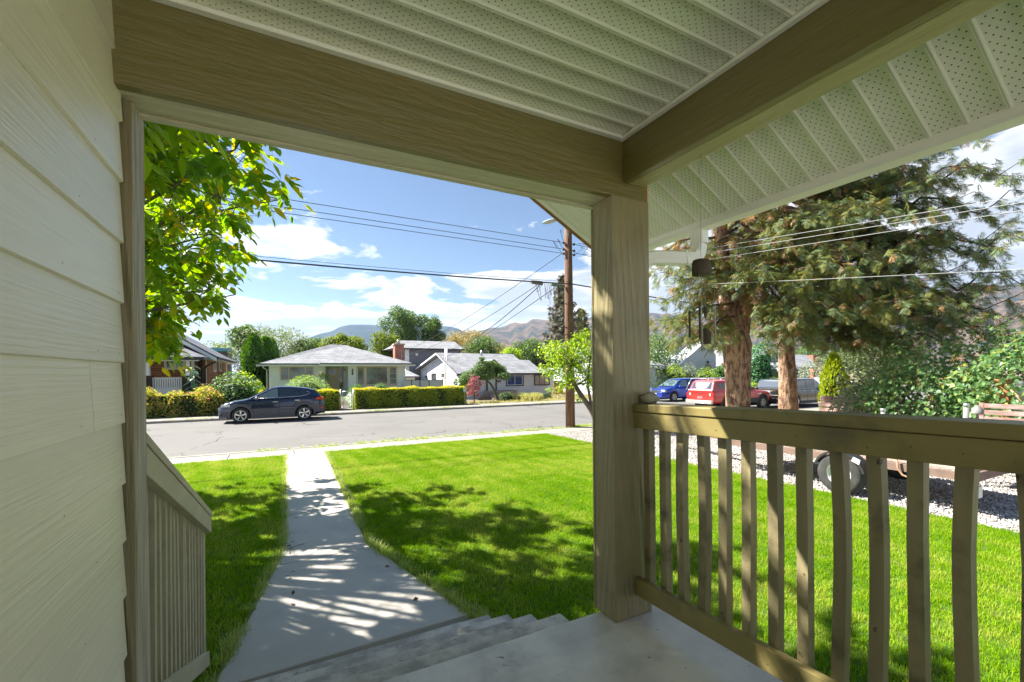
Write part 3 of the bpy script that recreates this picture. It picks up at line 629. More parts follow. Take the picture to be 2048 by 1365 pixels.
def in_lawn(x, y):
    if not (-8 < y < 13.03): return 0
    if -8 < x < 1.0 and y < 3.3 and x > -1: return 0
    if y < 3.6 and -.48 < x < 1.47: return 0
    if x < walk_l(max(y, 3.57))-.012 and y > 1.97 and x > -5.0: return 1
    if x > walk_r(max(y, 3.57))+.015 and x > (1.475 if y < 3.6 else -9) and x > (1.88 if y < 1.9 else -9) and x < GX(y): return 2
    return 0
pts = []; s = .075
for i in range(int(14/s)):
    for j in range(int(15.5/s)):
        x = -5+i*s+random.uniform(-.6, .6)*s; y = -2.4+j*s+random.uniform(-.6, .6)*s
        if in_lawn(x, y):
            u, v = proj(x, y, 0) if x*Fv[0]+y*Fv[1] > .3 else (9999, 0)
            if -250 < u < 2300 and v < 1750: pts.append((x, y, .0))
gr = gn_scatter('grass_blades', pts, tuft_mesh('grass_tuft', 54, .075, .020, .044, .0042, GRASSM, .9), smin=.75, smax=1.25)
gr['label'] = 'fresh bright green mown lawn grass'
lb = MB(); P = []
ysl = np.linspace(-6, 13.045, 40)
LAWNB = M('lawn_base', (.06, .14, .004), (.045, .10, .004), rough=1, scale=30, c3=(.10, .08, .04), s3=4)
lm = MB(); lm.grid([[(x, y, 0) for x in (-5.5, walk_l(max(y, 3.57))-.03)] for y in np.linspace(1.99, 13.045, 30)], sm=False)
rm = MB(); rm.grid([[(x, y, 0) for x in (max(1.47 if y < 3.6 else walk_r(y)+.03, 1.88 if y < 1.88 else -9), GX(y)+.02)] for y in sorted(list(np.linspace(-6, 13.045, 60))+[3.6, 1.88])], sm=False)
tag(part('lawn', rm, LAWNB), kind='structure'); tag(part('lawn', lm, LAWNB), kind='structure')
# taller uncut tufts along the walk, post and steps edges
EDGEM = leafmat('edge_grass', (.10, .22, .03), (.22, .33, .07), (.36, .34, .14), tr=.35)
pe = []
for i in range(520):
    y = random.uniform(3.3, 9.5) if random.random() < .8 else random.uniform(9.5, 13); dens = (abs(math.sin(y*2.1))+.3)
    if random.random() > dens: continue
    if random.random() < .65: x = (walk_r(max(y, 3.57)) if y > 3.57 else 1.47)+random.uniform(.0, .06)
    else: x = walk_l(max(y, 3.57))-random.uniform(.0, .05)
    pe.append((x, y, 0))
eg = gn_scatter('edge_grass', pe, tuft_mesh('edge_tuft', 16, .05, .05, .105, .004, EDGEM, 1.1), smin=.6, smax=1.2); eg['label'] = 'longer untrimmed grass along the walk edges'
# soil edge along the walk
SOILE = M('edge_soil', (.20, .12, .06), (.11, .07, .04), rough=1, scale=30, bump=1, bscale=60)
eb = MB(); eb.grid([[(walk_r(y)-.002, y, .004), (walk_r(y)+.035+.02*math.sin(y*9), y, .004)] for y in np.linspace(3.6, 12.9, 60)], sm=False)
tag(part('soil_edge', eb, SOILE), kind='structure')
# gravel drive
GRAVB = M('gravel_bed', (.34, .325, .30), (.22, .21, .195), rough=1, scale=40, bump=1, bscale=60, bdist=.02, c3=(.18, .15, .12), s3=1.1)
mb = MB(); mb.grid([[(x, y, -.012) for x in (GX(y)-.02, 11, 14.6)] for y in (-6, 0, 6, 13.05)], sm=False)
tag(part('gravel_drive', mb, GRAVB), kind='structure')
mb = MB().box(14.6, -30, -.3, 60, 13.05, -.02); tag(part('side_yard_ground', mb, DIRT), kind='structure')
def stone_mesh():
    b = bmesh.new(); bmesh.ops.create_icosphere(b, subdivisions=1, radius=1)
    for v in b.verts: v.co = Vector((v.co.x*random.uniform(.8, 1.1), v.co.y*random.uniform(.6, .95), v.co.z*random.uniform(.4, .65)))*.022
    me = bpy.data.meshes.new('pebble'); b.to_mesh(me); b.free()
    m = bpy.data.materials.new('gravel_stone'); m.use_nodes = True; t = m.node_tree
    oi = t.nodes.new('ShaderNodeObjectInfo'); r = t.nodes.new('ShaderNodeValToRGB'); t.links.new(oi.outputs['Random'], r.inputs[0]); e = r.color_ramp.elements
    e[0].color = (.20, .19, .18, 1); e[1].color = (.62, .60, .57, 1)
    for p, c in ((.3, (.42, .40, .385, 1)), (.5, (.50, .44, .37, 1)), (.62, (.33, .26, .22, 1)), (.75, (.55, .53, .51, 1))): n_ = e.new(p); n_.color = c
    t.links.new(r.outputs[0], t.nodes['Principled BSDF'].inputs['Base Color']); t.nodes['Principled BSDF'].inputs['Roughness'].default_value = .85; me.materials.append(m)
    return me
pts = []; s = .036
for i in range(int(6.2/s)):
    for j in range(int(14.6/s)):
        x = 8.0+i*s+random.uniform(-.6, .6)*s; y = -1.4+j*s+random.uniform(-.6, .6)*s
        if x < GX(y)+.01 or y > 13.04: continue
        if x > 11 and random.random() < .4: continue
        u, v = proj(x, y, 0)
        if v > 865 and u < 2130: pts.append((x, y, random.uniform(-.008, .006)))
g2 = gn_scatter('gravel_stones', pts, stone_mesh(), smin=.45, smax=1.25, full=True); g2['label'] = 'grey and tan crushed gravel beside the lawn'
# weeds in the verge cracks and along the far kerb
pts = []
for x0 in (3.2, 4.1, 5.2, 6.3, 7.4, 8.1, 9.0, 10.3, 10.7, 1.1, -.3, 2.3, 12, 12.8):
    for i in range(random.randint(8, 34)): pts.append((x0+random.gauss(0, .28), random.choice((14.0, 14.23, 13.99))+random.gauss(0, .025), -.02))
for x0 in (-4, -3.2, 1.5, 2.2, 4.2, 5.0, 5.4, 9, 12, 16, 19, 24):
    for i in range(random.randint(8, 26)): pts.append((x0+random.gauss(0, .35), FK+.1+random.gauss(0, .05), -.01))
for i in range(60): pts.append((10.15+random.gauss(0, .28), 14.05+random.gauss(0, .10), -.02))
wd = gn_scatter('kerb_weeds', pts, tuft_mesh('weed_tuft', 14, .05, .03, .11, .008, EDGEM, 1.3)); wd['label'] = 'small weeds growing in the kerb cracks'
# dry leaves and cones strewn on road, verge and gravel
pts = []
for i in range(170):
    q = random.random()
    if q < .45: pts.append((random.uniform(2, 16), 14.5+abs(random.gauss(0, 1.6)), -.115))
    elif q < .7: pts.append((random.uniform(8.4, 13), random.uniform(0, 13), .015))
    elif q < .85: pts.append((walk_r(9)+random.gauss(0, .06)-.45+.45*random.choice((-1, 1)), random.uniform(4, 13), .02))
    else: pts.append((random.uniform(1, 9), random.uniform(13.1, 14.3), .01))
DRYL = M('dry_leaf', (.20, .095, .05), (.10, .05, .03), rough=.8, scale=30)
dm = mesh_np('dry_leaf', [(0, 0, 0), (.03, .018, .012), (.065, 0, .004), (.03, -.018, .01)], [(0, 1, 2), (0, 2, 3)], DRYL)
dl = gn_scatter('fallen_leaves', pts, dm, tilt=.5); dl['label'] = 'dry brown fallen leaves strewn on road and gravel'
tw = MB()
for a in (.2, 1.7, 3.6, 4.4): tw.tube([(.10+.0*a, 5.98, .018), (.10+.07*cos(a), 5.98+.09*sin(a), .03), (.10+.16*cos(a+.2), 5.98+.2*sin(a+.2), .018)], .0035, 5)
tag(part('fallen_twig', tw, BARKG), 'small forked twig lying on the front walk', 'twig')

# ================================================================== TREES
def limb(mb, a, b, r0, r1, bend=.1, n=5, seg=7):
    a, b = Vector(a), Vector(b); L = (b-a).length; o = Vector((random.uniform(-1, 1), random.uniform(-1, 1), random.uniform(-.3, 1)))*L*bend
    P = [a.lerp(b, t)+o*sin(pi*t) for t in np.linspace(0, 1, n)]
    mb.tube(P, [r0+(r1-r0)*t for t in np.linspace(0, 1, n)], seg); return P
def blobs_tree(name, label, x, y, zg, top, base, rx, mat, n=5000, size=.28, lobes=12, trunk=.18, barkm=None, group=None, flat=1., squash=.9, cat='tree', shell=.4, seed=0, profile='round'):
    """crown of leaf-sized faces in uneven lobes round limbs"""
    random.seed(seed+11)
    root = thing(name, label, cat, (x, y, zg), group)
    h = top-base; C = []
    for i in range(lobes):
        t = (i+.5)/lobes; z = base+h*(.12+.78*t); a = i*2.4+random.uniform(-.5, .5)
        if profile == 'round': R_ = rx*math.sqrt(max(.05, 1-(2*t-1.0)**2*.85))
        elif profile == 'cone': R_ = rx*(1.05-t)
        elif profile == 'vase': R_ = rx*(.35+.75*t)*(1 if t < .8 else .75)
        rr = R_*random.uniform(.38, .58); d = R_-rr*.75
        C.append(((x+cos(a)*d, y+sin(a)*d*flat, z), (rr*1.1, rr*1.1, rr*squash)))
    C.append(((x, y, base+h*.55), (rx*.55, rx*.55, h*.38)))
    C.append(((x+random.uniform(-.2, .2)*rx, y, top-h*.17), (rx*.33, rx*.33, h*.17)))
    tot = sum(c[1][0]**2 for c in C); P, Nn = [], []
    for c, r in C:
        p, q = ell_points(max(20, int(n*r[0]**2/tot)), c, r, shell); P.append(p); Nn.append(q)
    P = np.concatenate(P); Nn = np.concatenate(Nn); Nn[:, 2] += .35; Nn = norm(Nn)
    V, Fc = leaf_cloud(P, Nn, size)
    V -= np.array([x, y, zg])
    link('crown', mesh_np('crown', V, Fc, mat), root)['kind'] = 'stuff'
    tb = MB(); zt = base+h*.35
    tb.tube([(x, y, zg-.1), (x+.05, y, zg+(zt-zg)*.5), (x, y, zt)], [trunk*1.25, trunk, trunk*.75], 9)
    for c, r in C[::max(1, len(C)//7)]: limb(tb, (x, y, base+h*.1+(c[2]-base)*.2), c[0], trunk*.45, trunk*.1) if False else limb(tb, (x, y, min(zt, zg+(c[2]-zg)*.6)), c, trunk*.5, trunk*.12)
    part('trunk', tb, barkm or BARKG, root)
    return root
def conifer_column(name, label, x, y, zg, top, r, mat, n=2600, size=.16, group=None, cat='cypress'):
    root = thing(name, label, cat, (x, y, zg), group)
    t = rng.random(n)**.8; a = rng.random(n)*2*pi; rr = r*np.minimum(1, 1.9*(1-t)**.62)*np.where(t < .08, .8, 1)*(1+.12*np.sin(a*5+t*14)+.13*np.sin(a*2+t*7+1))*(.82+.18*rng.random(n))
    P = np.stack([rr*np.cos(a), rr*np.sin(a), t*(top-zg)+.05], -1); Nn = norm(np.stack([np.cos(a), np.sin(a), np.full(n, .9)], -1))
    d = norm(np.stack([np.cos(a)*.35, np.sin(a)*.35, np.ones(n)], -1)+rng.normal(size=(n, 3))*.25)
    V, Fc = scatter(LEAF_V, LEAF_F, frames(d, Nn+rng.normal(size=(n, 3))*.5), P, size*rng.uniform(.7, 1.3, n)[:, None]*np.ones((n, 1)))
    link('crown', mesh_np('crown', V, Fc, mat), root)['kind'] = 'stuff'
    H = top-zg
    core = MB().lathe((x, y, zg), [(r*.35, -.1), (r*.72, H*.1), (r*.74, H*.45), (r*.5, H*.72), (r*.15, H*.93), (.01, H*.97)], 12)
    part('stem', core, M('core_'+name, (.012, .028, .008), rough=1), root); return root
def shrub(name, label, c, r, mat, n=3000, size=.09, cat='shrub', group=None, core=True, shell=.25, seed=1, bump=.1, corec=(.010, .022, .006), up=.5, clipz=None):
    random.seed(seed); root = thing(name, label, cat, (c[0], c[1], c[2]), group)
    P, Nn = ell_points(n, (0, 0, 0), r, shell)
    ph = rng.random(3)*6
    wv = 1+bump*(np.sin(P[:, 0]*3.1/r[0]*1.6+ph[0])+np.sin(P[:, 1]*4+ph[1])+np.sin(P[:, 2]*6/r[2]*.7+ph[2]))/2
    P = P*wv[:, None]
    k = P[:, 2] > (-.02 if clipz is None else clipz); P, Nn = P[k], Nn[k]; Nn = norm(Nn+np.array([0, 0, up]))
    V, Fc = leaf_cloud(P, Nn, size)
    link('foliage', mesh_np('foliage', V, Fc, mat), root)['kind'] = 'stuff'
    if core:
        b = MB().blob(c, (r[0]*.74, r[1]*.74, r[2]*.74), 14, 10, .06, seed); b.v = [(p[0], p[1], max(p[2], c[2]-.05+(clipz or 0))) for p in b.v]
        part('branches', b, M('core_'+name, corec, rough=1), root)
    return root
def hedge(name, label, x0, x1, y0, y1, z0, z1, mat, n, size, topmat=None, wob=.04, cat='hedge', corec=(.018, .035, .008)):
    root = thing(name, label, cat, ((x0+x1)/2, (y0+y1)/2, z0))
    cx_, cy_, cz_ = (x0+x1)/2, (y0+y1)/2, z0
    A = np.array([(x1-x0)*(z1-z0)]*2+[(y1-y0)*(z1-z0)]*2+[(x1-x0)*(y1-y0)]); A = A/A.sum()
    f = rng.choice(5, n, p=A); u = rng.random((n, 2)); P = np.zeros((n, 3)); Nn = np.zeros((n, 3)); X = x0+u[:, 0]*(x1-x0); Y = y0+u[:, 0]*(y1-y0); Z = z0+u[:, 1]*(z1-z0)
    for i, (p, q) in enumerate((((X, y0, Z), (0, -1, 0)), ((X, y1, Z), (0, 1, 0)), ((x0, Y, Z), (-1, 0, 0)), ((x1, Y, Z), (1, 0, 0)), ((X, y0+u[:, 1]*(y1-y0), z1), (0, 0, 1)))):
        for a in range(3): P[:, a] = np.where(f == i, p[a], P[:, a])
        Nn[f == i] = q
    P += Nn*(wob*(np.sin(P[:, 0:1]*2.3+P[:, 2:3]*3)+np.sin(P[:, 0:1]*5.1+1)+rng.normal(size=(n, 1))*.9))
    P -= np.array([cx_, cy_, cz_])
    top = f == 4 if topmat else np.zeros(n, bool)
    for nm, k, mt in (('foliage', ~top, mat), ('top_growth', top, topmat)):
        if not k.any(): continue
        V, Fc = leaf_cloud(P[k], norm(Nn[k]+np.array([0, 0, .35])), size, droop=-.2 if nm == 'top_growth' else .1)
        link(nm, mesh_np(nm, V, Fc, mt), root)['kind'] = 'stuff'
    e = size*.45
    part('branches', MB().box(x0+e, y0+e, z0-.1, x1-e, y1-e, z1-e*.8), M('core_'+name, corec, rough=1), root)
    return root

L_WALNUT = leafmat('walnut_leaf', (.07, .17, .018), (.16, .27, .02), (.32, .30, .03), tr=.52, inst=True, rough=.4)
L_FAR = leafmat('leaf_far_green', (.045, .10, .025), (.10, .17, .045), (.15, .22, .06), tr=.3)
L_WILLOW = leafmat('leaf_willow', (.08, .12, .045), (.15, .20, .08), (.24, .28, .13), tr=.35)
L_MAPLE = leafmat('leaf_maple', (.055, .11, .012), (.13, .19, .018), (.22, .25, .03), tr=.3)
L_ASH = leafmat('leaf_ash_yellowing', (.16, .16, .05), (.28, .24, .08), (.34, .27, .11), tr=.3)
L_FRUIT = leafmat('leaf_fruit_tree', (.10, .19, .02), (.22, .34, .04), (.34, .42, .09), tr=.45)
L_CYP = leafmat('leaf_cypress', (.045, .13, .015), (.08, .20, .02), tr=.2)
L_HEDGE = leafmat('leaf_cedar_hedge', (.16, .24, .015), (.27, .33, .02), (.36, .36, .04), tr=.33)
L_HTOP = leafmat('leaf_hedge_top', (.36, .38, .02), (.48, .45, .03), tr=.3)
L_WILD = leafmat('leaf_wild_hedge', (.13, .20, .03), (.34, .33, .05), (.42, .22, .12), tr=.42)
L_LILAC = leafmat('leaf_lilac', (.07, .16, .055), (.14, .24, .085), (.28, .34, .09), tr=.35, rough=.35)
L_RED = leafmat('leaf_plum', (.22, .06, .06), (.30, .12, .11), (.38, .26, .22), tr=.3)
L_JUN = leafmat('leaf_chartreuse', (.17, .25, .012), (.30, .37, .02), tr=.3)
L_GREY = leafmat('leaf_grey_bush', (.14, .17, .09), (.24, .28, .16), tr=.3)
L_SPR = leafmat('needles_spruce', (.13, .15, .028), (.165, .185, .04), (.22, .18, .055), tr=.25, rough=.6)
L_SPRB = leafmat('needles_spruce_blue', (.08, .13, .06), (.14, .20, .09), (.24, .29, .11), tr=.25, rough=.6)
L_SPRF = leafmat('needles_spruce_far', (.09, .10, .06), (.17, .16, .10), (.26, .20, .13), tr=.12, rough=.6)
L_DEAD = leafmat('needles_dead', (.24, .13, .06), (.42, .24, .11), tr=.2, rough=.8)

# ---- the large-leaved tree at the left, its branches reaching over the lawn
def compound_leaf(n=4, L=.32, s=.15, sag=.35):
    V, Fc = [], []
    def pt(t): return Vector((t*L, 0, -sag*L*t*t))
    def leaflet(o, d, l, wd, tl):
        d = Vector(d).normalized(); side = Vector((-d.y, d.x, 0)).normalized(); k = len(V); dz = Vector((0, 0, 1))
        c = [o, o+d*l*.35+side*wd*.5-dz*l*.02*tl, o+d*l*.7+side*wd*.36-dz*l*.12*tl, o+d*l-dz*l*.28*tl, o+d*l*.7-side*wd*.36-dz*l*.12*tl, o+d*l*.35-side*wd*.5-dz*l*.02*tl, o+d*l*.4-dz*l*.07, ]
        V.extend(c); Fc.extend([(k, k+6, k+1), (k, k+5, k+6), (k+1, k+6, k+2), (k+6, k+5, k+4), (k+2, k+6, k+3), (k+6, k+4, k+3)])
    for i in range(n):
        t = .25+.7*i/n; o = pt(t); q = (.75+.5*sin(pi*(i+.7)/n))*s
        for sg in (1, -1): leaflet(o, (.62, sg*.8, -.25+random.uniform(-.2, .1)), q*random.uniform(.9, 1.1), q*.50, random.uniform(.2, 1.1))
    leaflet(pt(1), (1, 0, -.5), s*1.1, s*.5, .6)
    k = len(V); 
    for a, b in ((0, .5), (.5, 1)):
        p, q = pt(a), pt(b); k = len(V); V.extend([p+Vector((0, .002, 0)), p-Vector((0, .002, 0)), q-Vector((0, .0015, 0)), q+Vector((0, .0015, 0))]); Fc.extend([(k, k+1, k+2), (k, k+2, k+3)])
    return [tuple(v) for v in V], Fc
random.seed(21)
tree = thing('shade_tree', 'tall tree with large drooping compound leaves left of the front walk', 'tree', (-4.1, 8.4, 0))
tb = MB(); T0 = Vector((-4.1, 8.4, 0))
tb.tube([T0-Vector((0, 0, .1)), T0+Vector((.05, 0, 1)), T0+Vector((.0, .05, 2.2)), T0+Vector((.1, 0, 3.2))], [.26, .20, .18, .16], 12)
# photographed right-hand outline of the crown (photo pixels): no spray hangs beyond it
OUT = [(225, 585), (320, 590), (400, 598), (420, 560), (440, 520), (475, 500), (520, 508), (580, 512), (600, 480), (640, 400), (665, 372), (700, 385), (712, 350), (722, 300)]
def out_u(v):
    if v < OUT[0][0]: return 640
    if v > OUT[-1][0]: return -999
    for (a, b), (c, d) in zip(OUT, OUT[1:]):
        if a <= v <= c: return b+(d-b)*(v-a)/(c-a)
ends = []
# limbs towards sprays
prim = []
for (u, v, Y) in [(560, 400, 8.8), (520, 330, 7.2), (470, 300, 6.0), (440, 420, 8.0), (480, 560, 8.6), (420, 580, 8.2), (360, 680, 8.6), (330, 500, 7.6), (320, 350, 6.6), (330, 610, 9.0), (320, 650, 8.4), (345, 690, 8.5), (310, 690, 8.8), (470, 590, 8.4), (400, 340, 9.5), (300, 260, 6.4), (450, 250, 5.2), (360, 260, 4.9)]:
    prim.append(Vector(PY(u, v, Y)))
for a in np.arange(0, 6.2, .42):
    for zz, rr in ((4.3, 3.4), (6.0, 3.7), (7.6, 2.9), (8.9, 1.3)):
        prim.append(T0+Vector((rr*cos(a+zz), rr*sin(a+zz)*1.05, zz+random.uniform(-.5, .5))))
# boughs over the steps, above the beam line, that dapple the walk
for p in [(-2.6, 4.0, 5.0), (-1.7, 4.6, 5.4), (-2.9, 5.3, 4.9), (-1.3, 5.7, 5.6), (-.9, 6.8, 6.1), (-.5, 7.8, 6.4), (-3.6, 4.6, 5.6), (-1.9, 3.7, 4.5), (-1.2, 3.6, 4.4), (-1.6, 3.3, 4.6), (-2.3, 3.4, 5.2), (-1.1, 4.0, 5.0), (-1.9, 4.3, 5.6), (-2.6, 3.6, 5.8), (-.9, 3.5, 4.1), (-3.0, 4.1, 6.2), (-1.4, 4.4, 5.4), (-.6, 3.3, 4.0), (-3.2, 3.5, 5.4)]: prim.append(Vector(p))
for i in range(20): prim.append(Vector((random.uniform(-2.9, -.9), random.uniform(3.2, 4.5), random.uniform(4.3, 5.4))))
sprays = []
for p in prim:
    uv = proj(*p)
    if uv[1] > 190 and 285 < uv[0] < 1400 and uv[0] > out_u(uv[1])-8: continue
    st_ = T0+Vector((random.uniform(-.1, .2), random.uniform(-.1, .1), random.uniform(2.3, 3.3)))
    P = limb(tb, st_, p, .055, .008, .07, 7, 6)
    for i in range(3, 7):
        for k in range(3):
            q = P[i]+Vector((random.gauss(0, .45), random.gauss(0, .45), random.gauss(0, .35)))
            uq = proj(*q)
            if uq[1] > 190 and uq[0] > out_u(uq[1])-12: continue
            tb.tube([P[i], P[i].lerp(q, .5)+Vector((0, 0, .05)), q], [.009, .006, .003], 4)
            for m in range(random.randint(3, 5)):
                sprays.append((P[i].lerp(q, random.uniform(.35, 1))+Vector((random.gauss(0, .06), random.gauss(0, .06), random.gauss(0, .05))), q-P[i]))
part('trunk', tb, M('bark_shade_tree', (.20, .17, .14), (.11, .09, .07), rough=.95, scale=9, bump=.7), tree)
keep = []
for p, d in sprays:
    if p.y < 2.9 or p.z < 2.35: continue
    dp = p.x*Fv[0]+p.y*Fv[1]; u, v = proj(*p)
    if u+170/dp > out_u(v+60/dp*2) and v > 190: continue
    if p.y < 4.6 and v > 180 and u > 250: continue
    if u < 285 or v < 215:
        t_ = p.z; gx_, gy_ = p.x+.7*t_, p.y-.65*t_
        if sin(gx_*5.1+1.3*sin(gy_*3.3))+sin(gy_*4.3+gx_*2.2+1)+sin(gx_*9.7-gy_*7.9) > (2.2 if gy_ < 2.9 else 1.0 if gy_ < 3.6 else -1.7 if gy_ < 6.0 else .8): continue
    keep.append((p, d, u, v, dp))
cl_v, cl_f = compound_leaf(); cme = [mesh_np('leaf', *compound_leaf(4, .30, .15, .2+.35*i), L_WALNUT) for i in range(4)]
vis = sorted([k for k in keep if k[2] > 285 and k[3] > 215], key=lambda k: k[4]); near = vis[:300]; nid = {id(k) for k in near}
rest = [k for k in keep if id(k) not in nid]
def leaf_dir(d):
    a = math.atan2(d.y, d.x)+random.gauss(0, 1.0); return Vector((cos(a), sin(a), random.uniform(-.75, .1))).normalized()
crown = link('crown', mesh_np('crown', *scatter(cl_v, np.array(cl_f), frames(np.array([tuple(leaf_dir(k[1])) for k in rest]), np.array([(random.gauss(0, .25), random.gauss(0, .25), 1) for k in rest])), np.array([tuple(k[0]-T0) for k in rest]), np.array([random.uniform(.8, 1.2) for k in rest])[:, None]*np.ones((1, 1))), L_WALNUT), tree)
crown['kind'] = 'stuff'
for k in near:
    o = link('leaf', random.choice(cme), tree); d = leaf_dir(k[1]); o.location = k[0]-T0
    x = d; yv = Vector((random.gauss(0, .25), random.gauss(0, .25), 1)).cross(x).normalized(); z = x.cross(yv)
    o.rotation_euler = Matrix((x, yv, z)).transposed().to_euler(); s = random.uniform(.7, 1.15); o.scale = (s, s, s)
print('leaf sprays', len(keep), len(near))
# ================================================================== SPRUCES
def frond(L=.5, k=9, w_=.022, fuzz=3):
    """flat spruce spray: a twig with side twigs, each a fuzzy three-bladed bar"""
    V, Fc = [], []
    def barb(a, b, w0, one=False):
        a = Vector(a); b = Vector(b); d = (b-a).normalized(); s = d.cross(Vector((0, 0, 1))).normalized(); u = s.cross(d)
        for an in ((random.uniform(-.6, .6),) if one else (0, pi/2.2)):
            q = (s*cos(an)+u*sin(an))*w0; n = len(V); m_ = a.lerp(b, .5)
            V.extend([a-q*.5, a+q*.5, m_+q, b+d*w0*.4, m_-q]); Fc.extend([(n, n+1, n+2), (n, n+2, n+4), (n+4, n+2, n+3)])
    tip = Vector((L, 0, -.16*L)); barb((0, 0, 0), tip, w_)
    for i in range(k):
        t = .08+.86*i/k; o = Vector((t*L, 0, -.16*L*t*t))
        for sg in (1, -1):
            l = L*(.52*(1-t)+.12)*random.uniform(.75, 1.2); barb(o, o+Vector((l*.72, sg*l*.68, -l*random.uniform(.1, .55))), w_*1.05, True)
    return [tuple(v) for v in V], np.array(Fc)
def side_(d): return Vector((-d.y, d.x, 0)).normalized()
BOUGH = M('bough_bark', (.13, .085, .055), (.07, .045, .03), rough=1, scale=6)
def spruce(name, label, base, boughs, mat, trunk_pts, trunk_r, bark, fl=.5, dens=1., hang=.35, twigr=.006, mat2=None, dead=None, seg=14, tnoise=.07, extra=None, fw=.021, t0=.18, rp=3):
    root = thing(name, label, 'tree', base)
    tb = MB(); tb.tube(trunk_pts, trunk_r, seg, noise=tnoise)
    if extra: extra(tb)
    tw = MB(); bo = MB(); D, U, Tp, Sc = [], [], [], []; isd = []
    for (a, b, sag, wid) in boughs:
        a, b = Vector(a), Vector(b); L = (b-a).length; n = max(5, int(L/.35))
        P = [a.lerp(b, t)+Vector((0, 0, -sag*L*sin(pi*t*.8))) for t in np.linspace(0, 1, n)]
        ph = random.uniform(0, 6)
        P = [p+Vector((0, 0, (.035*L*sin(i*1.3+ph)+.10*max(0, i/(n-1)-.75)*L) if 0 < i else 0))+side_(b-a)*(.03*L*sin(i*.9+ph*2) if 0 < i else 0) for i, p in enumerate(P)]
        bo.tube(P, [max(.008, .012*L*(1-t)+.006) for t in np.linspace(0, 1, n)], 5)
        hd = (b-a); hd.z = 0; hd.normalize(); side = Vector((-hd.y, hd.x, 0))
        for i in range(n):
            t = i/(n-1); 
            if t < t0: continue
            W = wid*min(1., (1-t)*1.5+.22)
            for sg in (1, -1):
                if random.random() > .93*dens: continue
                l = W*random.uniform(.55, 1.1); dirv = (hd*random.uniform(.5, .9)+side*sg*random.uniform(.5, 1)+Vector((0, 0, -hang*random.uniform(.2, 1)))).normalized()
                q = P[i]+dirv*l+Vector((0, 0, -l*hang*.45)); m_ = P[i].lerp(q, .5)+Vector((0, 0, l*.10))
                tw.tube([P[i], m_, q], [twigr*1.3, twigr, twigr*.5], 3, cap=False)
                nf = max(2, int(l/(fl*.26)))
                for j in range(nf):
                    s = (j+.6)/nf; o = P[i].lerp(m_, s*2) if s < .5 else m_.lerp(q, s*2-1)
                    for rpt in range(rp):
                        d2 = (dirv*random.uniform(.2, 1)+side*random.uniform(-.9, .9)+Vector((0, 0, random.uniform(-1.3, .45)*(.25+hang)))).normalized(); o = o+Vector((random.gauss(0, .03), random.gauss(0, .03), random.gauss(.02, .06)))
                        D.append(tuple(d2)); U.append((random.gauss(0, .3), random.gauss(0, .3), 1)); Tp.append(tuple(o)); Sc.append(random.uniform(.6, 1.15)*(1.15-.35*t)); isd.append(dead is not None and (random.random() < (.36 if t < .42 else .04)))
    D, U, Tp, Sc, isd = np.array(D), np.array(U), np.array(Tp)-np.array(base), np.array(Sc), np.array(isd)
    fv, ff = frond(fl, 8 if fw < .04 else 6, fl*fw)
    sel = rng.random(len(D)); m2 = (sel < .4) & ~isd if mat2 else np.zeros(len(D), bool)
    for nm, k, mt in (('crown', ~isd & ~m2, mat), ('crown', m2, mat2), ('dead_twigs', isd, dead)):
        if not k.any(): continue
        V, Fc = scatter(fv, ff, frames(D[k], U[k]), Tp[k], Sc[k][:, None]*np.ones((1, 1)))
        link(nm, mesh_np(nm, V, Fc, mt), root)['kind'] = 'stuff'
    part('trunk', tb, bark, root); part('bough', bo, BOUGH, root); o = part('twigs', tw, BARKG, root); o['kind'] = 'stuff'
    return root
random.seed(5)
SP1 = (12.8, 9.15, 0)
def stems(tb):
    for z0, a in ((3.4, 2.2), (2.9, .5), (3.0, 4.0), (3.8, 3.4), (4.4, 5.2), (2.6, 3.0), (4.9, 4.4), (2.2, 2.6)):
        d = Vector((cos(a), sin(a), .25)); p = Vector((SP1[0], SP1[1], z0)); tb.tube([p, p+d*.42, p+d*.5], [.10, .055, .04], 7)
    tb.tube([(12.85, 9.1, 3.3), (12.98, 8.98, 4.6), (13.1, 8.8, 7), (13.2, 8.7, 11)], [.26, .23, .18, .06], 12, noise=.06)
B = []
def aim(u, v, D_, z0, org, off=(0, 0), sag=.05, wid=.75): B.append(((org[0]+off[0], org[1]+off[1], z0), PD(u, v, D_), sag, wid))
# boughs of the front spruce, tips as photographed
for u, v, D_, z0, sag in [(1340, 640, 12.6, 4.4, .02), (1310, 600, 13.3, 4.9, .0), (1400, 680, 12.2, 4.0, .0), (1350, 690, 13.4, 4.0, .02), (1320, 560, 12.4, 5.3, 0), (1310, 650, 14.2, 4.6, 0), (1375, 560, 12.4, 5.4, 0), (1345, 520, 12.8, 5.8, 0), (1390, 500, 12.8, 6.4, 0),
                          (1560, 480, 11.2, 6.2, .02), (1530, 540, 11.0, 5.7, .03), (1600, 560, 11.0, 5.6, .04), (1660, 620, 10.6, 5.3, .05), (1580, 640, 11.2, 4.9, .03), (1640, 680, 11.6, 4.5, .03), (1700, 540, 10.2, 6.2, .05), (1620, 440, 11.0, 7.0, .02), (1700, 430, 10.4, 7.3, .03), (1780, 500, 10.0, 6.9, .06), (1850, 420, 9.8, 7.9, .04), (1780, 610, 10.4, 5.8, .07), (1880, 600, 9.8, 6.2, .08),
                          (1540, 600, 14.6, 5.1, .0), (1600, 660, 15.0, 4.8, 0), (1500, 500, 15.4, 6.2, 0), (1400, 600, 15.5, 5.0, 0)]:
    aim(u, v, D_, z0, SP1, sag=sag, wid=1.0)
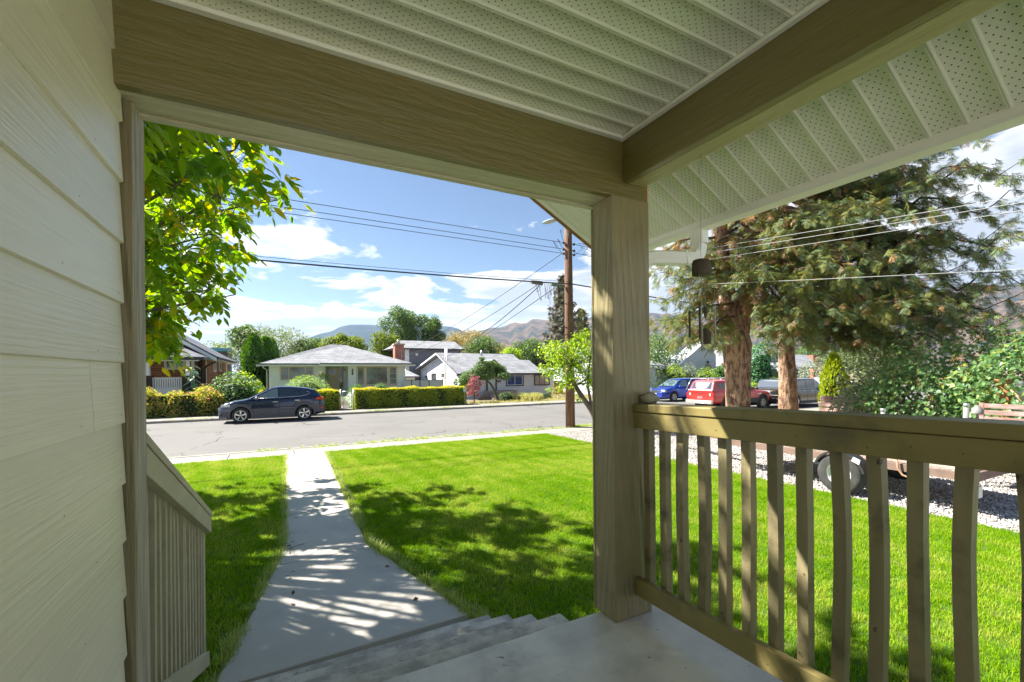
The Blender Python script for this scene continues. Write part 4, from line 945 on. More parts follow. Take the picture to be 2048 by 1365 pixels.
for i in range(34):      # the rest of the crown, above and behind
    z0 = 6.4+i*.2; a = i*2.4; L = 3.9*(1-(z0-6)/11)+.4; B.append(((SP1[0], SP1[1], z0), (SP1[0]+cos(a)*L, SP1[1]+sin(a)*L, z0-.12*L), .05, .9))
spruce('spruce_tree', 'big old spruce with a forked reddish scaly trunk beyond the railing', SP1, B, L_SPR, [(12.80, 9.18, -.1), (12.79, 9.15, .8), (12.76, 9.12, 1.8), (12.72, 9.14, 2.9), (12.66, 9.22, 3.5), (12.45, 9.40, 5), (12.4, 9.5, 7.5), (12.4, 9.5, 11.5)], [.42, .36, .36, .41, .36, .24, .18, .05], BARK, fl=.33, dens=1., hang=.6, mat2=L_SPRB, dead=L_DEAD, extra=stems, seg=18, t0=.24)
random.seed(9); B = []; SP2 = (17.25, 10.25, 0)
for u, v, D_, z0, sag in [(1990, 345, 10.5, 9.6, .02), (2048, 330, 10.6, 9.4, .03), (1950, 290, 11.0, 10.2, .0), (2060, 400, 10.6, 8.8, .03), (1940, 400, 11.5, 8.7, .04), (1960, 470, 11.8, 7.8, .06), (2020, 460, 11.0, 8.0, .05), (1840, 330, 12, 9.7, 0), (1780, 380, 13, 9.0, 0), (1890, 500, 11.6, 7.4, .06), (1830, 560, 11.8, 6.8, .06), (1950, 520, 11.9, 7.3, .08), (1990, 585, 10.9, 6.6, .06), (2040, 600, 10.7, 6.3, .05), (1960, 630, 11.5, 6.0, .08), (1880, 640, 11.8, 5.7, .07), (2060, 640, 10.5, 5.8, .05), (1800, 660, 12.6, 5.2, .05), (1720, 650, 13.3, 5.0, .03), (1660, 640, 14, 4.9, .0), (1900, 470, 14, 7.2, .03), (1760, 590, 14.2, 6.0, .03),
                          (1600, 690, 15, 4.6, -.02), (1520, 660, 15.8, 4.8, 0), (1690, 700, 14.4, 4.5, .0), (1560, 700, 15, 4.4, -.04), (2090, 560, 10.3, 6.9, .05), (2090, 480, 10.3, 7.8, .05), (1740, 700, 13.4, 4.7, .02), (1850, 700, 12.6, 4.8, .04), (1930, 690, 11.8, 5.0, .05)]:
    aim(u, v, D_, z0, SP2, sag=sag, wid=1.15)
for i in range(34):
    z0 = 7.5+i*.22; a = i*2.4+1; L = 4.2*(1-(z0-7)/11)+.4; B.append(((SP2[0], SP2[1], z0), (SP2[0]+cos(a)*L, SP2[1]+sin(a)*L, z0-.12*L), .05, .9))
spruce('spruce_tree', 'slimmer spruce behind the big one, trunk in front of the dark boxy wagon', SP2, B, L_SPRB, [(17.25, 10.25, -.1), (17.26, 10.25, .7), (17.22, 10.25, 1.7), (17.08, 10.2, 2.9), (16.98, 10.15, 3.1), (17.0, 10.15, 3.5), (16.9, 10.2, 6), (16.9, 10.2, 14.5)], [.36, .33, .30, .26, .30, .22, .19, .04], BARK, fl=.35, dens=1., hang=.55, mat2=L_SPR, dead=L_DEAD, seg=14)
# far spruces
def far_spruce(name, label, u, vtop, Y, zg, R_, n=70, mat=L_SPRF, hang=.7):
    x, _, zt = PY(u, vtop, Y); base = (x, Y, zg); H = zt-zg; Bf = []
    for i in range(n):
        t = (i/n)**.9; z = zg+H*(.10+.88*t); a = i*2.4; L = R_*(1-t)**.85*random.uniform(.75, 1.15)+.25
        Bf.append(((x, Y, z), (x+cos(a)*L, Y+sin(a)*L, z+(.10-.32*(1-t))*L), .05, min(1.1, .25*L+.3)))
    return spruce(name, label, base, Bf, mat, [(x, Y, zg-.2), (x, Y, zg+H*.5), (x, Y, zt)], [.32, .2, .02], BARKG, fl=.75, dens=.95, hang=hang, twigr=.012, seg=8, tnoise=0, fw=.045, rp=2)
random.seed(3)
far_spruce('spruce_tree', 'tall far spruce with drooping tan-green tips beside the utility pole', 1126, 545, 52, -.3, 3.9, 84)
far_spruce('spruce_tree', 'smaller dark far spruce right of the tall one, seen beside the post', 1163, 612, 60, -.3, 2.3, 46, L_SPR, .4)

# ================================================================== SHRUBS ON THE RIGHT
def heart(n=1):
    return [(0, 0, 0), (-.02, .22, .04), (.3, .36, .03), (.68, .22, -.02), (1, 0, -.12), (.68, -.22, -.02), (.3, -.36, .03), (-.02, -.22, .04), (.45, 0, -.03)], np.array([(0, 8, 1), (1, 8, 2), (2, 8, 3), (3, 8, 4), (4, 8, 5), (5, 8, 6), (6, 8, 7), (7, 8, 0)])
HV, HF = heart()
def lilac(label, c, r, n, seed, mat=L_LILAC, size=.095, leafparts=0):
    random.seed(seed); root = thing('lilac_shrub', label, 'shrub', c)
    P, Nn = ell_points(n, (0, 0, 0), r, .55)
    wv = 1+.16*(np.sin(P[:, 0]*3.7+seed)+np.sin(P[:, 1]*4.1)+np.sin(P[:, 2]*4.7+seed*2))/1.5; P = P*wv[:, None]; k = P[:, 2] > -r[2]*.86; P, Nn = P[k], Nn[k]
    Nn = norm(Nn*np.array([1.3, 1.3, .6])+np.array([0, 0, .5]))
    d = norm(rng.normal(size=(len(P), 3))*.5+Nn*.7+np.array([0, 0, -.75])); R_ = frames(d, norm(Nn+rng.normal(size=P.shape)*.4)); sc = size*rng.uniform(.7, 1.25, len(P))
    dist = np.linalg.norm((P+np.array(c))[:, :2], axis=1); order = np.argsort(dist+np.where(P[:, 2]+c[2] < 1.0, 50, 0))[:leafparts]; mk = np.ones(len(P), bool); mk[order] = False
    V, Fc = scatter(HV, HF, R_[mk], P[mk], sc[mk][:, None]*np.ones((1, 1)))
    link('foliage', mesh_np('foliage', V, Fc, mat), root)['kind'] = 'stuff'
    if leafparts:
        lm_ = mesh_np('leaf', HV, HF, mat)
        for i in order:
            o = link('leaf', lm_, root); o.location = P[i]; o.rotation_euler = Matrix(R_[i].tolist()).to_euler(); o.scale = (sc[i],)*3
    tb = MB()
    for i in range(16):
        a = random.uniform(0, 6.28); q = random.uniform(.4, .95)
        limb(tb, (c[0]+random.gauss(0, r[0]*.15), c[1]+random.gauss(0, r[1]*.3), 0), (c[0]+r[0]*q*cos(a), c[1]+r[1]*q*sin(a), c[2]+r[2]*random.uniform(-.2, .7)), .03, .006, .08, 6, 5)
    part('stems', tb, BARKG, root)
    # spent flower heads
    fm = MB()
    for i in range(11):
        a = random.uniform(0, 6.28); z = random.uniform(-.2, .9); s_ = math.sqrt(max(0, 1-z*z)); p = Vector((c[0]+r[0]*1.05*s_*cos(a), c[1]+r[1]*1.05*s_*sin(a), c[2]+r[2]*z*1.08))
        for j in range(7): fm.blob(p+Vector((random.gauss(0, .035), random.gauss(0, .035), random.gauss(0, .06))), (.016, .016, .02), 5, 3, .2, j)
    o = part('seed_heads', fm, M('seed_heads', (.30, .16, .05), (.20, .10, .04), rough=1, scale=9), root); o['kind'] = 'stuff'
    return root
lilac('large lilac bush with dark heart-shaped leaves at the right edge behind the bench', (13.4, 3.0, 1.45), (1.15, 1.6, 1.42), 4200, 31, leafparts=150)
lilac('lilac bush with bluish heart-shaped leaves left of the brown timber post', (13.9, 4.9, 1.35), (1.2, 1.5, 1.35), 4200, 32, leafparts=100)
lilac('looser dull green lilac bush at the left end of the shrub row', (14.9, 6.45, 1.15), (1.1, 1.0, 1.12), 3000, 33, L_GREY, .085)
lilac('tall lilac bush behind the row, topmost leaves against the far hills', (15.6, 4.0, 1.9), (1.3, 2.2, 1.45), 3200, 34)
shrub('low_shrub', 'pale leafy low shrub trailing over the stone wall behind the railing', (14.2, 5.9, .2), (.6, .9, .5), L_GREY, 1500, .09, seed=4, core=False)
blobs_tree('small_tree', 'loose pale green tree behind the lilac row', *PY(1765, 700, 9.5)[:2], 0, PY(1765, 668, 9.5)[2], .9, 1.5, L_WILLOW, 4200, .15, 14, .07, seed=8, shell=.6)
conifer_column('golden_cypress', 'bright chartreuse leaning conifer beside the pink timber wall', *PX(1668, 840, 19.5)[:2], 0, PX(1668, 712, 19.5)[2], .42, L_JUN, 3000, .12)
# weathered pink timber retaining wall under the shrubs
PINKW = M('pink_timber', (.46, .30, .25), (.33, .22, .19), rough=.9, scale=6, stretch=(4, .5, 4), bump=.6)
tw_ = thing('timber_wall', 'low retaining wall of faded pink timbers under the shrubs', 'wall', (16.9, 7.4, 0))
for i in range(6):
    part('timber', MB().box(16.85+random.uniform(-.01, .02), 5.2, .02+i*.20, 17.05, 8.93+random.uniform(-.05, .05), .02+i*.20+.165), PINKW, tw_, bevel=.012)
part('timber', MB().box(17.06, 8.7, 0, 19.6, 8.9, 1.0), PINKW, tw_, bevel=.01)
# brown timber post, corrugated sheet, leaning batten
tag(part('timber_post', MB().box(13.0, 3.33, 0, 13.2, 3.54, 1.885), M('brown_timber', (.36, .16, .055), (.22, .095, .035), rough=.8, scale=5, stretch=(4, 4, .4), bump=.5), bevel=.008), 'thick brown square timber post against the lilac leaves', 'post')
cg = MB(); a, b = Vector((13.35, 3.35, .1)), Vector((13.9, 1.9, .1)); P = []
for z in np.linspace(0, 1.75, 60): P.append([(a.x+(b.x-a.x)*t+.012*sin(z*70), a.y+(b.y-a.y)*t, .1+z) for t in (0, 1)])
cg.grid(P); tag(part('corrugated_sheet', cg, GALV), 'corrugated grey metal sheet leaning behind the brown timber post', 'metal sheet')
tag(part('batten', MB().bar((12.95, 3.36, 1.78), (12.9, 2.97, 1.25), .035, .035), M('pale_batten', (.50, .36, .20), (.40, .28, .15), rough=.8, scale=5)), 'pale wooden batten leaning on the brown post', 'batten')
# garden bench
BW = M('bench_wood', (.36, .29, .26), (.24, .15, .12), rough=.85, scale=6, stretch=(3, .5, 3), bump=.7, c3=(.30, .12, .08), s3=3)
be = thing('garden_bench', 'weathered wooden slatted bench with peeling red paint at the right edge', 'bench', (11.6, 2.6, 0))
y0, y1 = 1.85, 3.33
for y in (y0, y1-.065): part('leg', MB().box(11.5, y, 0, 11.565, y+.065, 1.468), BW, be, bevel=.005); part('leg', MB().box(10.95, y, 0, 11.01, y+.065, .62), BW, be, bevel=.005); part('armrest', MB().box(10.93, y-.005, .622, 11.498, y+.07, .65), BW, be, bevel=.004)
for z in (1.375, 1.255, 1.135, 1.015, .895, .775): part('back_slat', MB().box(11.505, y0+.067, z, 11.53, y1-.067, z+.083), BW, be, bevel=.004)
for i in range(5): part('seat_slat', MB().box(11.0+i*.10, y0+.067, .43, 11.085+i*.10, y1-.067, .455), BW, be, bevel=.004)
# bird feeder-like white finial beside the bench
tag(part('garden_lantern', MB().lathe((11.2, PX(1955, 830, 11.2)[1], .0), [(.02, 0), (.02, 1.27), (.085, 1.275), (.09, 1.30), (.075, 1.37), (.03, 1.43), (.001, 1.44)], 12), M('lantern_grey', (.25, .24, .22), (.18, .17, .16), rough=.6, scale=9)), 'small pale domed garden lantern on a stake left of the bench', 'lantern')

# ================================================================== TRAILER
TRW = M('trailer_frame', (.24, .15, .115), (.16, .11, .09), rough=.7, scale=5, bump=.3); DECKW = M('trailer_deck', (.38, .31, .25), (.27, .21, .17), rough=.9, scale=6, stretch=(.6, 5, 5), bump=.6)
tr = thing('utility_trailer', 'flat wooden deck utility trailer parked on the gravel behind the railing', 'trailer', (9.4, 4.2, 0))
def T(x, y, z): return (x, y, z)
ty0, ty1 = 2.60, 6.5
for x in (8.62, 10.28): part('side_rail', MB().box(x, ty0, .50, x+.06, ty1, .62), TRW, tr, bevel=.004)
part('rear_rail', MB().box(8.66, ty0-.02, .47, 10.3, ty0+.05, .60), TRW, tr, bevel=.004); part('front_rail', MB().box(8.66, ty1-.05, .50, 10.3, ty1, .62), TRW, tr, bevel=.004)
for i in range(11): part('deck_board', MB().box(8.69+i*.144, ty0+.055, .622, 8.69+i*.144+.135, ty1-.055, .655), DECKW, tr, bevel=.003)
part('drawbar', MB().bar((9.0, 6.45, .55), (9.48, 8.4, .52), .07, .09).bar((9.95, 6.45, .55), (9.52, 8.4, .52), .07, .09), TRW, tr); part('drawbar_tongue', MB().bar((9.5, 8.2, .52), (9.5, 9.2, .52), .07, .08), GALV, tr)
part('jack_stand', MB().tube([(9.38, 8.3, .05), (9.38, 8.3, .75)], .03, 8).box(9.30, 8.22, .0, 9.46, 8.38, .05), GALV, tr)
for (y, zt, x) in ((3.73, 1.45, 8.72), (2.76, 1.62, 8.70)):
    yy_ = y
for px, py, zt, ln in ((8.75, 3.66, 1.46, .0), (8.75, 2.71, 1.60, .05)):
    o = part('guide_pole', MB().tube([(px, py, .5), (px+.0, py-ln, zt-.04)], .033, 12), M('guide_pipe', (.26, .26, .25), (.20, .20, .19), rough=.45, scale=7), tr); part('cap', MB().tube([(px, py-ln, zt-.045), (px, py-ln, zt)], .037, 12), GALV, o)
RUB = M('tyre_rubber', (.035, .035, .036), (.06, .058, .055), rough=.85, scale=9); RIMW = M('rim_white', (.62, .62, .60), rough=.4)
def wheel(parent, c, r, wdt, rim=RIMW, spokes=0, rimr=.62, side=-1, axis='y', tname='wheel', sp_mat=None, dark=DARKM):
    """wheel in the plane across 'axis'; side = outward sign"""
    h = wdt/2; s = side
    tp = [(r*rimr, -h), (r*.80, -h*1.02), (r*.94, -h*.95), (r, -h*.68), (r, h*.68), (r*.94, h*.95), (r*.80, h*1.02), (r*rimr, h)]
    wo = part(tname, MB().lathe(c, tp, 32, axis), RUB, parent, origin=c)
    rm_ = MB().lathe(c, [(r*rimr*1.01, s*h*.9), (r*rimr*.93, s*h*.8), (r*rimr*.90, s*h*.2), (r*rimr*.90, -s*h)], 28, axis)
    part('rim_barrel', rm_, rim if not spokes else (sp_mat or rim), wo)
    if not spokes:
        part('rim', MB().lathe(c, [(r*rimr*.92, s*h*.6), (r*rimr*.66, s*h*.25), (r*rimr*.45, s*h*.5), (r*.16, s*h*.55), (r*.14, s*h*.95), (.001, s*h*.95)], 28, axis), rim, wo)
        hl = MB()
        for i in range(5):
            a = 2*pi*i/5+.3; q = r*rimr*.66; hc = Vector(c)+(Vector((cos(a)*q, 0, sin(a)*q)) if axis == 'y' else Vector((0, cos(a)*q, sin(a)*q)))
            ov = [(q2*r*.10, s*h*.36) for q2 in (0.01, 1)]
            hl.lathe(tuple(hc), ov, 10, axis)
        part('rim_hole', hl, dark, wo)
    else:
        part('brake_disc', MB().lathe(c, [(.001, s*h*.1), (r*rimr*.88, s*h*.1)], 20, axis), dark, wo)
        sp_ = MB()
        for i in range(spokes):
            a = 2*pi*i/spokes+.25+c[0]; dd = .17 if spokes <= 6 else .09
            for da, k in ((0, 1.),):
                e1, e2 = a-dd, a+dd; i1, i2 = a-dd*2.6, a+dd*2.6
                ro, ri = r*rimr*.93, r*.15
                pts_ = [(ri, i1, .75), (ri, i2, .75), (ro, e2, .85), (ro, e1, .85)]
                f = lambda q, an, hh: (c[0]+cos(an)*q, c[1]+s*h*hh, c[2]+sin(an)*q) if axis == 'y' else (c[0]+s*h*hh, c[1]+cos(an)*q, c[2]+sin(an)*q)
                v8 = [f(q, an, hh-.25) for q, an, hh in pts_]+[f(q, an, hh) for q, an, hh in pts_]; sp_.hexa(v8)
        part('spoke_set', sp_, rim, wo)
        part('rim', MB().lathe(c, [(r*rimr*1.0, s*h*.93), (r*rimr*.96, s*h*.97), (r*rimr*.89, s*h*.8)], 28, axis), rim, wo)
        part('hub_cap', MB().lathe(c, [(r*.16, s*h*.6), (r*.16, s*h*.85), (.001, s*h*.9)], 14, axis), rim, wo)
    return wo
wheel(tr, (8.46, 4.14, .342), .342, .20, RIMW, 0, .56, -1, 'x'); wheel(tr, (10.55, 4.14, .342), .342, .20, RIMW, 0, .56, 1, 'x')
def fender(x0, x1, yc, zc, r, a0, a1):
    b = MB(); P = []
    for a in np.linspace(a0, a1, 16): P.append([(x, yc+r*cos(a), zc+r*sin(a)) for x in (x0, x1)])
    b.grid(P); P2 = [[(x0, yc+q*cos(a), zc+q*sin(a)) for q in (r, r-.035)] for a in np.linspace(a0, a1, 16)]; b.grid(P2); return b
part('fender', fender(8.34, 8.60, 4.14, .33, .40, rad(18), rad(168)), DARKM, tr); part('fender', fender(10.42, 10.68, 4.14, .33, .40, rad(18), rad(168)), DARKM, tr)
part('fender_sticker', MB().prism([(3.80, .63), (3.90, .67), (3.93, .60), (3.82, .55)], 'x', 8.332, 8.337), WHITE, tr)
part('side_marker', MB().box(8.60, 5.32, .54, 8.618, 5.40, .585), M('amber_lens', (.8, .22, .01), rough=.2), tr)
part('spare_hose', MB().tube([(8.58, 3.42, .72), (8.57, 3.40, .55), (8.56, 3.34, .46), (8.56, 3.25, .43), (8.57, 3.12, .45)], .016, 7), M('rust_strap', (.33, .19, .12), rough=.8), tr)
part('tail_light', MB().box(8.60, 2.63, .44, 8.70, 2.70, .56), M('red_lens', (.65, .01, .012), rough=.15, coat=.6), tr, bevel=.02)
part('number_plate', MB().prism([(8.66, .25), (8.95, .25), (8.95, .41), (8.66, .41)], 'y', 2.56, 2.568), WHITE, tr); part('plate_sticker', MB().box(8.70, 2.552, .265, 8.745, 2.559, .30), M('green_sticker', (.02, .30, .20), rough=.5), tr)

# ================================================================== UTILITY POLE AND WIRES
POLEM = M('pole_wood', (.20, .11, .065), (.10, .055, .035), rough=.95, scale=7, stretch=(3, 3, .25), bump=.8, c3=(.26, .17, .105), s3=2)
PXp, PYp = 9.83, 14.08
pole = thing('utility_pole', 'brown wooden utility pole with street lamp arm standing at the kerb', 'utility pole', (PXp, PYp, 0))
part('pole', MB().tube([(PXp, PYp, -.3), (PXp-.02, PYp, 4), (PXp-.04, PYp, 9.3)], [.185, .165, .135], 16, noise=.012), POLEM, pole)
LX, LZ = PY(1112, 447, 14.0)[0], PY(1112, 440, 14.0)[2]
part('lamp_arm', MB().tube(smooth_path([Vector(p) for p in ((PXp-.12, PYp-.1, 7.28), (PXp-.25, PYp-.1, 7.65), (9.30, PYp-.1, 7.86), (LX, PYp-.1, 7.80))], 5), .028, 8), GALV, pole)
lh = MB(); lh.grid([[(LX+.02-L_*.72, PYp-.1+cos(a)*w_*.5, 7.80-L_*.22+sin(a)*w_*.28) for a in np.linspace(0, 2*pi, 13)] for L_, w_ in ((0, .06), (.05, .20), (.3, .30), (.55, .30), (.8, .16), (.86, .02))])
part('lamp_head', lh, M('lamp_grey', (.42, .44, .42), rough=.5), pole)
for z in (7.03, 6.78, 6.62): part('insulator', MB().lathe((PXp-.24, PYp, z-.05), [(.001, 0), (.035, 0), (.05, .05), (.03, .09), (.001, .1)], 10).bar((PXp-.24, PYp, z), (PXp+.24, PYp, z), .03, .03).lathe((PXp+.24, PYp, z-.05), [(.001, 0), (.035, 0), (.05, .05), (.03, .09), (.001, .1)], 10), DARKM, pole)
part('splice_case', MB().tube([(8.15, PYp, 5.42), (8.62, PYp, 5.40)], .075, 10), M('splice_grey', (.16, .16, .16), rough=.6), pole); part('splice_case', MB().tube([(9.0, PYp, 5.40), (9.6, PYp, 5.36)], .06, 10), M('splice_green', (.16, .20, .17), rough=.6), pole)
jw = MB(); random.seed(2)
def arc(a, b, d, r=.008, n=8): jw.tube([Vector(a).lerp(Vector(b), t)+Vector(d)*sin(pi*t) for t in np.linspace(0, 1, n)], r, 4)
for i in range(7): arc((8.3+.2*i, PYp, 5.45), (8.45+.17*i, PYp-.05, 5.40), (random.uniform(-.2, .2), 0, -.35-random.uniform(0, .35)))
for z1, z2, x_ in ((7.03, 6.78, -.4), (6.78, 6.62, -.55), (7.4, 6.9, -.3), (7.0, 6.62, .5), (6.78, 7.1, .7), (6.62, 6.95, .9), (7.1, 6.7, 1.1)): arc((PXp+x_, PYp, z1), (PXp+x_*.6, PYp, z2), (x_*.5, 0, random.uniform(-.1, .35)))
arc((8.75, PYp, 5.3), (8.76, PYp, 4.85), (0, 0, 0)); arc((8.95, PYp, 5.25), (8.96, PYp, 4.65), (0, 0, 0))
part('jumper_wires', jw, WIREM, pole)['kind'] = 'stuff'
def wire(label, a, b, sag, r=.011, mat=WIREM, n=22, group=None):
    a, b = Vector(a), Vector(b); m_ = MB().tube([a.lerp(b, t)-Vector((0, 0, sag*4*t*(1-t))) for t in np.linspace(0, 1, n)], r, 5, cap=False)
    return tag(part('overhead_wire', m_, mat), label, 'wire', group)
for k, (zl, zr, nm) in enumerate(((6.96, 7.03, 'uppermost'), (6.72, 6.78, 'middle'), (6.55, 6.62, 'lowest'))):
    dz = (7.02, 6.77, 6.6)[k]; x1_, z1_ = PY([515, 535, 540][k], [395, 412, 425][k], 14.05)[::2]
    wire('%s of the three thin power lines left of the utility pole' % nm, (PXp-.24, PYp, zr), (PXp-.24+(x1_-PXp)*3.2, PYp, zr+(z1_-zr)*1.0+.15), .0, .0095)
wire('thick black telephone cable crossing the sky to the pole', (PXp, PYp-.15, 5.45), (-24, PYp-.15, 5.9), .42, .024)
wire('thin steel strand just above the thick telephone cable', (PXp, PYp-.15, 5.53), (-24, PYp-.15, 6.05), .42, .007)
q = [PD(2048, 385, 7.6), PD(2048, 398, 7.6), PD(2048, 414, 7.6)]
for k, z0 in enumerate((6.0, 5.85, 5.62)):
    a = Vector((PXp, PYp, z0)); b = Vector(q[k]); e = a+(b-a)*1.6
    wire('%s of the three silvery service wires crossing the spruce' % ('uppermost', 'middle', 'lowest')[k], a, e, .06, .0055, WIREL)
a = Vector((PXp, PYp, 5.3)); wire('single silvery wire crossing low over the spruce trunk', a, a+(Vector(PD(2048, 528, 7.8))-a)*1.6, .10, .0055, WIREL)
wire('service wire from the pole to the brick chimney, upper one', (PXp-.3, PYp, 6.62), PY(800, 706, 39.3), .35, .012)
wire('service wire from the pole to the brick chimney, lower one', (8.45, PYp, 5.35), PY(800, 712, 39.3), .5, .012)
wire('twisted service cable from the pole to the mast of the white bungalow', (8.5, PYp, 5.3), PY(894, 700, 38.6), .5, .018)
wire('thin line sloping from the pole behind the white bungalow', (9.2, PYp, 5.3), PY(840, 732, 60), .6, .014)
wire('right hand power line beyond the pole, upper', (PXp+.24, PYp, 7.03), (60, PYp+2, 7.0), .5, .0095); wire('right hand power line beyond the pole, lower', (PXp+.24, PYp, 6.7), (60, PYp+2, 6.7), .5, .0095)
wire('telephone cable continuing right behind the porch post', (PXp, PYp-.15, 5.45), (60, PYp+2, 5.4), .5, .024)
# ================================================================== HOUSES
def onplane(u, v, Y0, z0, s):
    d = ray(u, v); t = (z0-EYE-Y0*s)/(d[2]-d[1]*s); return (d[0]*t, d[1]*t, EYE+d[2]*t)
def slabroof(name, pts, mat, parent, th=.12):
    n = len(pts); b = MB(); v = [tuple(p) for p in pts]+[(p[0], p[1], p[2]-th) for p in pts]
    b.add(v, [tuple(range(n)), tuple(range(n, 2*n))[::-1]]+[(i, i+n, (i+1) % n+n, (i+1) % n) for i in range(n)]); return part(name, b, mat, parent)
def window(parent, a0, a1, z0, z1, pos, frame, vs=(), hs=(), axis='y', t=.07, out=-1, pane=None, fd=.05, label=None, split=None):
    """window on a wall at pos; axis = wall normal; vs/hs = mullion positions 0..1"""
    fr = MB()
    def bx(p0, p1, q0, q1, d0, d1):
        lo, hi = sorted((pos+out*d0, pos+out*d1))
        fr.box(p0, lo, q0, p1, hi, q1) if axis == 'y' else fr.box(lo, p0, q0, hi, p1, q1)
    bx(a0, a0+t, z0, z1, 0, fd); bx(a1-t, a1, z0, z1, 0, fd); bx(a0+t, a1-t, z1-t, z1, 0, fd); bx(a0+t, a1-t, z0, z0+t, 0, fd+.02)
    W, H = a1-a0-2*t, z1-z0-2*t; xs_ = [a0+t]; 
    for f, mw in vs: c = a0+t+W*f; bx(c-mw/2, c+mw/2, z0+t, z1-t, 0, fd-.005)
    for f in hs: c = z0+t+H*f; bx(a0+t, a1-t, c-.02, c+.02, 0, fd-.012)
    wn = part('window', fr, frame, parent, label=label)
    e = [a0+t]; 
    for f, mw in vs: e += [a0+t+W*f-mw/2, a0+t+W*f+mw/2]
    e.append(a1-t)
    for i in range(0, len(e), 2):
        b = MB(); lo, hi = sorted((pos+out*.004, pos+out*.016))
        b.box(e[i], lo, z0+t, e[i+1], hi, z1-t) if axis == 'y' else b.box(lo, e[i], z0+t, hi, e[i+1], z1-t)
        part('pane', b, pane or PANE, wn)
    return wn
STUC = M('white_stucco', (.88, .89, .86), (.83, .84, .81), rough=.9, scale=3, bump=.4, bscale=30, bdist=.01)
TEAL = M('teal_trim', (.11, .20, .20), rough=.6); BEIGE = M('beige_trim', (.68, .54, .43), rough=.6); CREAM = M('cream_paint', (.66, .64, .55), rough=.6); TAN = M('tan_door', (.56, .45, .31), (.50, .40, .28), rough=.5, scale=4)
FASC = M('fascia_white', (.78, .80, .79), rough=.5)
z3 = lambda x, y: (520+x*.16602, 660+y*.16602)
# ---- white stucco bungalow, number 324
H = thing('bungalow', 'white stucco bungalow with low grey hip roof and big picture window', 'house', (4.5, 43, .35))
xl = PY(538, 770, 38.4)[0]; xm = PY(697, 770, 37.35)[0]; xr = PY(809, 770, 37.35)[0]; xd = PY(650.5, 770, 38.4)[0]
b = MB(); b.box(xl, 38.4, .2, xd, 48, 2.95); b.box(xd+.002, 39.3, .2, xm, 48, 2.94); b.box(xm, 37.35, .2, xr, 48, 2.949)
part('wall', b, STUC, H)
part('foundation_band', MB().box(xl-.01, 38.37, .2, xd, 38.395, .92).box(xm-.002, 37.32, .2, xr+.01, 37.345, .92), TEAL, H)
ze = PY(640, 728.5, 37.9)[2]; xe0, xe1 = PY(513, 729, 37.8)[0], PY(830, 727, 36.7)[0]
ax, ay, az = PY(664, 689, 43.2); wx_, wy_, wz_ = PY(726, 700, 41)
x_w0 = PY(641, 729, 36.7)[0]
b = MB(); b.add([(xe0, 37.8, ze), (xe1, 37.8, ze), (xe1, 49, ze), (xe0, 49, ze), (ax-.1, ay, az), (ax+1.2, ay+.3, az-.04)], [(0, 1, 5, 4), (1, 2, 5), (2, 3, 4, 5), (3, 0, 4), (3, 2, 1, 0)])
b.add([(x_w0, 36.7, ze-.004), (xe1+.01, 36.7, ze-.004), (xe1+.01, 46.6, ze-.004), (x_w0, 46.6, ze-.004), (wx_, wy_, wz_), (wx_, 46.5, wz_+.02)], [(0, 1, 4), (1, 2, 5, 4), (2, 3, 5), (3, 0, 4, 5), (3, 2, 1, 0)])
part('roof', b, ROOFG, H)
fb = MB(); fb.box(xe0-.02, 37.76, ze-.17, x_w0-.02, 37.80, ze+.01); fb.box(x_w0-.03, 36.66, ze-.18, xe1+.03, 36.70, ze+.012); fb.box(xe0-.03, 37.81, ze-.17, xe0-.005, 48.9, ze+.01); fb.box(xe1+.012, 36.71, ze-.17, xe1+.045, 48.9, ze+.01); fb.box(xe0, 37.81, ze-.03, xe1, 38.39, ze-.01)
part('fascia', fb, FASC, H)
gb = MB(); gb.box(xe0-.05, 37.66, ze-.05, x_w0-.05, 37.755, ze+.045); gb.box(x_w0-.06, 36.56, ze-.05, xe1+.06, 36.655, ze+.05); part('gutter', gb, M('gutter_grey', (.09, .10, .12), rough=.5), H)
def W3(x0, y0, x1, y1, Y, **k):
    a = PY(*z3(x0, y0), Y); c = PY(*z3(x1, y1), Y); return (a[0], c[0], c[2], a[2], Y)
q = W3(238, 440, 648, 605, 38.4); window(H, *q, BEIGE, vs=[(.24, .06), (.76, .06)], t=.09, pane=PANEL)
q = W3(1158, 436, 1655, 668, 37.35); window(H, *q, BEIGE, vs=[(.185, .22), (.80, .22)], t=.13, pane=PANEL)
hx = W3(1568, 452, 1640, 650, 37.30)
part('glazing_bar', MB().box(hx[0], 37.29, hx[2]+.42, hx[1], 37.31, hx[2]+.45).box(hx[0], 37.29, hx[2]+.85, hx[1], 37.31, hx[2]+.88), WHITE, H)
q = W3(800, 450, 940, 715, 39.3); df = part('door', MB().box(q[0], 39.25, q[2], q[1], 39.295, q[3]), TAN, H)
part('door_window', MB().box(*(lambda a: (a[0], 39.235, a[2], a[1], 39.249, a[3]))(W3(825, 474, 915, 542, 39.25))), PANEL, df); part('handle', MB().box(q[1]-.12, 39.20, q[2]+.85, q[1]-.08, 39.249, q[2]+1.05), GALV, df)
part('door_panel', MB().box(q[0]+.14, 39.232, q[2]+.2, q[0]+.40, 39.249, q[2]+1.0).box(q[0]+.50, 39.232, q[2]+.2, q[1]-.16, 39.249, q[2]+1.0), TAN, df)
q = W3(940, 447, 1012, 715, 39.3); window(H, q[0], q[1], q[2], q[3], 39.3, M('beige_side', (.60, .50, .38), rough=.6), t=.09, pane=PANE)
part('porch_post', MB().box(*(lambda a: (a[0], 37.0, .4, a[1], 37.12, ze-.03))(W3(782, 440, 797, 620, 37.0))), TEAL, H)
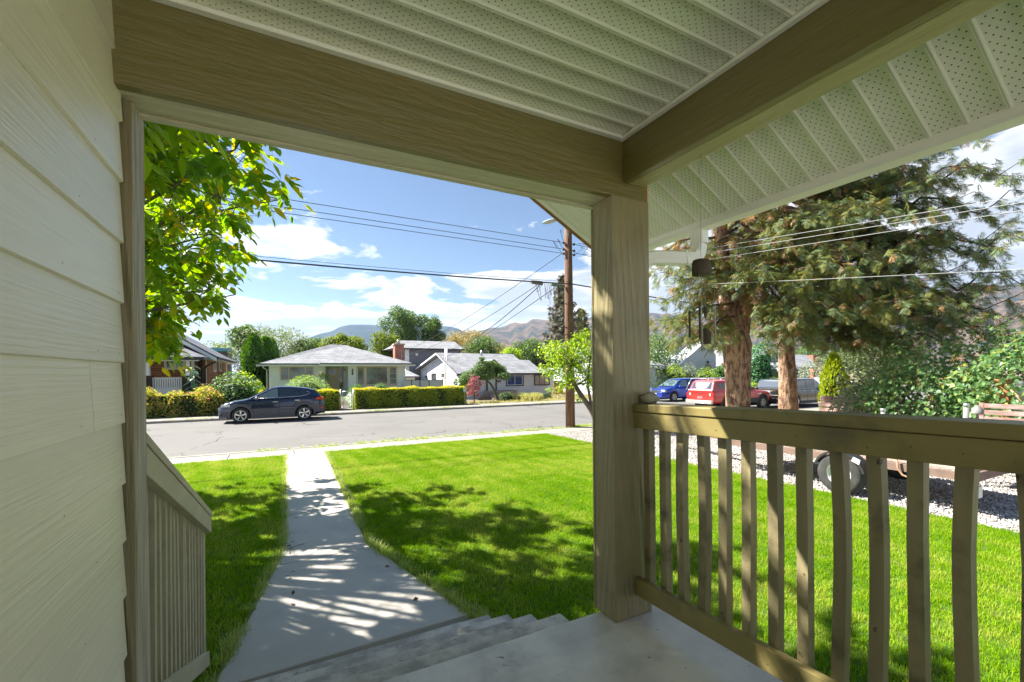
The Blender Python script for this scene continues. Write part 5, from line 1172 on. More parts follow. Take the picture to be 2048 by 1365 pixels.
part('wall_lamp', MB().box(*(lambda a: (a[0], 39.0, a[2], a[1], 39.12, a[3]))(W3(1018, 474, 1036, 490, 39.05))), DARKM, H)
for x in (86, 1742):
    a = PY(*z3(x, 440), 38.3 if x < 100 else 37.2); b = MB().tube([(a[0]+.3*(-1 if x < 100 else 1), a[1]-.45, ze-.05), (a[0]+.25*(-1 if x < 100 else 1), a[1]-.35, ze-.28), (a[0]-.03, a[1]-.05, ze-.42), (a[0]-.03, a[1]-.05, .3)], .045, 8); part('downspout', b, WHITE, H)
a = PY(539.5, 700, 44); part('flue', MB().tube([(a[0], 44, 2.8), (a[0], 44, PY(539, 690, 44)[2])], .16, 14), GALV, H); part('flue_cap', MB().tube([(a[0], 44, PY(539, 690, 44)[2]), (a[0], 44, PY(539, 687, 44)[2])], .2, 14), GALV, H)
c0, c1 = PY(789.5, 700, 41.5)[0], PY(807.5, 700, 41.5)[0]; zt = PY(798, 686, 41.5)[2]
cb_ = part('chimney', MB().box(c0, 41.4, .5, c1, 42.2, zt-.2), BRICKR, H); part('chimney_cap', MB().box(c0-.09, 41.3, zt-.198, c1+.09, 42.3, zt-.08).box(c0+.2, 41.6, zt-.078, c1-.3, 42.0, zt+.02), M('cap_concrete', (.36, .30, .24), rough=.9), cb_); part('chimney_pot', MB().tube([((c0+c1)/2, 41.8, zt-.02), ((c0+c1)/2, 41.8, zt+.27)], .13, 12), GALV, cb_)
part('service_bracket', MB().tube([(c1-.25, 41.35, zt-.7), (c1-.25, 41.35, zt-2.1)], .03, 6).bar((c1-.25, 41.36, zt-1.3), (c1-.25, 41.1, zt-1.3), .04, .04).bar((c1-.25, 41.36, zt-1.0), (c1-.25, 41.1, zt-1.0), .04, .04), GALV, cb_)
for i, ch_ in enumerate('324'):
    fc = bpy.data.curves.new('house_number', 'FONT'); fc.body = ch_; fc.size = .33; fc.extrude = .012; fc.align_x = 'CENTER'; fc.offset = .008
    o = bpy.data.objects.new('tmp_text', fc); COL.objects.link(o); nm_ = bpy.data.meshes.new_from_object(o); bpy.data.objects.remove(o); nm_.materials.clear(); nm_.materials.append(DARKM); o = link('house_number', nm_, H); p = PY(*z3(1114, 503+i*22), 37.33); o.location = Vector((p[0], 37.335, p[2]))-H.location; o.rotation_euler = (pi/2, 0, 0)
# hanging flower baskets at the porch post
for k, (x, y) in enumerate(((748, 545), (820, 560))):
    p = PY(*z3(x, y), 37.0); fb_ = thing('hanging_basket', ('pink flower basket hanging left of the teal porch post', 'darker flower basket hanging right of the teal porch post')[k], 'hanging basket', p)
    P, Nn = ell_points(420-220*k, (0, 0, 0), (.28-.1*k, .26, .3), .8); V, Fc = leaf_cloud(P, Nn, .07); link('foliage', mesh_np('foliage', V, Fc, L_CYP), fb_)['kind'] = 'stuff'
    if k == 0: P, Nn = ell_points(90, (0, 0, .03), (.29, .27, .28), .2); V, Fc = leaf_cloud(P, Nn, .075); link('flowers', mesh_np('flowers', V, Fc, M('pink_petals', (.75, .18, .22), (.8, .4, .4), scale=30)), fb_)['kind'] = 'stuff'
    part('hanger', MB().tube([p, (p[0], p[1], ze-.04)], .008, 5), DARKM, fb_)
# ---- brown shingled craftsman house
zl = lambda x, y: (290+.1612*x, 620+.1612*y)
H = thing('shingled_house', 'brown cedar shingled house with grey roofed porch and white columns', 'house', (-8.5, 38, .35))
XC = -4.2
fa = PY(433.5, 713, 33.3); fb2 = PY(301, 643, 33.3); sl3 = (fb2[2]-fa[2])/(fa[0]-fb2[0]); XA = -8.8; zA = fa[2]+(fa[0]-XA)*sl3
eaveL = 2*XA-fa[0]
b = MB().prism([(2*XA-XC, .1), (XC, .1), (XC, fa[2]+(fa[0]-XC)*sl3-.12), (XA, zA-.12), (2*XA-XC, fa[2]+(fa[0]-XC)*sl3-.12)], 'y', 34, 46.4); part('wall', b, SHAKE, H)
b = MB()
for sgn, (xa, xb) in ((1, (XA, fa[0])), (-1, (eaveL, XA))):
    za_, zb2 = (zA, fa[2]) if sgn == 1 else (fa[2], zA); b.prism([(xa, za_), (xb, zb2), (xb, zb2-.1), (xa, za_-.1)], 'y', 33.3, 47)
part('roof', b, ROOFD, H)
b = MB().prism([(XA, zA-.11), (fa[0], fa[2]-.11), (fa[0], fa[2]-.33), (XA, zA-.35)], 'y', 33.26, 33.32).prism([(XA, zA-.11), (eaveL, fa[2]-.11), (eaveL, fa[2]-.33), (XA, zA-.35)], 'y', 33.26, 33.32); b.box(XC+.01, 33.33, fa[2]-.20, fa[0]-.02, 46.9, fa[2]-.15)
part('barge_board', b, FASC, H); part('gutter', MB().box(fa[0], 33.35, fa[2]-.16, fa[0]+.1, 46.9, fa[2]-.04), DARKM, H)
pe_ = PY(400, 714, 31.2); ze2 = pe_[2]; xpr = PY(408.5, 714, 31.2)[0]
hx0, hz0 = XC-1.4, 5.0
b = MB(); b.add([(-14, 31.2, ze2), (xpr, 31.2, ze2), (XC+.35, 34.0, ze2+.05), (XC-2.3, 34.0, ze2+1.25), (-14, 34.0, ze2+1.25)], [(0, 1, 3, 4), (1, 2, 3)]); slab = [(-14, 31.2, ze2), (xpr, 31.2, ze2), (XC-2.3, 33.99, ze2+1.25), (-14, 33.99, ze2+1.25)]
slabroof('porch_roof', slab, ROOFD, H, .1); slabroof('porch_roof', [(xpr+.002, 31.2, ze2), (XC+.3, 33.99, ze2+.02), (XC-2.298, 33.99, ze2+1.25)], ROOFD, H, .1)
part('porch_fascia', MB().box(-14, 31.1, ze2-.19, xpr, 31.19, ze2-.02), DARKM, H); part('porch_beam', MB().box(-14, 31.5, ze2-.24, xpr-.3, 31.65, ze2-.12), FASC, H)
def QL(x0, y0, x1, y1, Y): a = PY(*zl(x0, y0), Y); c = PY(*zl(x1, y1), Y); return a[0], c[0], c[2], a[2]
for x0, x1 in ((-12, 60), (502, 556)):
    a = QL(x0, 600, x1, 818, 31.5); c_, hw = (a[0]+a[1])/2, (a[1]-a[0])/2
    part('porch_column', MB().hexa([(c_-hw, 31.45, a[2]), (c_+hw, 31.45, a[2]), (c_+hw, 31.75, a[2]), (c_-hw, 31.75, a[2]), (c_-hw*.7, 31.5, a[3]), (c_+hw*.7, 31.5, a[3]), (c_+hw*.7, 31.7, a[3]), (c_-hw*.7, 31.7, a[3])]), WHITE, H)
for x0, x1 in ((-30, 88), (460, 560)):
    a = QL(x0, 826, x1, 1040, 31.4); part('porch_pier', MB().box(a[0], 31.35, .1, a[1], 31.85, a[3]), M('dark_shingle_pier', (.07, .045, .035), (.04, .028, .022), rough=1, scale=9, bump=.8), H)
a = QL(575, 600, 612, 1000, 33.2); part('corner_post', MB().box(a[0], 33.1, .4, a[1], 33.25, ze2+.3), WHITE, H)
a = QL(88, 842, 460, 975, 31.5); part('balustrade_rail', MB().box(a[0], 31.47, a[3]-.06, a[1], 31.55, a[3]).box(a[0], 31.47, a[2], a[1], 31.55, a[2]+.06), WHITE, H)
for i in range(13): x = a[0]+(a[1]-a[0])*(i+.5)/13; part('baluster', MB().box(x-.035, 31.48, a[2]+.062, x+.035, 31.54, a[3]-.062), WHITE, H)
a = QL(86, 985, 460, 1045, 31.5); part('porch_skirt', MB().box(a[0], 31.42, .1, a[1], 31.6, a[3]), WHITE, H); part('porch_floor', MB().box(-14, 31.7, .3, XC, 34, a[3]+.04), M('porch_floor', (.2, .19, .18)), H)
a = QL(236, 596, 505, 745, 34); window(H, a[0], a[1], a[2], a[3], 34, CREAM, vs=[(.5, .14)], t=.14, pane=PANEL)
for x0, x1, y0, y1 in ((848, 874, 612, 770), (916, 945, 618, 764)):
    p0, p1 = PX(*zl(x0, y1), XC), PX(*zl(x1, y0), XC); window(H, p0[1], p1[1], p0[2], p1[2], XC, WHITE, axis='x', out=1, t=.12)
part('corner_trim', MB().box(XC+.003, 46.0, .4, XC+.03, 46.4, fa[2]-.2).box(XC+.003, 33.97, .4, XC+.03, 34.2, fa[2]), CREAM, H)
part('foundation', MB().box(XC-1.6, 33.9, .1, XC+.04, 33.995, .85).box(XC+.005, 34.0, .1, XC+.05, 46.4, .85), WHITE, H)
b = MB(); x = XC-.32; b.tube([(x, 33.85, ze2), (x, 33.85, .5)], .05, 8); b.tube([(XC-.2, 33.9, ze2), (XC-.2, 33.9, .5)], .05, 8).tube([(fa[0]+.05, 33.5, fa[2]-.12), (fa[0]-.1, 33.5, fa[2]-.35), (XC+.1, 33.6, fa[2]-.6), (XC+.0, 33.75, fa[2]-.8), (XC+.0, 33.8, .4)], .05, 8)
part('downspout', b, DARKM, H)
a = QL(440, 790, 496, 822, 33); tag(part('storage_box', MB().box(a[0], 33, a[2], a[1], 33.5, a[3]), M('yellow_plastic', (.75, .58, .02), rough=.4), bevel=.02), 'yellow plastic box standing on the shingled house porch', 'box')
for k, (x, c_, nm) in enumerate(((110, (.05, .08, .4), 'dark blue'), (180, (.04, .35, .12), 'green'), (235, (.10, .14, .5), 'blue'), (300, (.55, .05, .05), 'red'), (360, (.02, .15, .35), 'deep teal'))):
    a = QL(x-16, 870, x+16, 960, 32.2); tag(part('toy', MB().blob(((a[0]+a[1])/2, 32.2, (a[2]+a[3])/2), ((a[1]-a[0])/2, .15, (a[3]-a[2])/2), 8, 6, .15, k), M('plastic_%d' % k, c_, rough=.4)), '%s toy behind the white porch balusters' % nm, 'toy')
# sunflower-like plant before the porch
p = PY(385, 780, 30.5); pl = thing('leafy_stalk', 'tall broad-leaved plant stalk in front of the shingled porch', 'plant', (p[0], 30.5, .2)); b = MB().tube([(p[0], 30.5, .1), (p[0]+.03, 30.5, 1.2), (p[0], 30.5, 2.55)], .03, 6); part('stem', b, L_CYP, pl)
lmh = mesh_np('leaf', np.array(HV)*.5, HF, leafmat('leaf_sunflower', (.12, .20, .12), (.2, .3, .2), tr=.3))
for i in range(22):
    o = link('leaf', lmh, pl); z = .35+i*.1; a_ = i*2.4; o.location = (0.1*cos(a_), .1*sin(a_), z); o.rotation_euler = (0, .5, a_); s_ = 1.2-i*.02; o.scale = (s_,)*3
# ---- white lap-sided bungalow
zw = lambda x, y: (840+.16602*x, 660+.16602*y)
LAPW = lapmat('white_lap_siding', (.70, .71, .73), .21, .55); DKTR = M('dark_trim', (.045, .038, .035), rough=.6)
H = thing('white_bungalow', 'white lap sided bungalow with dark trim and sweeping grey roof', 'house', (19, 42, -.3))
XG = 14.25; Y0e, z0e, sW = 38.2, 2.06, .385
ap = PX(872.7, 706, XG); re_ = PX(829.5, 739, XG); ridgeY = ap[1]; sW = (ap[2]-z0e)/(ridgeY-Y0e)
xR = PY(1107.5, 780, 38.7)[0]
part('wall', MB().prism([(38.7, -.5), (re_[1]-.6, -.5), (re_[1]-.6, re_[2]-.05), (ridgeY, ap[2]-.2), (38.7, z0e+.10)], 'x', XG+.55, XG+.75).box(XG+.76, 38.7, -.5, xR, 39.0, z0e+.12).box(xR-.2, 39.01, -.5, xR, 46, z0e+.1), LAPW, H)
rp = [(XG, Y0e, z0e), (XG, ridgeY, ap[2])]+[onplane(*zw(*q), Y0e, z0e, sW) for q in ((1120, 295), (1195, 362), (1312, 366), (1422, 458), (1585, 468))]+[(PY(1103, 744, Y0e)[0], Y0e, z0e)]
slabroof('roof', rp, ROOFG, H, .14); slabroof('roof', [(XG, ridgeY+.002, ap[2]), (XG, re_[1], re_[2]), (rp[2][0], re_[1], re_[2]), (rp[2][0], ridgeY+.01, ap[2])], ROOFG, H, .14)
b = MB(); b.bar((XG-.03, Y0e, z0e-.08), (XG-.03, ridgeY, ap[2]-.08), .05, .17).bar((XG-.03, ridgeY, ap[2]-.08), (XG-.03, re_[1], re_[2]-.08), .05, .17); part('barge_board', b, WHITE, H)
part('eave_trim', MB().box(XG-.03, Y0e-.08, z0e-.15, rp[-1][0], Y0e-.002, z0e+.01).bar((XG-.06, Y0e-.05, z0e+.0), (XG-.06, ridgeY, ap[2]+.03), .05, .06), DKTR, H)
def QW(x0, y0, x1, y1, Y): a = PY(*zw(x0, y0), Y); c = PY(*zw(x1, y1), Y); return a[0], c[0], c[2], a[2]
eg1 = PY(987, 719, 37.9); eg2 = PY(1013.5, 747, 37.9); hw = eg2[0]-eg1[0]
b = MB().prism([(eg1[0], eg1[2]), (eg2[0], eg2[2]), (eg2[0], eg2[2]-.13), (eg1[0], eg1[2]-.13)], 'y', 37.9, 41.5).prism([(eg1[0], eg1[2]), (eg1[0]-hw, eg2[2]), (eg1[0]-hw, eg2[2]-.13), (eg1[0], eg1[2]-.13)], 'y', 37.9, 41.5); part('entry_roof', b, ROOFG, H)
b = MB().bar((eg1[0], 37.86, eg1[2]-.08), (eg2[0], 37.86, eg2[2]-.08), .06, .22).bar((eg1[0], 37.86, eg1[2]-.08), (eg1[0]-hw, 37.86, eg2[2]-.08), .06, .22); part('entry_trim', b, DKTR, H)
part('entry_gable', MB().prism([(eg1[0], eg1[2]-.15), (eg2[0]-.1, eg2[2]-.02), (eg1[0]-hw+.1, eg2[2]-.02)], 'y', 38.0, 38.2), LAPW, H)
a = QW(808, 565, 912, 785, 38.68); part('door_frame', MB().box(a[0]-.1, 38.6, a[2], a[0]+.03, 38.69, a[3]+.1).box(a[1]-.03, 38.6, a[2], a[1]+.1, 38.69, a[3]+.1), DKTR, H); d_ = part('door', MB().box(a[0]+.04, 38.63, a[2], a[1]-.04, 38.68, a[3]+.1), M('pale_green_door', (.55, .62, .56), rough=.5), H); part('handle', MB().box(a[1]-.14, 38.58, a[2]+.9, a[1]-.1, 38.629, a[2]+1.1), GALV, d_)
a = QW(1034, 528, 1248, 676, 38.7); window(H, *a, 38.7, DKTR, t=.09); a2 = QW(1046, 540, 1234, 664, 38.65); window(H, *a2, 38.66, WHITE, vs=[(.5, .06)], t=.05, pane=PANE)
a = QW(1372, 538, 1562, 668, 38.7); window(H, *a, 38.7, DKTR, vs=[(.33, .02), (.66, .02)], t=.10, pane=M('curtained_glass', (.42, .36, .28), (.30, .25, .19), rough=.2, scale=3, stretch=(6, 1, .3)))
part('mailbox', MB().box(*(lambda a: (a[0], 38.55, a[2], a[1], 38.68, a[3]))(QW(922, 608, 972, 632, 38.6))), M('mail_brown', (.14, .09, .07), rough=.6), H)
for (x0, y0, x1, y1), fm_ in (((64, 543, 92, 597), WHITE), ((141, 524, 194, 599), DKTR), ((258, 514, 302, 588), CREAM)):
    p0, p1 = PX(*zw(x0, y1), XG+.55), PX(*zw(x1, y0), XG+.55); window(H, p1[1], p0[1], p0[2], p1[2], XG+.55, fm_, axis='x', out=-1, t=.1, pane=PANE)
b = MB(); 
for u in (890.5, 893.8): p = PX(u, 700, XG+.3); q_ = PX(u, 773, XG+.3); b.tube([(XG+.3, p[1], p[2]+.1), (XG+.3, p[1], q_[2]-.3)], .045, 8)
part('service_mast', b, GALV, H); part('flue', MB().tube([PY(963, 712, 42), PY(963, 701.5, 42)], .11, 10), GALV, H)
# front steps, planter boxes and things on them
for i in range(4):
    a = QW(850+i*3, 790+i*18, 1030-i*3, 808+i*18, 36.9-i*.3)
st_ = thing('front_steps', 'greyish wooden steps up to the pale green door', 'steps', (PY(990, 800, 37)[0], 37.2, -.3)); x0s, x1s = PY(981, 800, 37)[0], PY(1012, 800, 37)[0]
for i in range(4): part('tread', MB().box(x0s, 36.4+i*.32, -.4, x1s, 36.4+(i+1)*.32-.01, -.2+i*.17), M('step_boards', (.34, .28, .24), (.26, .21, .18), scale=5, rough=.9), st_)
part('landing', MB().box(x0s, 37.69, -.4, x1s+1.6, 38.58, .42), M('step_boards2', (.44, .36, .29), (.36, .29, .23), scale=5, rough=.9), st_)
a = QW(1035, 790, 1095, 836, 37.2); tag(part('planter_box', MB().box(a[0], 37, -.4, a[1], 37.6, a[3]), M('new_timber', (.50, .32, .19), (.40, .25, .14), scale=6), bevel=.01), 'orange-tan timber planter box right of the front steps', 'planter'); a = QW(750, 798, 802, 860, 37.2); tag(part('planter_box', MB().box(a[0], 37, -.4, a[1], 37.6, a[3]), M('old_timber', (.22, .15, .10), scale=6), bevel=.01), 'brown timber planter box left of the front steps', 'planter')
a = QW(966, 738, 1026, 790, 37.9); tag(part('bag', MB().blob(((a[0]+a[1])/2, 38.0, (a[2]+a[3])/2+.02), ((a[1]-a[0])/2, .3, (a[3]-a[2])/2), 10, 8, .12, 3), M('black_bag', (.03, .035, .05), rough=.6)), 'black bag left on the landing by the white bungalow door', 'bag')
for k, x in enumerate((1050, 1082)): a = QW(x-9, 776, x+9, 790, 37.3); tag(part('pot', MB().lathe(((a[0]+a[1])/2, 37.3, a[2]), [(.001, 0), (.09, 0), (.12, a[3]-a[2])], 12), M('terracotta%d' % k, (.34, .12, .07), rough=.8)), ('left', 'right')[k]+' small red pot on the orange-tan planter box', 'pot')
# ---- grey two-storey house behind
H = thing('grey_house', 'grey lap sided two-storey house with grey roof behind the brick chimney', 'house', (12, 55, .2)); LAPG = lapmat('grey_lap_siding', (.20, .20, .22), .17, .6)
g0, g1 = PY(818, 720, 52)[0], PY(921, 720, 52)[0]; ge = PY(870, 698, 51.6)[2]
part('wall', MB().box(g0, 52, -.4, g1, 60, ge), LAPG, H); part('corner_trim', MB().box(PY(811, 720, 52)[0], 51.95, -.4, g0-.002, 52.3, ge-.01), WHITE, H)
e0, e1 = PY(806, 697, 51.4)[0], PY(928.5, 700, 51.4)[0]; r0, r1 = PY(803, 682, 56)[0], PY(909, 684, 56)[0]; rzz = PY(850, 682.5, 56)[2]
b = MB().add([(e0-1.2, 51.4, ge), (e1, 51.4, ge), (e1, 60.6, ge), (e0-1.2, 60.6, ge), (r0, 56, rzz), (r1, 56, rzz)], [(0, 1, 5, 4), (1, 2, 5), (2, 3, 4, 5), (3, 0, 4), (3, 2, 1, 0)]); part('roof', b, ROOFG, H)
part('gutter', MB().box(e0-1.2, 51.28, ge-.16, e1+.02, 51.39, ge+.02), DKTR, H); part('vent', MB().box(*(lambda p: (p[0]-.14, 51.93, p[2]-.14, p[0]+.14, 51.99, p[2]+.14))(PY(833.5, 709.5, 52))), WHITE, H); part('downspout', MB().tube([(g1-.1, 51.9, ge-.1), (g1-.1, 51.9, -.3)], .06, 8), DKTR, H)
p0, p1 = PY(811, 751, 47), PY(833, 746, 47); slabroof('lower_roof', [(p0[0]-.5, 46.5, p0[2]-.1), (p1[0]+.2, 46.5, p0[2]-.1), (p1[0]+.3, 51.9, p1[2]+.3), (p0[0]-.5, 51.9, p1[2]+.3)], ROOFG, H)
part('lower_wall', MB().box(p0[0], 47, -.4, p1[0]-.2, 51.9, p0[2]-.25), CREAM, H)
# white panel fence between the two bungalows
fn = thing('panel_fence', 'pale translucent panel fence with dark posts between the bungalows', 'fence', (12.2, 36.9, -.2)); PANF = M('fence_panel', (.62, .62, .60), rough=.5); us = [806, 823, 839.5, 858, 885.5]
for i in range(4):
    a, c_ = PY(us[i], 760, 36.9), PY(us[i+1], 760, 36.9); part('panel', MB().box(a[0]+.03, 36.88, -.2, c_[0]-.03, 36.92, a[2]-.05), PANF, fn); part('post', MB().box(c_[0]-.03, 36.86, -.3, c_[0]+.03, 36.94, c_[2]), DKTR, fn)
    part('top_rail', MB().box(a[0]+.032, 36.87, a[2]-.05, c_[0]-.032, 36.93, a[2]-.01), DKTR, fn)
# ---- more buildings farther off
H = thing('far_building', 'low flat-roofed building with bright blue fascia behind the shingled house', 'building', (-6, 74, 0)); a, c_ = PY(421, 696, 72), PY(461, 703, 72)
part('wall', MB().box(a[0]-6, 72.6, -.3, c_[0]-.5, 80, c_[2]-.02), M('dark_wall', (.10, .10, .10)), H); part('roof_band', MB().box(a[0]-6, 72, c_[2], c_[0], 81, a[2]), M('blue_fascia', (.08, .35, .50), rough=.5), H)
H = thing('far_bungalow', 'pale bungalow with white gable end behind the fruit tree', 'house', (38, 56, -.3)); a = PY(1059, 722, 54); t_ = PY(1106, 704, 54); r_ = PY(1160, 724, 54)
part('wall', MB().prism([(a[0]+.6, -.5), (r_[0]-.6, -.5), (r_[0]-.6, a[2]-.1), (t_[0], t_[2]-.2), (a[0]+.6, a[2]-.1)], 'y', 54.6, 66), M('pale_wall', (.50, .50, .48)), H)
part('roof', MB().prism([(a[0], a[2]), (t_[0], t_[2]), (t_[0], t_[2]+.22), (a[0], a[2]+.22)], 'y', 54, 67).prism([(r_[0], a[2]), (t_[0], t_[2]), (t_[0], t_[2]+.22), (r_[0], a[2]+.22)], 'y', 54, 67), M('white_roof', (.6, .62, .64), (.52, .54, .56), scale=1), H)
H = thing('dark_roofed_house', 'dark roof ridge showing just beyond the hip of the stucco bungalow', 'house', (9, 68, .2)); a = PY(733, 699.5, 66)
part('roof', MB().add([(a[0], 66, a[2]), (a[0]+5, 66, a[2]-.1), (a[0]+5, 62, a[2]-1.6), (a[0]-1.5, 62, a[2]-1.6), (a[0], 70, a[2]-1.6), (a[0]+5, 70, a[2]-1.6)], [(0, 3, 2, 1), (0, 1, 5, 4)]), ROOFD, H); part('wall', MB().box(a[0]-1, 62.5, -.2, a[0]+5, 69.5, a[2]-1.62), CREAM, H)
# ---- right-hand houses beyond the spruces
zr_ = lambda x, y: (1280+.1245*x, 660+.1245*y)
STW = M('pale_stucco', (.52, .55, .58), (.46, .49, .52), rough=.9, scale=1)
H = thing('stucco_house', 'pale stucco house with arched doorway and light roof beyond the blue car', 'house', (44, 38, 0)); Yh = 35.5
def QR(x0, y0, x1, y1, Y, f=zr_): a = PY(*f(x0, y0), Y); c = PY(*f(x1, y1), Y); return a[0], c[0], c[2], a[2]
a = QR(150, 600, 940, 900, Yh+1); part('wall', MB().box(a[0]-8, Yh+1, -.2, a[1], Yh+10, a[3]), STW, H)
e = PY(*zr_(100, 600), Yh); r_ = PY(*zr_(500, 320), Yh+5); e2 = PY(*zr_(800, 590), Yh); slabroof('roof', [(e[0]-8, Yh, e[2]), (e2[0]+1, Yh, e[2]), (e2[0]+1.5, Yh+5, r_[2]), (e[0]-7, Yh+5, r_[2])], M('light_roof', (.62, .63, .64), (.52, .53, .55), scale=2, rough=.8), H, .2)
a = QR(860, 340, 1222, 780, Yh-1); cx_ = (a[0]+a[1])/2; part('entry_wall', MB().prism([(a[0]-2.2, -.2), (a[1], -.2), (a[1], a[3]-.4), (cx_+.2, a[3]+1.1), (a[0]-2.2, a[2]+1.6)], 'y', Yh-1, Yh+.98), STW, H)
aw = QR(1030, 545, 1155, 780, Yh-1.02); ra = (aw[1]-aw[0])/2; cxx = (aw[0]+aw[1])/2; part('arched_doorway', MB().prism([(cxx-ra, .3), (cxx+ra, .3), (cxx+ra, aw[3]-ra)]+[(cxx+ra*cos(t), aw[3]-ra+ra*sin(t)) for t in np.linspace(.15, pi-.15, 9)]+[(cxx-ra, aw[3]-ra)], 'y', Yh-1.05, Yh-.99), M('doorway_tan', (.30, .25, .19)), H)
p = PY(*zr_(1093, 522), Yh-1.1); part('porch_lamp', MB().lathe((p[0], p[1], p[2]-.1), [(.05, 0), (.16, .05), (.10, .2), (.01, .28)], 10), DARKM, H)
a = QR(255, 668, 298, 750, Yh+1); window(H, *a, Yh+1, WHITE, t=.1)
a = QR(120, 620, 165, 920, Yh-3); part('side_wing', MB().box(a[0]-6, Yh-3, -.2, PY(*zr_(250, 700), Yh-3)[0], Yh+.9, a[3]), STW, H); g_ = PY(*zr_(240, 445), Yh-3.4); slabroof('side_roof', [(g_[0]-9, Yh-3.6, g_[2]-.4), (PY(*zr_(380, 500), Yh-3.4)[0], Yh-3.6, g_[2]-.8), (PY(*zr_(380, 500), Yh-3.4)[0], Yh+.9, g_[2]+.6), (g_[0]-9, Yh+.9, g_[2]+1.2)], ROOFG, H)
zs_ = lambda x, y: (1480+.1319*x, 660+.1319*y)
H = thing('mauve_house', 'mauve-grey house with little gabled porch seen between the spruce trunks', 'house', (58, 34, 0)); Yh = 31.; MAU = M('mauve_wall', (.33, .27, .31), (.29, .24, .27), scale=1); 
a = QR(330, 330, 700, 760, Yh+1.5, zs_); part('wall', MB().box(a[0], Yh+1.5, -.2, a[1], Yh+9, a[3]-.8), MAU, H); p = PY(*zs_(470, 330), Yh+1.4); slabroof('upper_roof', [(a[0]-1.2, Yh+1.3, a[3]-1.6), (p[0], Yh+1.3, p[2]+.5), (p[0], Yh+9, p[2]+.5), (a[0]-1.2, Yh+9, a[3]-1.6)], ROOFG, H); slabroof('upper_roof', [(p[0]+.01, Yh+1.3, p[2]+.5), (a[1]+.5, Yh+1.3, a[3]-1.8), (a[1]+.5, Yh+9, a[3]-1.8), (p[0]+.01, Yh+9, p[2]+.5)], ROOFG, H)
a = QR(440, 480, 560, 600, Yh-.8, zs_); slabroof('porch_roof', [(a[0]-1, Yh-.8, a[2]), (a[1]+1, Yh-.8, a[2]), (a[1]+1, Yh+1.4, a[3]), (a[0]-.2, Yh+1.4, a[3])], ROOFD, H)
a = QR(450, 610, 550, 730, Yh+.2, zs_); window(H, *a, Yh+1.4, WHITE, vs=[(.33, .08), (.66, .08)], t=.1); a = QR(478, 335, 545, 470, Yh+1.4, zs_); window(H, *a, Yh+1.45, WHITE, vs=[(.5, .08)], hs=[.3], t=.12)
ap_ = PY(*zs_(775, 492), Yh-1.5); el = PY(*zs_(905, 612), Yh-1.5); hw = el[0]-ap_[0]; part('porch_gable', MB().prism([(ap_[0]-hw+.4, -.2), (el[0]-.5, -.2), (el[0]-.5, el[2]), (ap_[0], ap_[2]-.15), (ap_[0]-hw+.4, el[2])], 'y', Yh-1.3, Yh+1.48), MAU, H)
for sg in (1, -1): slabroof('gable_roof', [(ap_[0]+sg*.001, Yh-1.6, ap_[2]), (ap_[0]+sg*hw, Yh-1.6, el[2]), (ap_[0]+sg*hw, Yh+1.49, el[2]), (ap_[0]+sg*.001, Yh+1.49, ap_[2])], ROOFG, H, .14)
part('barge_board', MB().bar((ap_[0], Yh-1.63, ap_[2]-.1), (ap_[0]+hw, Yh-1.63, el[2]-.1), .05, .25).bar((ap_[0], Yh-1.63, ap_[2]-.1), (ap_[0]-hw, Yh-1.63, el[2]-.1), .05, .25), WHITE, H)
a = QR(735, 638, 803, 735, Yh-1.32, zs_); window(H, *a, Yh-1.3, WHITE, vs=[(.5, .08)], hs=[.6], t=.1); part('downspout', MB().tube([(el[0]-.4, Yh-1.45, el[2]-.1), (el[0]-.45, Yh-1.4, .2)], .07, 8), DKTR, H)
e = PY(*zs_(880, 567), Yh); e2 = PY(*zs_(1165, 562), Yh); r1_ = PY(*zs_(700, 375), Yh+4.5); r2_ = PY(*zs_(950, 400), Yh+4.5); slabroof('wing_roof', [(e[0]-3, Yh, e[2]), (e2[0], Yh, e[2]), (r2_[0]+1, Yh+4.5, r1_[2]), (r1_[0]-1, Yh+4.5, r1_[2])], ROOFG, H, .2)
part('wing_wall', MB().box(el[0]-.48, Yh+.5, -.2, e2[0]-.6, Yh+6, e[2]-.22), M('pale_grey_wall', (.42, .45, .46)), H); a = QR(905, 590, 1035, 700, Yh+.5, zs_); window(H, *a, Yh+.5, WHITE, vs=[(.33, .1), (.66, .1)], t=.12)
c_ = PY(*zs_(1110, 445), Yh+5), PY(*zs_(1195, 385), Yh+5); part('chimney', MB().box(c_[0][0], Yh+5, 0, c_[1][0], Yh+6, c_[1][2]), BRICKR, H)

# ================================================================== HEDGES, GATE, GARDEN PLANTS
hx0, hx1 = PY(708, 800, 27.95)[0], PY(931, 790, 27.95)[0]; hz = PY(820, 776.5, 27.95)[2]-.03
hedge('cedar_hedge', 'long clipped cedar hedge with bright yellow top right of the gate', hx0+.05, hx1, 27.95, 28.85, 0, hz, L_HEDGE, 22000, .085, L_HTOP)
hl0, hl1 = PY(520, 800, 27.95)[0], PY(679, 800, 27.95)[0]
hedge('cedar_hedge', 'shorter cedar hedge behind the black car left of the gate', hl0, hl1, 27.95, 28.75, 0, hz-.03, L_HEDGE, 12000, .085, L_HTOP)
hedge('wild_hedge', 'unclipped leafy hedge turning yellow and red left of the black car', -9.5, PY(440, 800, 27.95)[0], 27.95, 29.1, 0, 1.12, L_WILD, 13000, .12, None, .13)
gp0, gp1 = PY(681.5, 800, 27.9), PY(707, 800, 27.9)
gt = thing('chain_link_gate', 'small grey chain-link garden gate between the two clipped hedges', 'gate', ((gp0[0]+gp1[0])/2, 27.9, 0)); zt = PY(690, 782, 27.9)[2]
for x in (gp0[0], gp1[0]-.35*0): part('gate_post', MB().tube([(x, 27.9, -.1), (x, 27.9, zt+.08)], .035, 10), GALV, gt)
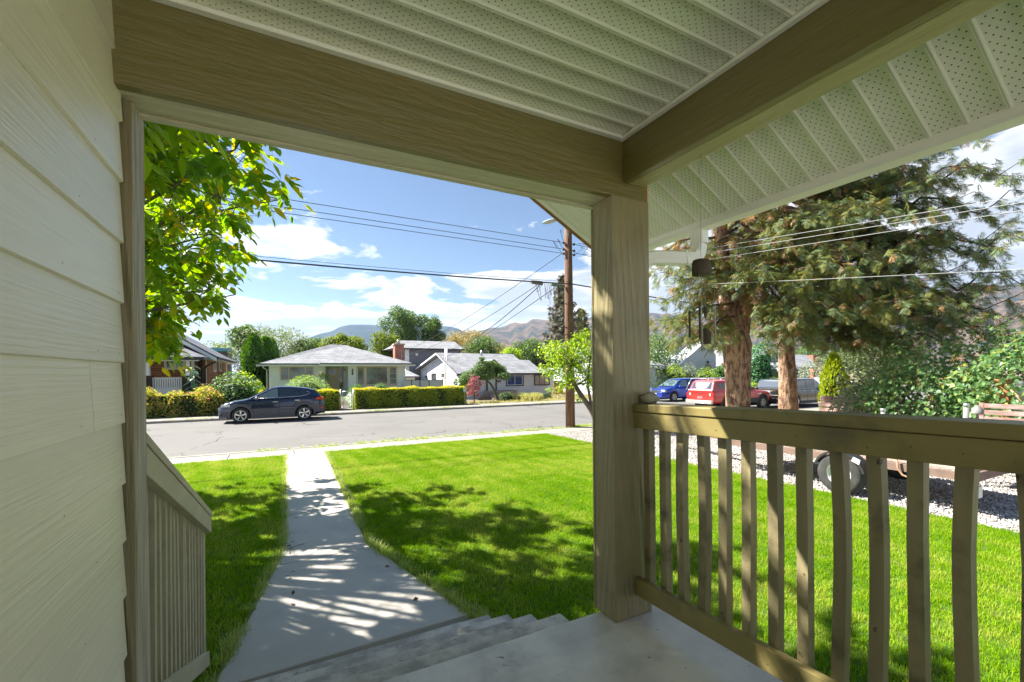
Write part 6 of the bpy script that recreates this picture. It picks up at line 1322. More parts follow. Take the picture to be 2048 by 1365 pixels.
ga, gb_ = gp0[0]+.12, gp1[0]-.10; part('gate_frame', MB().tube([(ga, 27.88, .12), (ga, 27.88, zt-.04)], .02, 8).tube([(gb_, 27.88, .12), (gb_, 27.88, zt-.04)], .02, 8).tube([(ga, 27.88, .12), (gb_, 27.88, .12)], .02, 8).tube([(ga, 27.88, zt-.04), (gb_, 27.88, zt-.04)], .02, 8), GALV, gt)
b = MB(); n = 12; W_ = gb_-ga; Hh = zt-.16
for i in range(-n, n+1):
    for sg in (1, -1):
        x0 = ga+i*W_/n*1.0; P = []
        for t in (0, 1):
            P.append([x0+sg*t*Hh*1.0 if sg == 1 else x0+W_-t*Hh, .12+t*Hh])
        (xa, za_), (xb, zb2) = P
        def clip(xa, za_, xb, zb2):
            o = []
            for t in np.linspace(0, 1, 21):
                x = xa+(xb-xa)*t
                if ga <= x <= gb_: o.append((x, 27.88, za_+(zb2-za_)*t))
            return (o[0], o[-1]) if len(o) > 1 else None
        c_ = clip(xa, za_, xb, zb2)
        if c_: b.tube(list(c_), .004, 4, cap=False)
part('chain_mesh', b, GALV, gt)['kind'] = 'stuff'
p = PY(929, 780, 27.85); sg_ = thing('notice_sign', 'tiny white notice with teal border at the right end of the long hedge', 'sign', (p[0], 27.85, 0)); part('board', MB().box(p[0]-.09, 27.80, p[2]-.14, p[0]+.09, 27.82, p[2]+.14), M('teal_sign', (.10, .42, .38), rough=.5), sg_); part('notice', MB().box(p[0]-.07, 27.79, p[2]-.10, p[0]+.07, 27.799, p[2]+.08), WHITE, sg_); part('notice_print', MB().box(p[0]-.04, 27.783, p[2]-.03, p[0]+.035, 27.789, p[2]+.05), M('notice_red', (.6, .2, .15)), sg_); part('stake', MB().box(p[0]-.012, 27.825, 0, p[0]+.012, 27.845, p[2]+.12), GALV, sg_)
mb = MB().box(gp0[0]+.1, 27.72, -.1, gp1[0]-.1, 37.3, .012); mb.v = [(x, y, hg(x, y)+z if y > 30 else z) for x, y, z in mb.v]; tag(part('garden_path', mb, SIDEWC), kind='structure')
mb = MB(); mb.grid([[(x, y, hg(x, y)+.02) for x in (gp1[0]-.05, 7, 9.5)] for y in (28.9, 31, 33, 36.5)]); mb.grid([[(x, y, hg(x, y)+.02) for x in (-1, 1, gp0[0]+.05)] for y in (28.9, 31, 33, 38)]); tag(part('far_lawn', mb, M('far_lawn', (.13, .20, .04), (.09, .15, .03), scale=3)), kind='structure')
c = PY(472, 800, 29.3); shrub('flowering_bush', 'big domed bush speckled with white blossom behind the car bonnet', (c[0], 29.3, .0), (1.75, 1.15, PY(472, 751, 29.3)[2]), L_CYP, 6500, .13, 'bush', seed=3, core=True, up=.8)
fl = bpy.data.objects['flowering_bush']; P, Nn = ell_points(1500, (0, 0, 0), (1.79, 1.19, PY(472, 751, 29.3)[2]*1.02), .05); k = (P[:, 2] > .9) & (rng.random(len(P)) < np.clip(P[:, 2]-.7, 0, 1)); V, Fc = leaf_cloud(P[k], Nn[k], .085); link('blossom', mesh_np('blossom', V, Fc, M('white_blossom', (.72, .74, .66))), fl)['kind'] = 'stuff'
c = PY(615, 800, 31.5); shrub('round_bush', 'bright green clipped dome bush in front of the bungalow', (c[0], 31.5, .15), (1.72, 1.2, PY(615, 751, 31.5)[2]-.15), leafmat('leaf_bright_dome', (.16, .28, .05), (.26, .40, .08), tr=.3), 8000, .085, 'bush', seed=5, bump=.03, up=.8)
for k, (u0, u1, vt, Y) in enumerate(((692, 735, 767.5, 34.5), (742, 782, 766.5, 34.8))):
    a, c_ = PY(u0, vt, Y), PY(u1, vt, Y); shrub('round_bush', ('dark rounded bush left below the picture window', 'dark rounded bush right below the picture window')[k], ((a[0]+c_[0])/2, Y, .35), ((c_[0]-a[0])/2, .8, a[2]-.35), L_CYP, 2600, .10, 'bush', seed=6+k, bump=.03)
c = PY(492, 770, 31.5); shrub('sunflower_clump', 'tall green clump with yellow sunflowers behind the flowering bush', (c[0], 31.8, .2), (1.3, .7, PY(490, 738, 31.8)[2]-.2), L_FRUIT, 2000, .16, 'plant', seed=9, core=False); o_ = bpy.data.objects['sunflower_clump']; P, Nn = ell_points(60, (0, 0, 0), (1.2, .7, PY(490, 738, 31.8)[2]-.1), .1); P = P[P[:, 2] > 1.1]; V, Fc = leaf_cloud(P, norm(P*0+np.array([0, -1, .4])), .17, jit=.3); V2, F2 = leaf_cloud(P, norm(P*0+np.array([0, -1, .4])), .17, jit=.3); link('flowers', mesh_np('flowers', *join_np([(V, Fc), (V2, F2)]), M('yellow_petals', (.75, .42, .01), (.7, .25, .01), scale=3)), o_)['kind'] = 'stuff'
for k, (u, vt, vb, r, lab) in enumerate(((507, 672, 780, .62, 'taller left cypress of the pair beside the metal flue'), (531, 677, 780, .66, 'right cypress of the pair nearest the metal flue'), (518, 688, 780, .5, 'small cypress wedged between the two taller ones'), (543, 682, 770, .45, 'slim cypress tip rising behind the metal flue'))):
    Y = 42+k*.9; p = PY(u, vt, Y); conifer_column('cypress', lab, p[0], Y, .2, p[2], r*1.5, L_CYP, 3600, .2)
# small leaning tree and plum by the white bungalow
random.seed(14)
p = PY(993, 800, 31.5); q_ = PY(975, 745, 31.5); root = thing('leaning_tree', 'small leaning ornamental tree with bare curved trunk before the white bungalow', 'tree', (p[0], 31.5, -.15)); tb = MB(); tp = [PY(*zw(955, 868), 31.5), PY(*zw(925, 810), 31.5), PY(*zw(895, 735), 31.5), PY(*zw(855, 660), 31.5), PY(*zw(800, 605), 31.5), PY(*zw(760, 540), 31.5)]; tb.tube(smooth_path([Vector(t) for t in tp], 4), [.13-.004*i for i in range(21)], 8, noise=.08)
P_, N_ = [], []
for x, y, r in ((560, 590, .55), (640, 540, .6), (720, 480, .6), (800, 440, .6), (880, 430, .55), (960, 480, .55), (1010, 550, .5), (900, 540, .5), (740, 400, .35), (745, 350, .22), (540, 600, .35), (800, 540, .6), (690, 560, .5), (850, 400, .3)):
    c_ = PY(*zw(x, y), 31.5+random.uniform(-.6, .6)); n_ = int(900*r*r*4/1.0); a, b_ = ell_points(n_, c_, (r*1.1, r*1.1, r*.75), .7); P_.append(a); N_.append(b_); limb(tb, tp[4], c_, .035, .01, .08, 5, 5)
V, Fc = leaf_cloud(np.concatenate(P_), norm(np.concatenate(N_)+np.array([0, 0, .5])), .12); V -= np.array(root.location); link('crown', mesh_np('crown', V, Fc, L_FAR), root)['kind'] = 'stuff'; part('trunk', tb, BARKG, root)
p = PY(948, 800, 29.4); blobs_tree('plum_shrub', 'small dusty red plum shrub at the end of the clipped hedge', p[0], 29.4, -.05, PY(948, 748, 29.4)[2], .25, .62, L_RED, 1500, .11, 9, .035, seed=2, cat='shrub', shell=.9)
p = PY(936, 740, 34); blobs_tree('dark_bush', 'dark conifer bush beside the corner of the white bungalow', PY(930, 780, 35)[0], 35, -.3, PY(930, 742, 35)[2], .1, .9, L_CYP, 1800, .16, 8, .05, seed=3, cat='bush')
# fruit tree near the kerb by the post
random.seed(17); p = G(1212, 868, -.0); root = thing('fruit_tree', 'young fruit tree with bright leaves overlapping the utility pole', 'tree', (9.9, 12.2, 0)); tb = MB(); D0 = 15.7
tpt = [Vector(PD(u, v, D0)) for u, v in ((1200, 850), (1185, 825), (1165, 795), (1150, 770), (1138, 735))]; tpt[0].z = -.02; tb.tube(smooth_path(tpt, 3), [.11-.004*i for i in range(13)], 9, noise=.05)
tb.tube([tpt[1]+Vector((0, 0, 0)), Vector(PD(1175, 770, D0)), Vector(PD(1180, 720, D0)), Vector(PD(1185, 680, D0))], [.06, .045, .03, .01], 7)
P_, N_ = [], []
for x, y, r in ((1095, 700, .45), (1110, 715, .4), (1130, 700, .5), (1150, 720, .5), (1120, 735, .45), (1100, 745, .35), (1140, 755, .45), (1165, 740, .5), (1085, 735, .22), (1170, 700, .5), (1160, 675, .35), (1172, 668, .28), (1125, 770, .3), (1190, 710, .6), (1205, 740, .5), (1180, 765, .4), (1108, 688, .25), (1145, 685, .25), (1098, 778, .14), (1160, 800, .12), (1220, 700, .6), (1215, 760, .4)):
    c_ = PD(x, y, D0+random.uniform(-.5, .5)); n_ = max(14, int(300*r*r*4)); a, b_ = ell_points(n_, c_, (r*1.05, r*1.05, r*.85), .85); P_.append(a); N_.append(b_); limb(tb, tpt[3] if y > 730 else tpt[4], c_, .025, .006, .1, 5, 5)
V, Fc = leaf_cloud(np.concatenate(P_), norm(np.concatenate(N_)+np.array([0, 0, .3])), .105, droop=.5); V -= np.array(root.location); link('crown', mesh_np('crown', V, Fc, L_FRUIT), root)['kind'] = 'stuff'; part('trunk', tb, BARKG, root)
# plants along the white bungalow and street edge
IRIS = leafmat('leaf_iris', (.16, .24, .08), (.34, .36, .12), (.45, .38, .16), tr=.3); tm = tuft_mesh('iris_tuft', 10, .10, .3, .62, .035, IRIS, .7); pts = []
for i in range(190): u = random.uniform(1032, 1082); pts.append((PY(u, 806, 29.2)[0], 29.2+random.gauss(0, .35), -.02))
o = gn_scatter('iris_bed', pts, tm, smin=.7, smax=1.2); o['label'] = 'bed of yellowing iris leaves at the kerb'
GRT = tuft_mesh('verge_tuft', 12, .12, .06, .22, .02, IRIS, 1.0); pts = []
for i in range(900):
    x = random.uniform(11, 36); pts.append((x, 27.8+abs(random.gauss(0, 1.1)), -.02))
for i in range(700): pts.append((random.uniform(14.8, 24), random.uniform(8.5, 12.9), -.02))
o = gn_scatter('dry_verge_grass', pts, GRT, smin=.5, smax=1.2); o['label'] = 'patchy dry grass and weeds on the far verge'
for k, (u, vt, Y, rx, lab) in enumerate(((1013, 783, 34.5, .9, 'low dark bush left of the iris bed by the wall'), (1060, 782, 35.5, .0, ''), (1092, 785, 34, .75, 'low dark bush right of the iris bed by the wall'), (1040, 789, 33.5, .5, 'tiny round bush beside the planter box'))):
    if rx: p = PY(u, vt, Y); shrub('low_bush', lab, (p[0], Y, -.3), (rx, .6, max(.35, p[2]+.3)), L_FAR, 900, .10, 'bush', seed=20+k, core=True)
for k, (u, vt, Y, rx, zt2, lab, mt) in enumerate(((1118, 770, 33, .7, 0, 'brown-leaved bush at the right corner of the white bungalow', L_WILD), (1150, 778, 31, .8, 0, 'pale weedy bush right of the utility pole', L_FRUIT))):
    p = PY(u, vt, Y); shrub('corner_bush', lab, (p[0], Y, -.2), (rx, .7, p[2]+.2), mt, 900, .12, 'bush', seed=30+k, core=False)
tag(part('fence_boards', MB().box(PY(1108, 790, 37)[0], 37, -.4, PY(1126, 790, 37)[0], 37.1, PY(1110, 762, 37)[2]), M('brown_fence', (.22, .12, .07), (.13, .07, .04), scale=4, stretch=(6, 1, .5))), 'brown board fence at the right end of the white bungalow', 'fence')
# right-hand side across the street
p0, p1 = PX(1296, 790, 33), (0, 0, 0)
pf = thing('picket_fence', 'pale blue-white picket fence behind the blue car', 'fence', (25.5, 27.95, 0)); i = 0; x = PY(1288, 790, 27.95)[0]; xe = PY(1372, 790, 27.95)[0]; zt = PY(1320, 776, 27.95)[2]; PKM = M('picket_paint', (.50, .58, .68), rough=.6)
pkm = mesh_of('picket', MB().prism([(-.05, 0), (.05, 0), (.05, zt-.05), (0, zt+.03), (-.05, zt-.05)], 'y', -.012, .012), PKM)
while x < xe: o = link('picket', pkm, pf); o.location = (x-25.5, 0, 0); x += .165
part('fence_rail', MB().box(PY(1288, 790, 27.95)[0], 27.965, zt*.25, xe, 28.0, zt*.25+.08).box(PY(1288, 790, 27.95)[0], 27.965, zt*.75, xe, 28.0, zt*.75+.08), PKM, pf)
def ub(name, lab, u, vt, D_, rx, zg, mt, n, size, seed, cat='bush', **k):
    q = PD(u, vt, D_); return shrub(name, lab, (q[0], q[1], zg), (rx, rx*.8, q[2]-zg), mt, n, size, cat, seed=seed, **k)
ub('street_bush', 'bright green bush left above the roof of the blue car', 1352, 732, 44, 1.7, 0, L_FRUIT, 2600, .17, 41); ub('street_bush', 'grey-green bush in the middle above the blue car', 1378, 731, 44.5, 1.5, 0, L_GREY, 2400, .16, 42); ub('street_bush', 'bright green bush right beside the spruce trunk', 1412, 735, 44, 1.6, 0, L_FRUIT, 2400, .17, 43)
ub('ivy_mass', 'dark ivy mass on the wall left of the big spruce trunk', 1440, 728, 47, 1.4, 0, L_CYP, 2200, .2, 44); ub('round_conifer', 'dense dark green rounded conifer between the two spruce trunks', 1520, 686, 46, 1.9, 0, leafmat('leaf_round_conifer', (.03, .12, .04), (.06, .20, .06), tr=.2), 6000, .22, 45, 'tree', bump=.15)
ub('low_hedge', 'low rounded green hedge behind the dark boxy wagon', 1512, 764, 40, 1.6, 0, L_FRUIT, 1800, .15, 46); ub('side_bush', 'dark leafy bush climbing at the corner left of the pale stucco house', 1300, 690, 34, 1.2, 0, L_FAR, 1100, .2, 47, core=False); ub('yard_tree', 'airy green bush with yellow flowers before the mauve house', 1640, 716, 38, 2.6, 0, L_GREY, 3400, .18, 48, core=False); ub('small_bush', 'small round green bush below the mauve house windows', 1548, 754, 44, .9, 0, L_FRUIT, 700, .14, 49)
# trees behind the houses
TR = [('willow_tree', 'broad grey-green tree behind the cypresses', 545, 651, 64, 5.4, 760, L_WILLOW, 14000, .26, 22, 'round'), ('walnut_tree', 'small dark tree crown at the left shoulder of the willow', 489, 648, 62, 2.2, 700, L_FAR, 2500, .3, 9, 'round'),
      ('maple_tree', 'left yellow-green maple just above the bungalow roof', 625, 677, 66, 2.7, 730, L_FAR, 6000, .3, 14, 'round'), ('maple_tree', 'right yellow-lit maple above the bungalow ridge', 688, 670, 60, 2.9, 730, L_MAPLE, 9000, .3, 16, 'round'),
      ('ash_tree', 'tall ragged tree left of the grey house roof', 806, 614, 66, 3.6, 725, L_FAR, 9000, .30, 13, 'vase'), ('ash_tree', 'second ragged tree crown right above the grey house', 862, 628, 66, 2.6, 725, L_FAR, 5500, .30, 10, 'vase'), ('leafy_tree', 'yellow-green tree at the left of the brick chimney', 772, 660, 58, 2.4, 740, L_MAPLE, 4500, .28, 11, 'round'),
      ('locust_tree', 'thin brownish tree behind the grey house', 905, 668, 72, 3.4, 720, L_ASH, 4200, .24, 12, 'vase'), ('locust_tree', 'yellowing feathery tree rising behind the white roof', 948, 660, 68, 3.2, 725, L_ASH, 4600, .24, 12, 'vase'), ('leafy_tree', 'green pointed tree in front of the yellowing ones', 965, 672, 60, 2.5, 725, L_FAR, 4200, .26, 10, 'round'), ('locust_tree', 'low tan tree right of the pointed green one', 1000, 690, 74, 3.0, 725, L_ASH, 2600, .26, 8, 'round'),
      ('leafy_tree', 'dark green tree right behind the white bungalow ridge', 1056, 677, 62, 2.5, 735, L_FAR, 5500, .27, 12, 'round'), ('leafy_tree', 'small yellow-green tree behind the white bungalow roof', 1020, 695, 58, 1.6, 730, L_FRUIT, 2200, .24, 8, 'round'),
      ('far_tree', 'distant pale tree line tree beyond the blue fascia', 440, 686, 110, 5, 720, L_WILLOW, 1600, .5, 8, 'round'),
      ('street_tree', 'tree beyond the porch post above the picket fence', 1310, 665, 50, 3.2, 760, L_FAR, 4200, .26, 12, 'round'), ('far_tree', 'distant tree right of the second spruce trunk', 1608, 690, 90, 3.5, 735, L_FAR, 1600, .4, 8, 'round'), ('street_tree', 'bright tree above the round conifer behind the big spruce', 1480, 690, 60, 4.0, 750, L_FRUIT, 3600, .3, 10, 'round'), ('far_tree', 'distant tree behind the mauve house roof', 1690, 690, 75, 4.5, 735, L_FAR, 2200, .4, 9, 'round')]
for i, (nm, lab, u, vt, Dd, rx, vb, mt, n, size, lobes, pr) in enumerate(TR):
    p = PD(u, vt, Dd); zb3 = PD(u, vb, Dd)[2]; blobs_tree(nm, lab, p[0], p[1], hg(p[0], p[1]) if p[1] > 27 else 0, p[2], max(.8, zb3), rx, mt, n, size, lobes, .2, seed=i*3+1, profile=pr, shell=.55)
# ================================================================== VEHICLES
def interp(T, x): return float(np.interp(x, [p[0] for p in T], [p[1] for p in T]))
CHROME = M('chrome', (.75, .76, .78), rough=.15, metal=1); CLAD = M('grey_cladding', (.10, .105, .12), rough=.6); SEAM = M('seam_black', (.008, .008, .01), rough=.8)
CARGL = M('car_glass', (.02, .03, .032), rough=.04, spec=.9, coat=.5); CARGLP = M('car_glass_clear', (.13, .19, .18), rough=.05, spec=.9, coat=.5)
LENSR = M('red_lens_car', (.60, .02, .02), rough=.12, coat=.6); LENSC = M('clear_lens', (.62, .64, .66), rough=.12, coat=.6); AMB = M('amber_car_lens', (.8, .25, .02), rough=.2); PLATE = M('plate', (.62, .65, .70), rough=.5)
def vehicle(name, label, cat, P, paint, loc, rot):
    """P: dict of side-view tables. Local x forward, origin on the ground at mid-length; built once in its own frame"""
    root = thing(name, label, cat, (0, 0, 0)); L = P['len']; hw = P['w']/2; r = P['r']; ar = r+P.get('gap', .065); axs = P['axles']
    xs_ = sorted(set(list(np.linspace(-L/2, L/2, 36))+[a+ar*c for a in axs for c in np.cos(np.linspace(0, pi, 15))]+[a+sg*(ar+.002) for a in axs for sg in (1, -1)]+[P['xs'][i] for i in range(len(P.get('xs', [])))]))
    fr = [0, .12, .38, .62, .82, .93, 1.]; ml = P.get('ml', [.955, .985, 1.0, .995, .975, .94, .86])
    rows = []
    for x in xs_:
        zb = interp(P['bot'], x)
        for a in axs:
            if abs(x-a) < ar: zb = max(zb, r+math.sqrt(max(0, ar*ar-(x-a)**2)))
        zt = interp(P['top'], x); w_ = hw*interp(P['wid'], x); zb = min(zb, zt-.03)
        side = [(x, w_*m, zb+(zt-zb)*f) for f, m in zip(fr, ml)]
        rows.append([(x, 0, zb)]+side+[(x, w_*.45, zt+.018), (x, 0, zt+.024)])
    b = MB(); b.grid(rows); b.grid([[(p[0], -p[1], p[2]) for p in r_] for r_ in rows])
    for r_ in (rows[0], rows[-1]): b.add([p for p in r_]+[(p[0], -p[1], p[2]) for p in r_[::-1]][1:-1], [tuple(range(2*len(r_)-2))])
    bm_ = mesh_of('body', b, paint)
    body = link('body', bm_, root)
    # lower cladding: sill and arch lips
    def ysurf(x, z):
        zt = interp(P['top'], x); zb = interp(P['bot'], x); f = (z-zb)/max(.05, zt-zb); return hw*interp(P['wid'], x)*float(np.interp(f, fr, ml))
    cl = MB()
    for a in axs:
        for sg in (1, -1):
            P2 = [[(a+q*cos(t), sg*(ysurf(a+q*cos(t), min(max(r+q*sin(t), .3), interp(P['top'], a+q*cos(t))-.1))+.012), r+q*sin(t)) for q in (ar-.005, ar+P.get('lip', .05))] for t in np.linspace(-.25, pi+.25, 20)]; cl.grid(P2)
            P3 = [[(a+(ar-.005)*cos(t), sg*(hw*.96-q), r+(ar-.005)*sin(t)) for q in (-.02, .25)] for t in np.linspace(-.2, pi+.2, 16)]; cl.grid(P3)
    if P.get('sill', 1):
        x0, x1 = axs[0]+ar, axs[1]-ar
        for sg in (1, -1): zl_ = interp(P['bot'], 0); cl.grid([[(x, sg*(ysurf(x, z)+.012), z) for z in (zl_-.03, zl_+.05, zl_+P.get('sillh', .13))] for x in np.linspace(x0, x1, 8)])
    part('cladding', cl, P.get('clad', CLAD), root)
    # greenhouse
    G_ = P['gh']; zr = G_['roof']; xa, xb = zr[0][0], zr[-1][0]; gi = G_.get('in', .05); gt_ = G_.get('top', .21); gx = sorted(set(list(np.linspace(xa, xb, 30))+[p[0] for p in zr])); rows = []
    def gy(x, z):
        zb = interp(P['top'], x)-.02; zt_ = G_['max']; f = min(1, max(0, (z-zb)/(zt_-zb))); wb = hw*interp(P['wid'], x); return (wb-gi)+((wb-gt_)-(wb-gi))*f
    for x in gx:
        zt = interp(zr, x); zb = interp(P['top'], x)-.02; zt = max(zt, zb+.02)
        rows.append([(x, gy(x, zb), zb), (x, gy(x, zb+(zt-zb)*.5), zb+(zt-zb)*.5), (x, gy(x, zt-.05)-.005, zt-.045), (x, gy(x, zt)-.05, zt-.005), (x, gy(x, zt)*.5, zt+.018), (x, 0, zt+.025)])
    b = MB(); b.grid(rows); b.grid([[(p[0], -p[1], p[2]) for p in r_] for r_ in rows])
    for r_ in (rows[0], rows[-1]): b.add([p for p in r_]+[(p[0], -p[1], p[2]) for p in r_[::-1]][:-1], [tuple(range(2*len(r_)-1))])
    cabin = part('cabin', b, G_.get('paint', paint), root)
    for sg in (1, -1):
        for k, poly in enumerate(P['side']):
            b = MB(); n = len(poly); vs = [(x, sg*(gy(x, z)+.010), z) for x, z in poly]
            cxm = sum(p[0] for p in poly)/n; czm = sum(p[1] for p in poly)/n; vs.append((cxm, sg*(gy(cxm, czm)+.010), czm)); b.add(vs, [(i, (i+1) % n, n) for i in range(n)])
            part('side_window', b, P['sideg'][k] if 'sideg' in P else CARGL, root)
    for nm, (x0, z0, x1, z1), wf, gl in P['screens']:
        y0, y1 = (gy(x0, z0)-.06)*wf, (gy(x1, z1)-.06)*wf; dx, dz = x1-x0, z1-z0; ln = math.hypot(dx, dz); nx, nz = (-dz/ln, dx/ln) if nm == 'rear_window' else (dz/ln, -dx/ln)
        if nz < 0: nx, nz = -nx, -nz
        o_ = P.get('scr_off', .028); part(nm, MB().grid([[(x0+dx*t+nx*o_, y, z0+dz*t+nz*o_) for y in np.linspace(-(y0+(y1-y0)*t), y0+(y1-y0)*t, 5)] for t in np.linspace(0, 1, 4)]), gl, root)
    # seams, handles, mirrors, lamps
    sb = MB()
    for x, z0, z1 in P.get('seams', []):
        for sg in (1, -1): sb.grid([[(x+dx, sg*(ysurf(x, z)+.004), z) for dx in (-.006, .006)] for z in np.linspace(z0, z1, 6)])
    if sb.v: part('door_seam', sb, SEAM, root)
    for x, z in P.get('handles', []):
        for sg in (1, -1): y = ysurf(x, z)*sg; part('door_handle', MB().box(x-.10, min(y-.005*sg, y+.03*sg), z-.014, x+.10, max(y-.005*sg, y+.03*sg), z+.014), P.get('hmat', CHROME), root)
    mx_, mz = P['mirror']
    for sg in (1, -1): part('mirror', MB().blob((mx_, sg*(hw+.10), mz), (.07, .12, .085), 10, 6, .03, 1).bar((mx_, sg*(hw-.08), mz-.05), (mx_, sg*(hw+.05), mz-.03), .05, .03), P.get('mmat', paint), root)
    for nm, (x0, y0, z0, x1, y1, z1), mt in P.get('bits', []):
        for sg in ((1, -1) if y0 >= 0 and nm not in ('grille', 'number_plate', 'bumper', 'emblem', 'spoiler', 'hatch_trim', 'roof_rack', 'wiper', 'tailgate_handle') else (1,)):
            ya_, yb2 = sorted((y0*sg, y1*sg)); part(nm, MB().box(x0, ya_, z0, x1, yb2, z1), mt, root, bevel=min(.012, (x1-x0)*.3, (z1-z0)*.3))
    for b_ in P.get('chromeline', []):
        for sg in (1, -1): part('window_trim', MB().tube([(x, sg*(gy(x, z)+.016), z) for x, z in b_], .010, 5), CHROME, root)
    for a in axs:
        for sg in (1, -1): wheel(root, (a, sg*(hw-.115), r), r, .22, P.get('rim', CHROME), P.get('spokes', 5), P.get('rimr', .68), sg, 'y', sp_mat=DARKM)
    part('underbody', MB().box(-L/2+.35, -hw+.25, .2, L/2-.35, hw-.25, .45), SEAM, root)
    root.location = loc; root.rotation_euler = (0, 0, rot); return root
def paintm(name, c, rough=.25, metal=.3): return M(name, c, rough=rough, metal=metal, coat=1., spec=.5)
BLK = paintm('black_blue_paint', (.016, .024, .058), .18, .2)
SUV = dict(len=4.48, w=1.85, r=.352, axles=(-1.33, 1.34), lip=.075, sillh=.15,
  bot=[(-2.24, .42), (-2.1, .30), (-1.7, .24), (0, .24), (1.7, .24), (2.1, .28), (2.24, .34)],
  top=[(-2.24, .82), (-2.19, 1.04), (-1.9, 1.16), (-1.2, 1.145), (0, 1.10), (.9, 1.075), (1.15, 1.075), (1.6, 1.01), (1.95, .92), (2.14, .79), (2.24, .62)],
  wid=[(-2.24, .78), (-2.1, .90), (-1.6, .98), (0, 1.), (1.5, .98), (1.95, .90), (2.14, .80), (2.24, .62)],
  gh=dict(roof=[(-2.10, 1.13), (-1.95, 1.33), (-1.80, 1.46), (-1.45, 1.56), (-.8, 1.635), (-.3, 1.65), (.05, 1.60), (.27, 1.51), (1.12, 1.08)], max=1.66, top=.25),
  side=[[(.80, 1.13), (.3, 1.14), (-.20, 1.15), (-.18, 1.55), (0, 1.53), (.2, 1.45)], [(-.28, 1.15), (-1.14, 1.19), (-1.08, 1.35), (-.98, 1.49), (-.6, 1.54), (-.27, 1.55)], [(-1.21, 1.20), (-1.42, 1.25), (-1.56, 1.33), (-1.42, 1.41), (-1.06, 1.47), (-1.14, 1.34)]], sideg=[CARGLP, CARGL, CARGL],
  screens=[('windscreen', (1.06, 1.11, .20, 1.545), .93, CARGLP), ('rear_window', (-2.07, 1.17, -1.86, 1.42), .9, CARGL)],
  seams=[(.82, .36, 1.04), (-.24, .38, 1.08), (-1.16, .6, 1.12)], handles=[(-.08, .94), (-1.02, .985)], mirror=(.68, 1.14), mmat=M('mirror_bronze', (.25, .22, .22), rough=.3, metal=.5),
  chromeline=[[(.80, 1.12), (-.24, 1.135), (-1.2, 1.18), (-1.45, 1.24), (-1.60, 1.33), (-1.44, 1.42)]],
  bits=[('headlight', (1.76, .52, .76, 2.10, .86, .87), LENSC), ('tail_light', (-2.22, .45, .98, -1.84, .905, 1.10), LENSR), ('reflector', (-2.20, .60, .545, -2.0, .87, .60), LENSR), ('grille', (2.15, -.45, .42, 2.245, .45, .72), CHROME), ('fog_light', (2.0, .58, .38, 2.15, .78, .46), DARKM), ('spoiler', (-1.98, -.56, 1.455, -1.74, .56, 1.49), BLK), ('bumper', (-2.27, -.7, .30, -2.1, .7, .40), CLAD), ('bumper', (1.95, -.75, .25, 2.2, .75, .42), CLAD)])
vehicle('black_crossover', 'black crossover with star spoke wheels parked across the street', 'car', SUV, BLK, (-.30, 24.83, -.12), pi)
RED = paintm('red_paint', (.62, .022, .015), .35, .0); REDF = M('faded_red_cap', (.52, .12, .13), (.48, .10, .11), rough=.4, scale=3); GRYL = M('tan_cladding', (.20, .18, .15), rough=.6)
PK = dict(len=5.1, w=1.78, r=.375, axles=(-1.35, 1.72), lip=.11, gap=.06, clad=M('arch_grey', (.07, .07, .075), rough=.7), sillh=.26,
  bot=[(-2.55, .55), (-2.4, .45), (0, .42), (2.2, .42), (2.55, .5)], top=[(-2.55, 1.12), (.0, 1.10), (1.0, 1.08), (1.2, 1.08), (2.0, 1.03), (2.42, .97), (2.55, .84)],
  wid=[(-2.55, .96), (-2.3, 1), (2.0, 1.), (2.4, .94), (2.55, .84)], ml=[.96, .99, 1, 1, .985, .96, .93],
  gh=dict(roof=[(-2.5, 1.14), (-2.28, 1.62), (-2.1, 1.70), (-.72, 1.70), (-.70, 1.62), (-.3, 1.66), (.35, 1.64), (.6, 1.55), (1.18, 1.10)], max=1.72, top=.20, paint=REDF),
  side=[[(-.78, 1.24), (-2.05, 1.24), (-1.98, 1.52), (-.80, 1.52)], [(.98, 1.14), (-.55, 1.14), (-.52, 1.55), (.42, 1.56), (.62, 1.46)]], sideg=[CARGL, CARGL],
  screens=[('windscreen', (1.15, 1.14, .45, 1.62), .93, CARGLP), ('rear_window', (-2.44, 1.22, -2.27, 1.58), .92, M('smoked_canopy_glass', (.05, .065, .09), (.08, .095, .12), rough=.06, scale=4))], scr_off=.03,
  seams=[(1.05, .5, 1.05), (-.5, .5, 1.08)], handles=[(-.3, .95)], hmat=DARKM, mirror=(.95, 1.22), mmat=DARKM,
  bits=[('tail_light', (-2.57, .72, .72, -2.40, .885, 1.02), LENSR), ('bumper', (-2.70, -.86, .42, -2.54, .86, .60), M('bumper_silver', (.52, .5, .46), rough=.4, metal=.6)), ('number_plate', (-2.712, -.42, .44, -2.703, -.12, .58), PLATE), ('tailgate_handle', (-2.565, -.12, .93, -2.55, .12, 1.0), DARKM), ('emblem', (-2.566, -.17, .72, -2.553, .17, .82), CHROME), ('sticker', (-2.562, .62, .86, -2.553, .71, 1.0), M('cyan_sticker', (.15, .6, .55))), ('hatch_trim', (-2.56, -.80, 1.13, -2.42, .80, 1.20), M('hatch_grey', (.42, .44, .46), rough=.5)), ('headlight', (2.40, .55, .74, 2.52, .84, .92), LENSC), ('side_badge', (1.30, .885, .86, 1.55, .897, .91), CHROME), ('grille', (2.5, -.5, .62, 2.57, .5, .9), DARKM)], rim=M('rim_tan', (.55, .50, .38), rough=.4, metal=.4), spokes=6, rimr=.6)
X_, Y_ = 23.05, 17.2
pk = vehicle('red_pickup', 'red pickup truck with faded red canopy and roof rack behind the spruce', 'pickup truck', PK, RED, (23.28, 17.17, -.12), 0)
rk = MB()
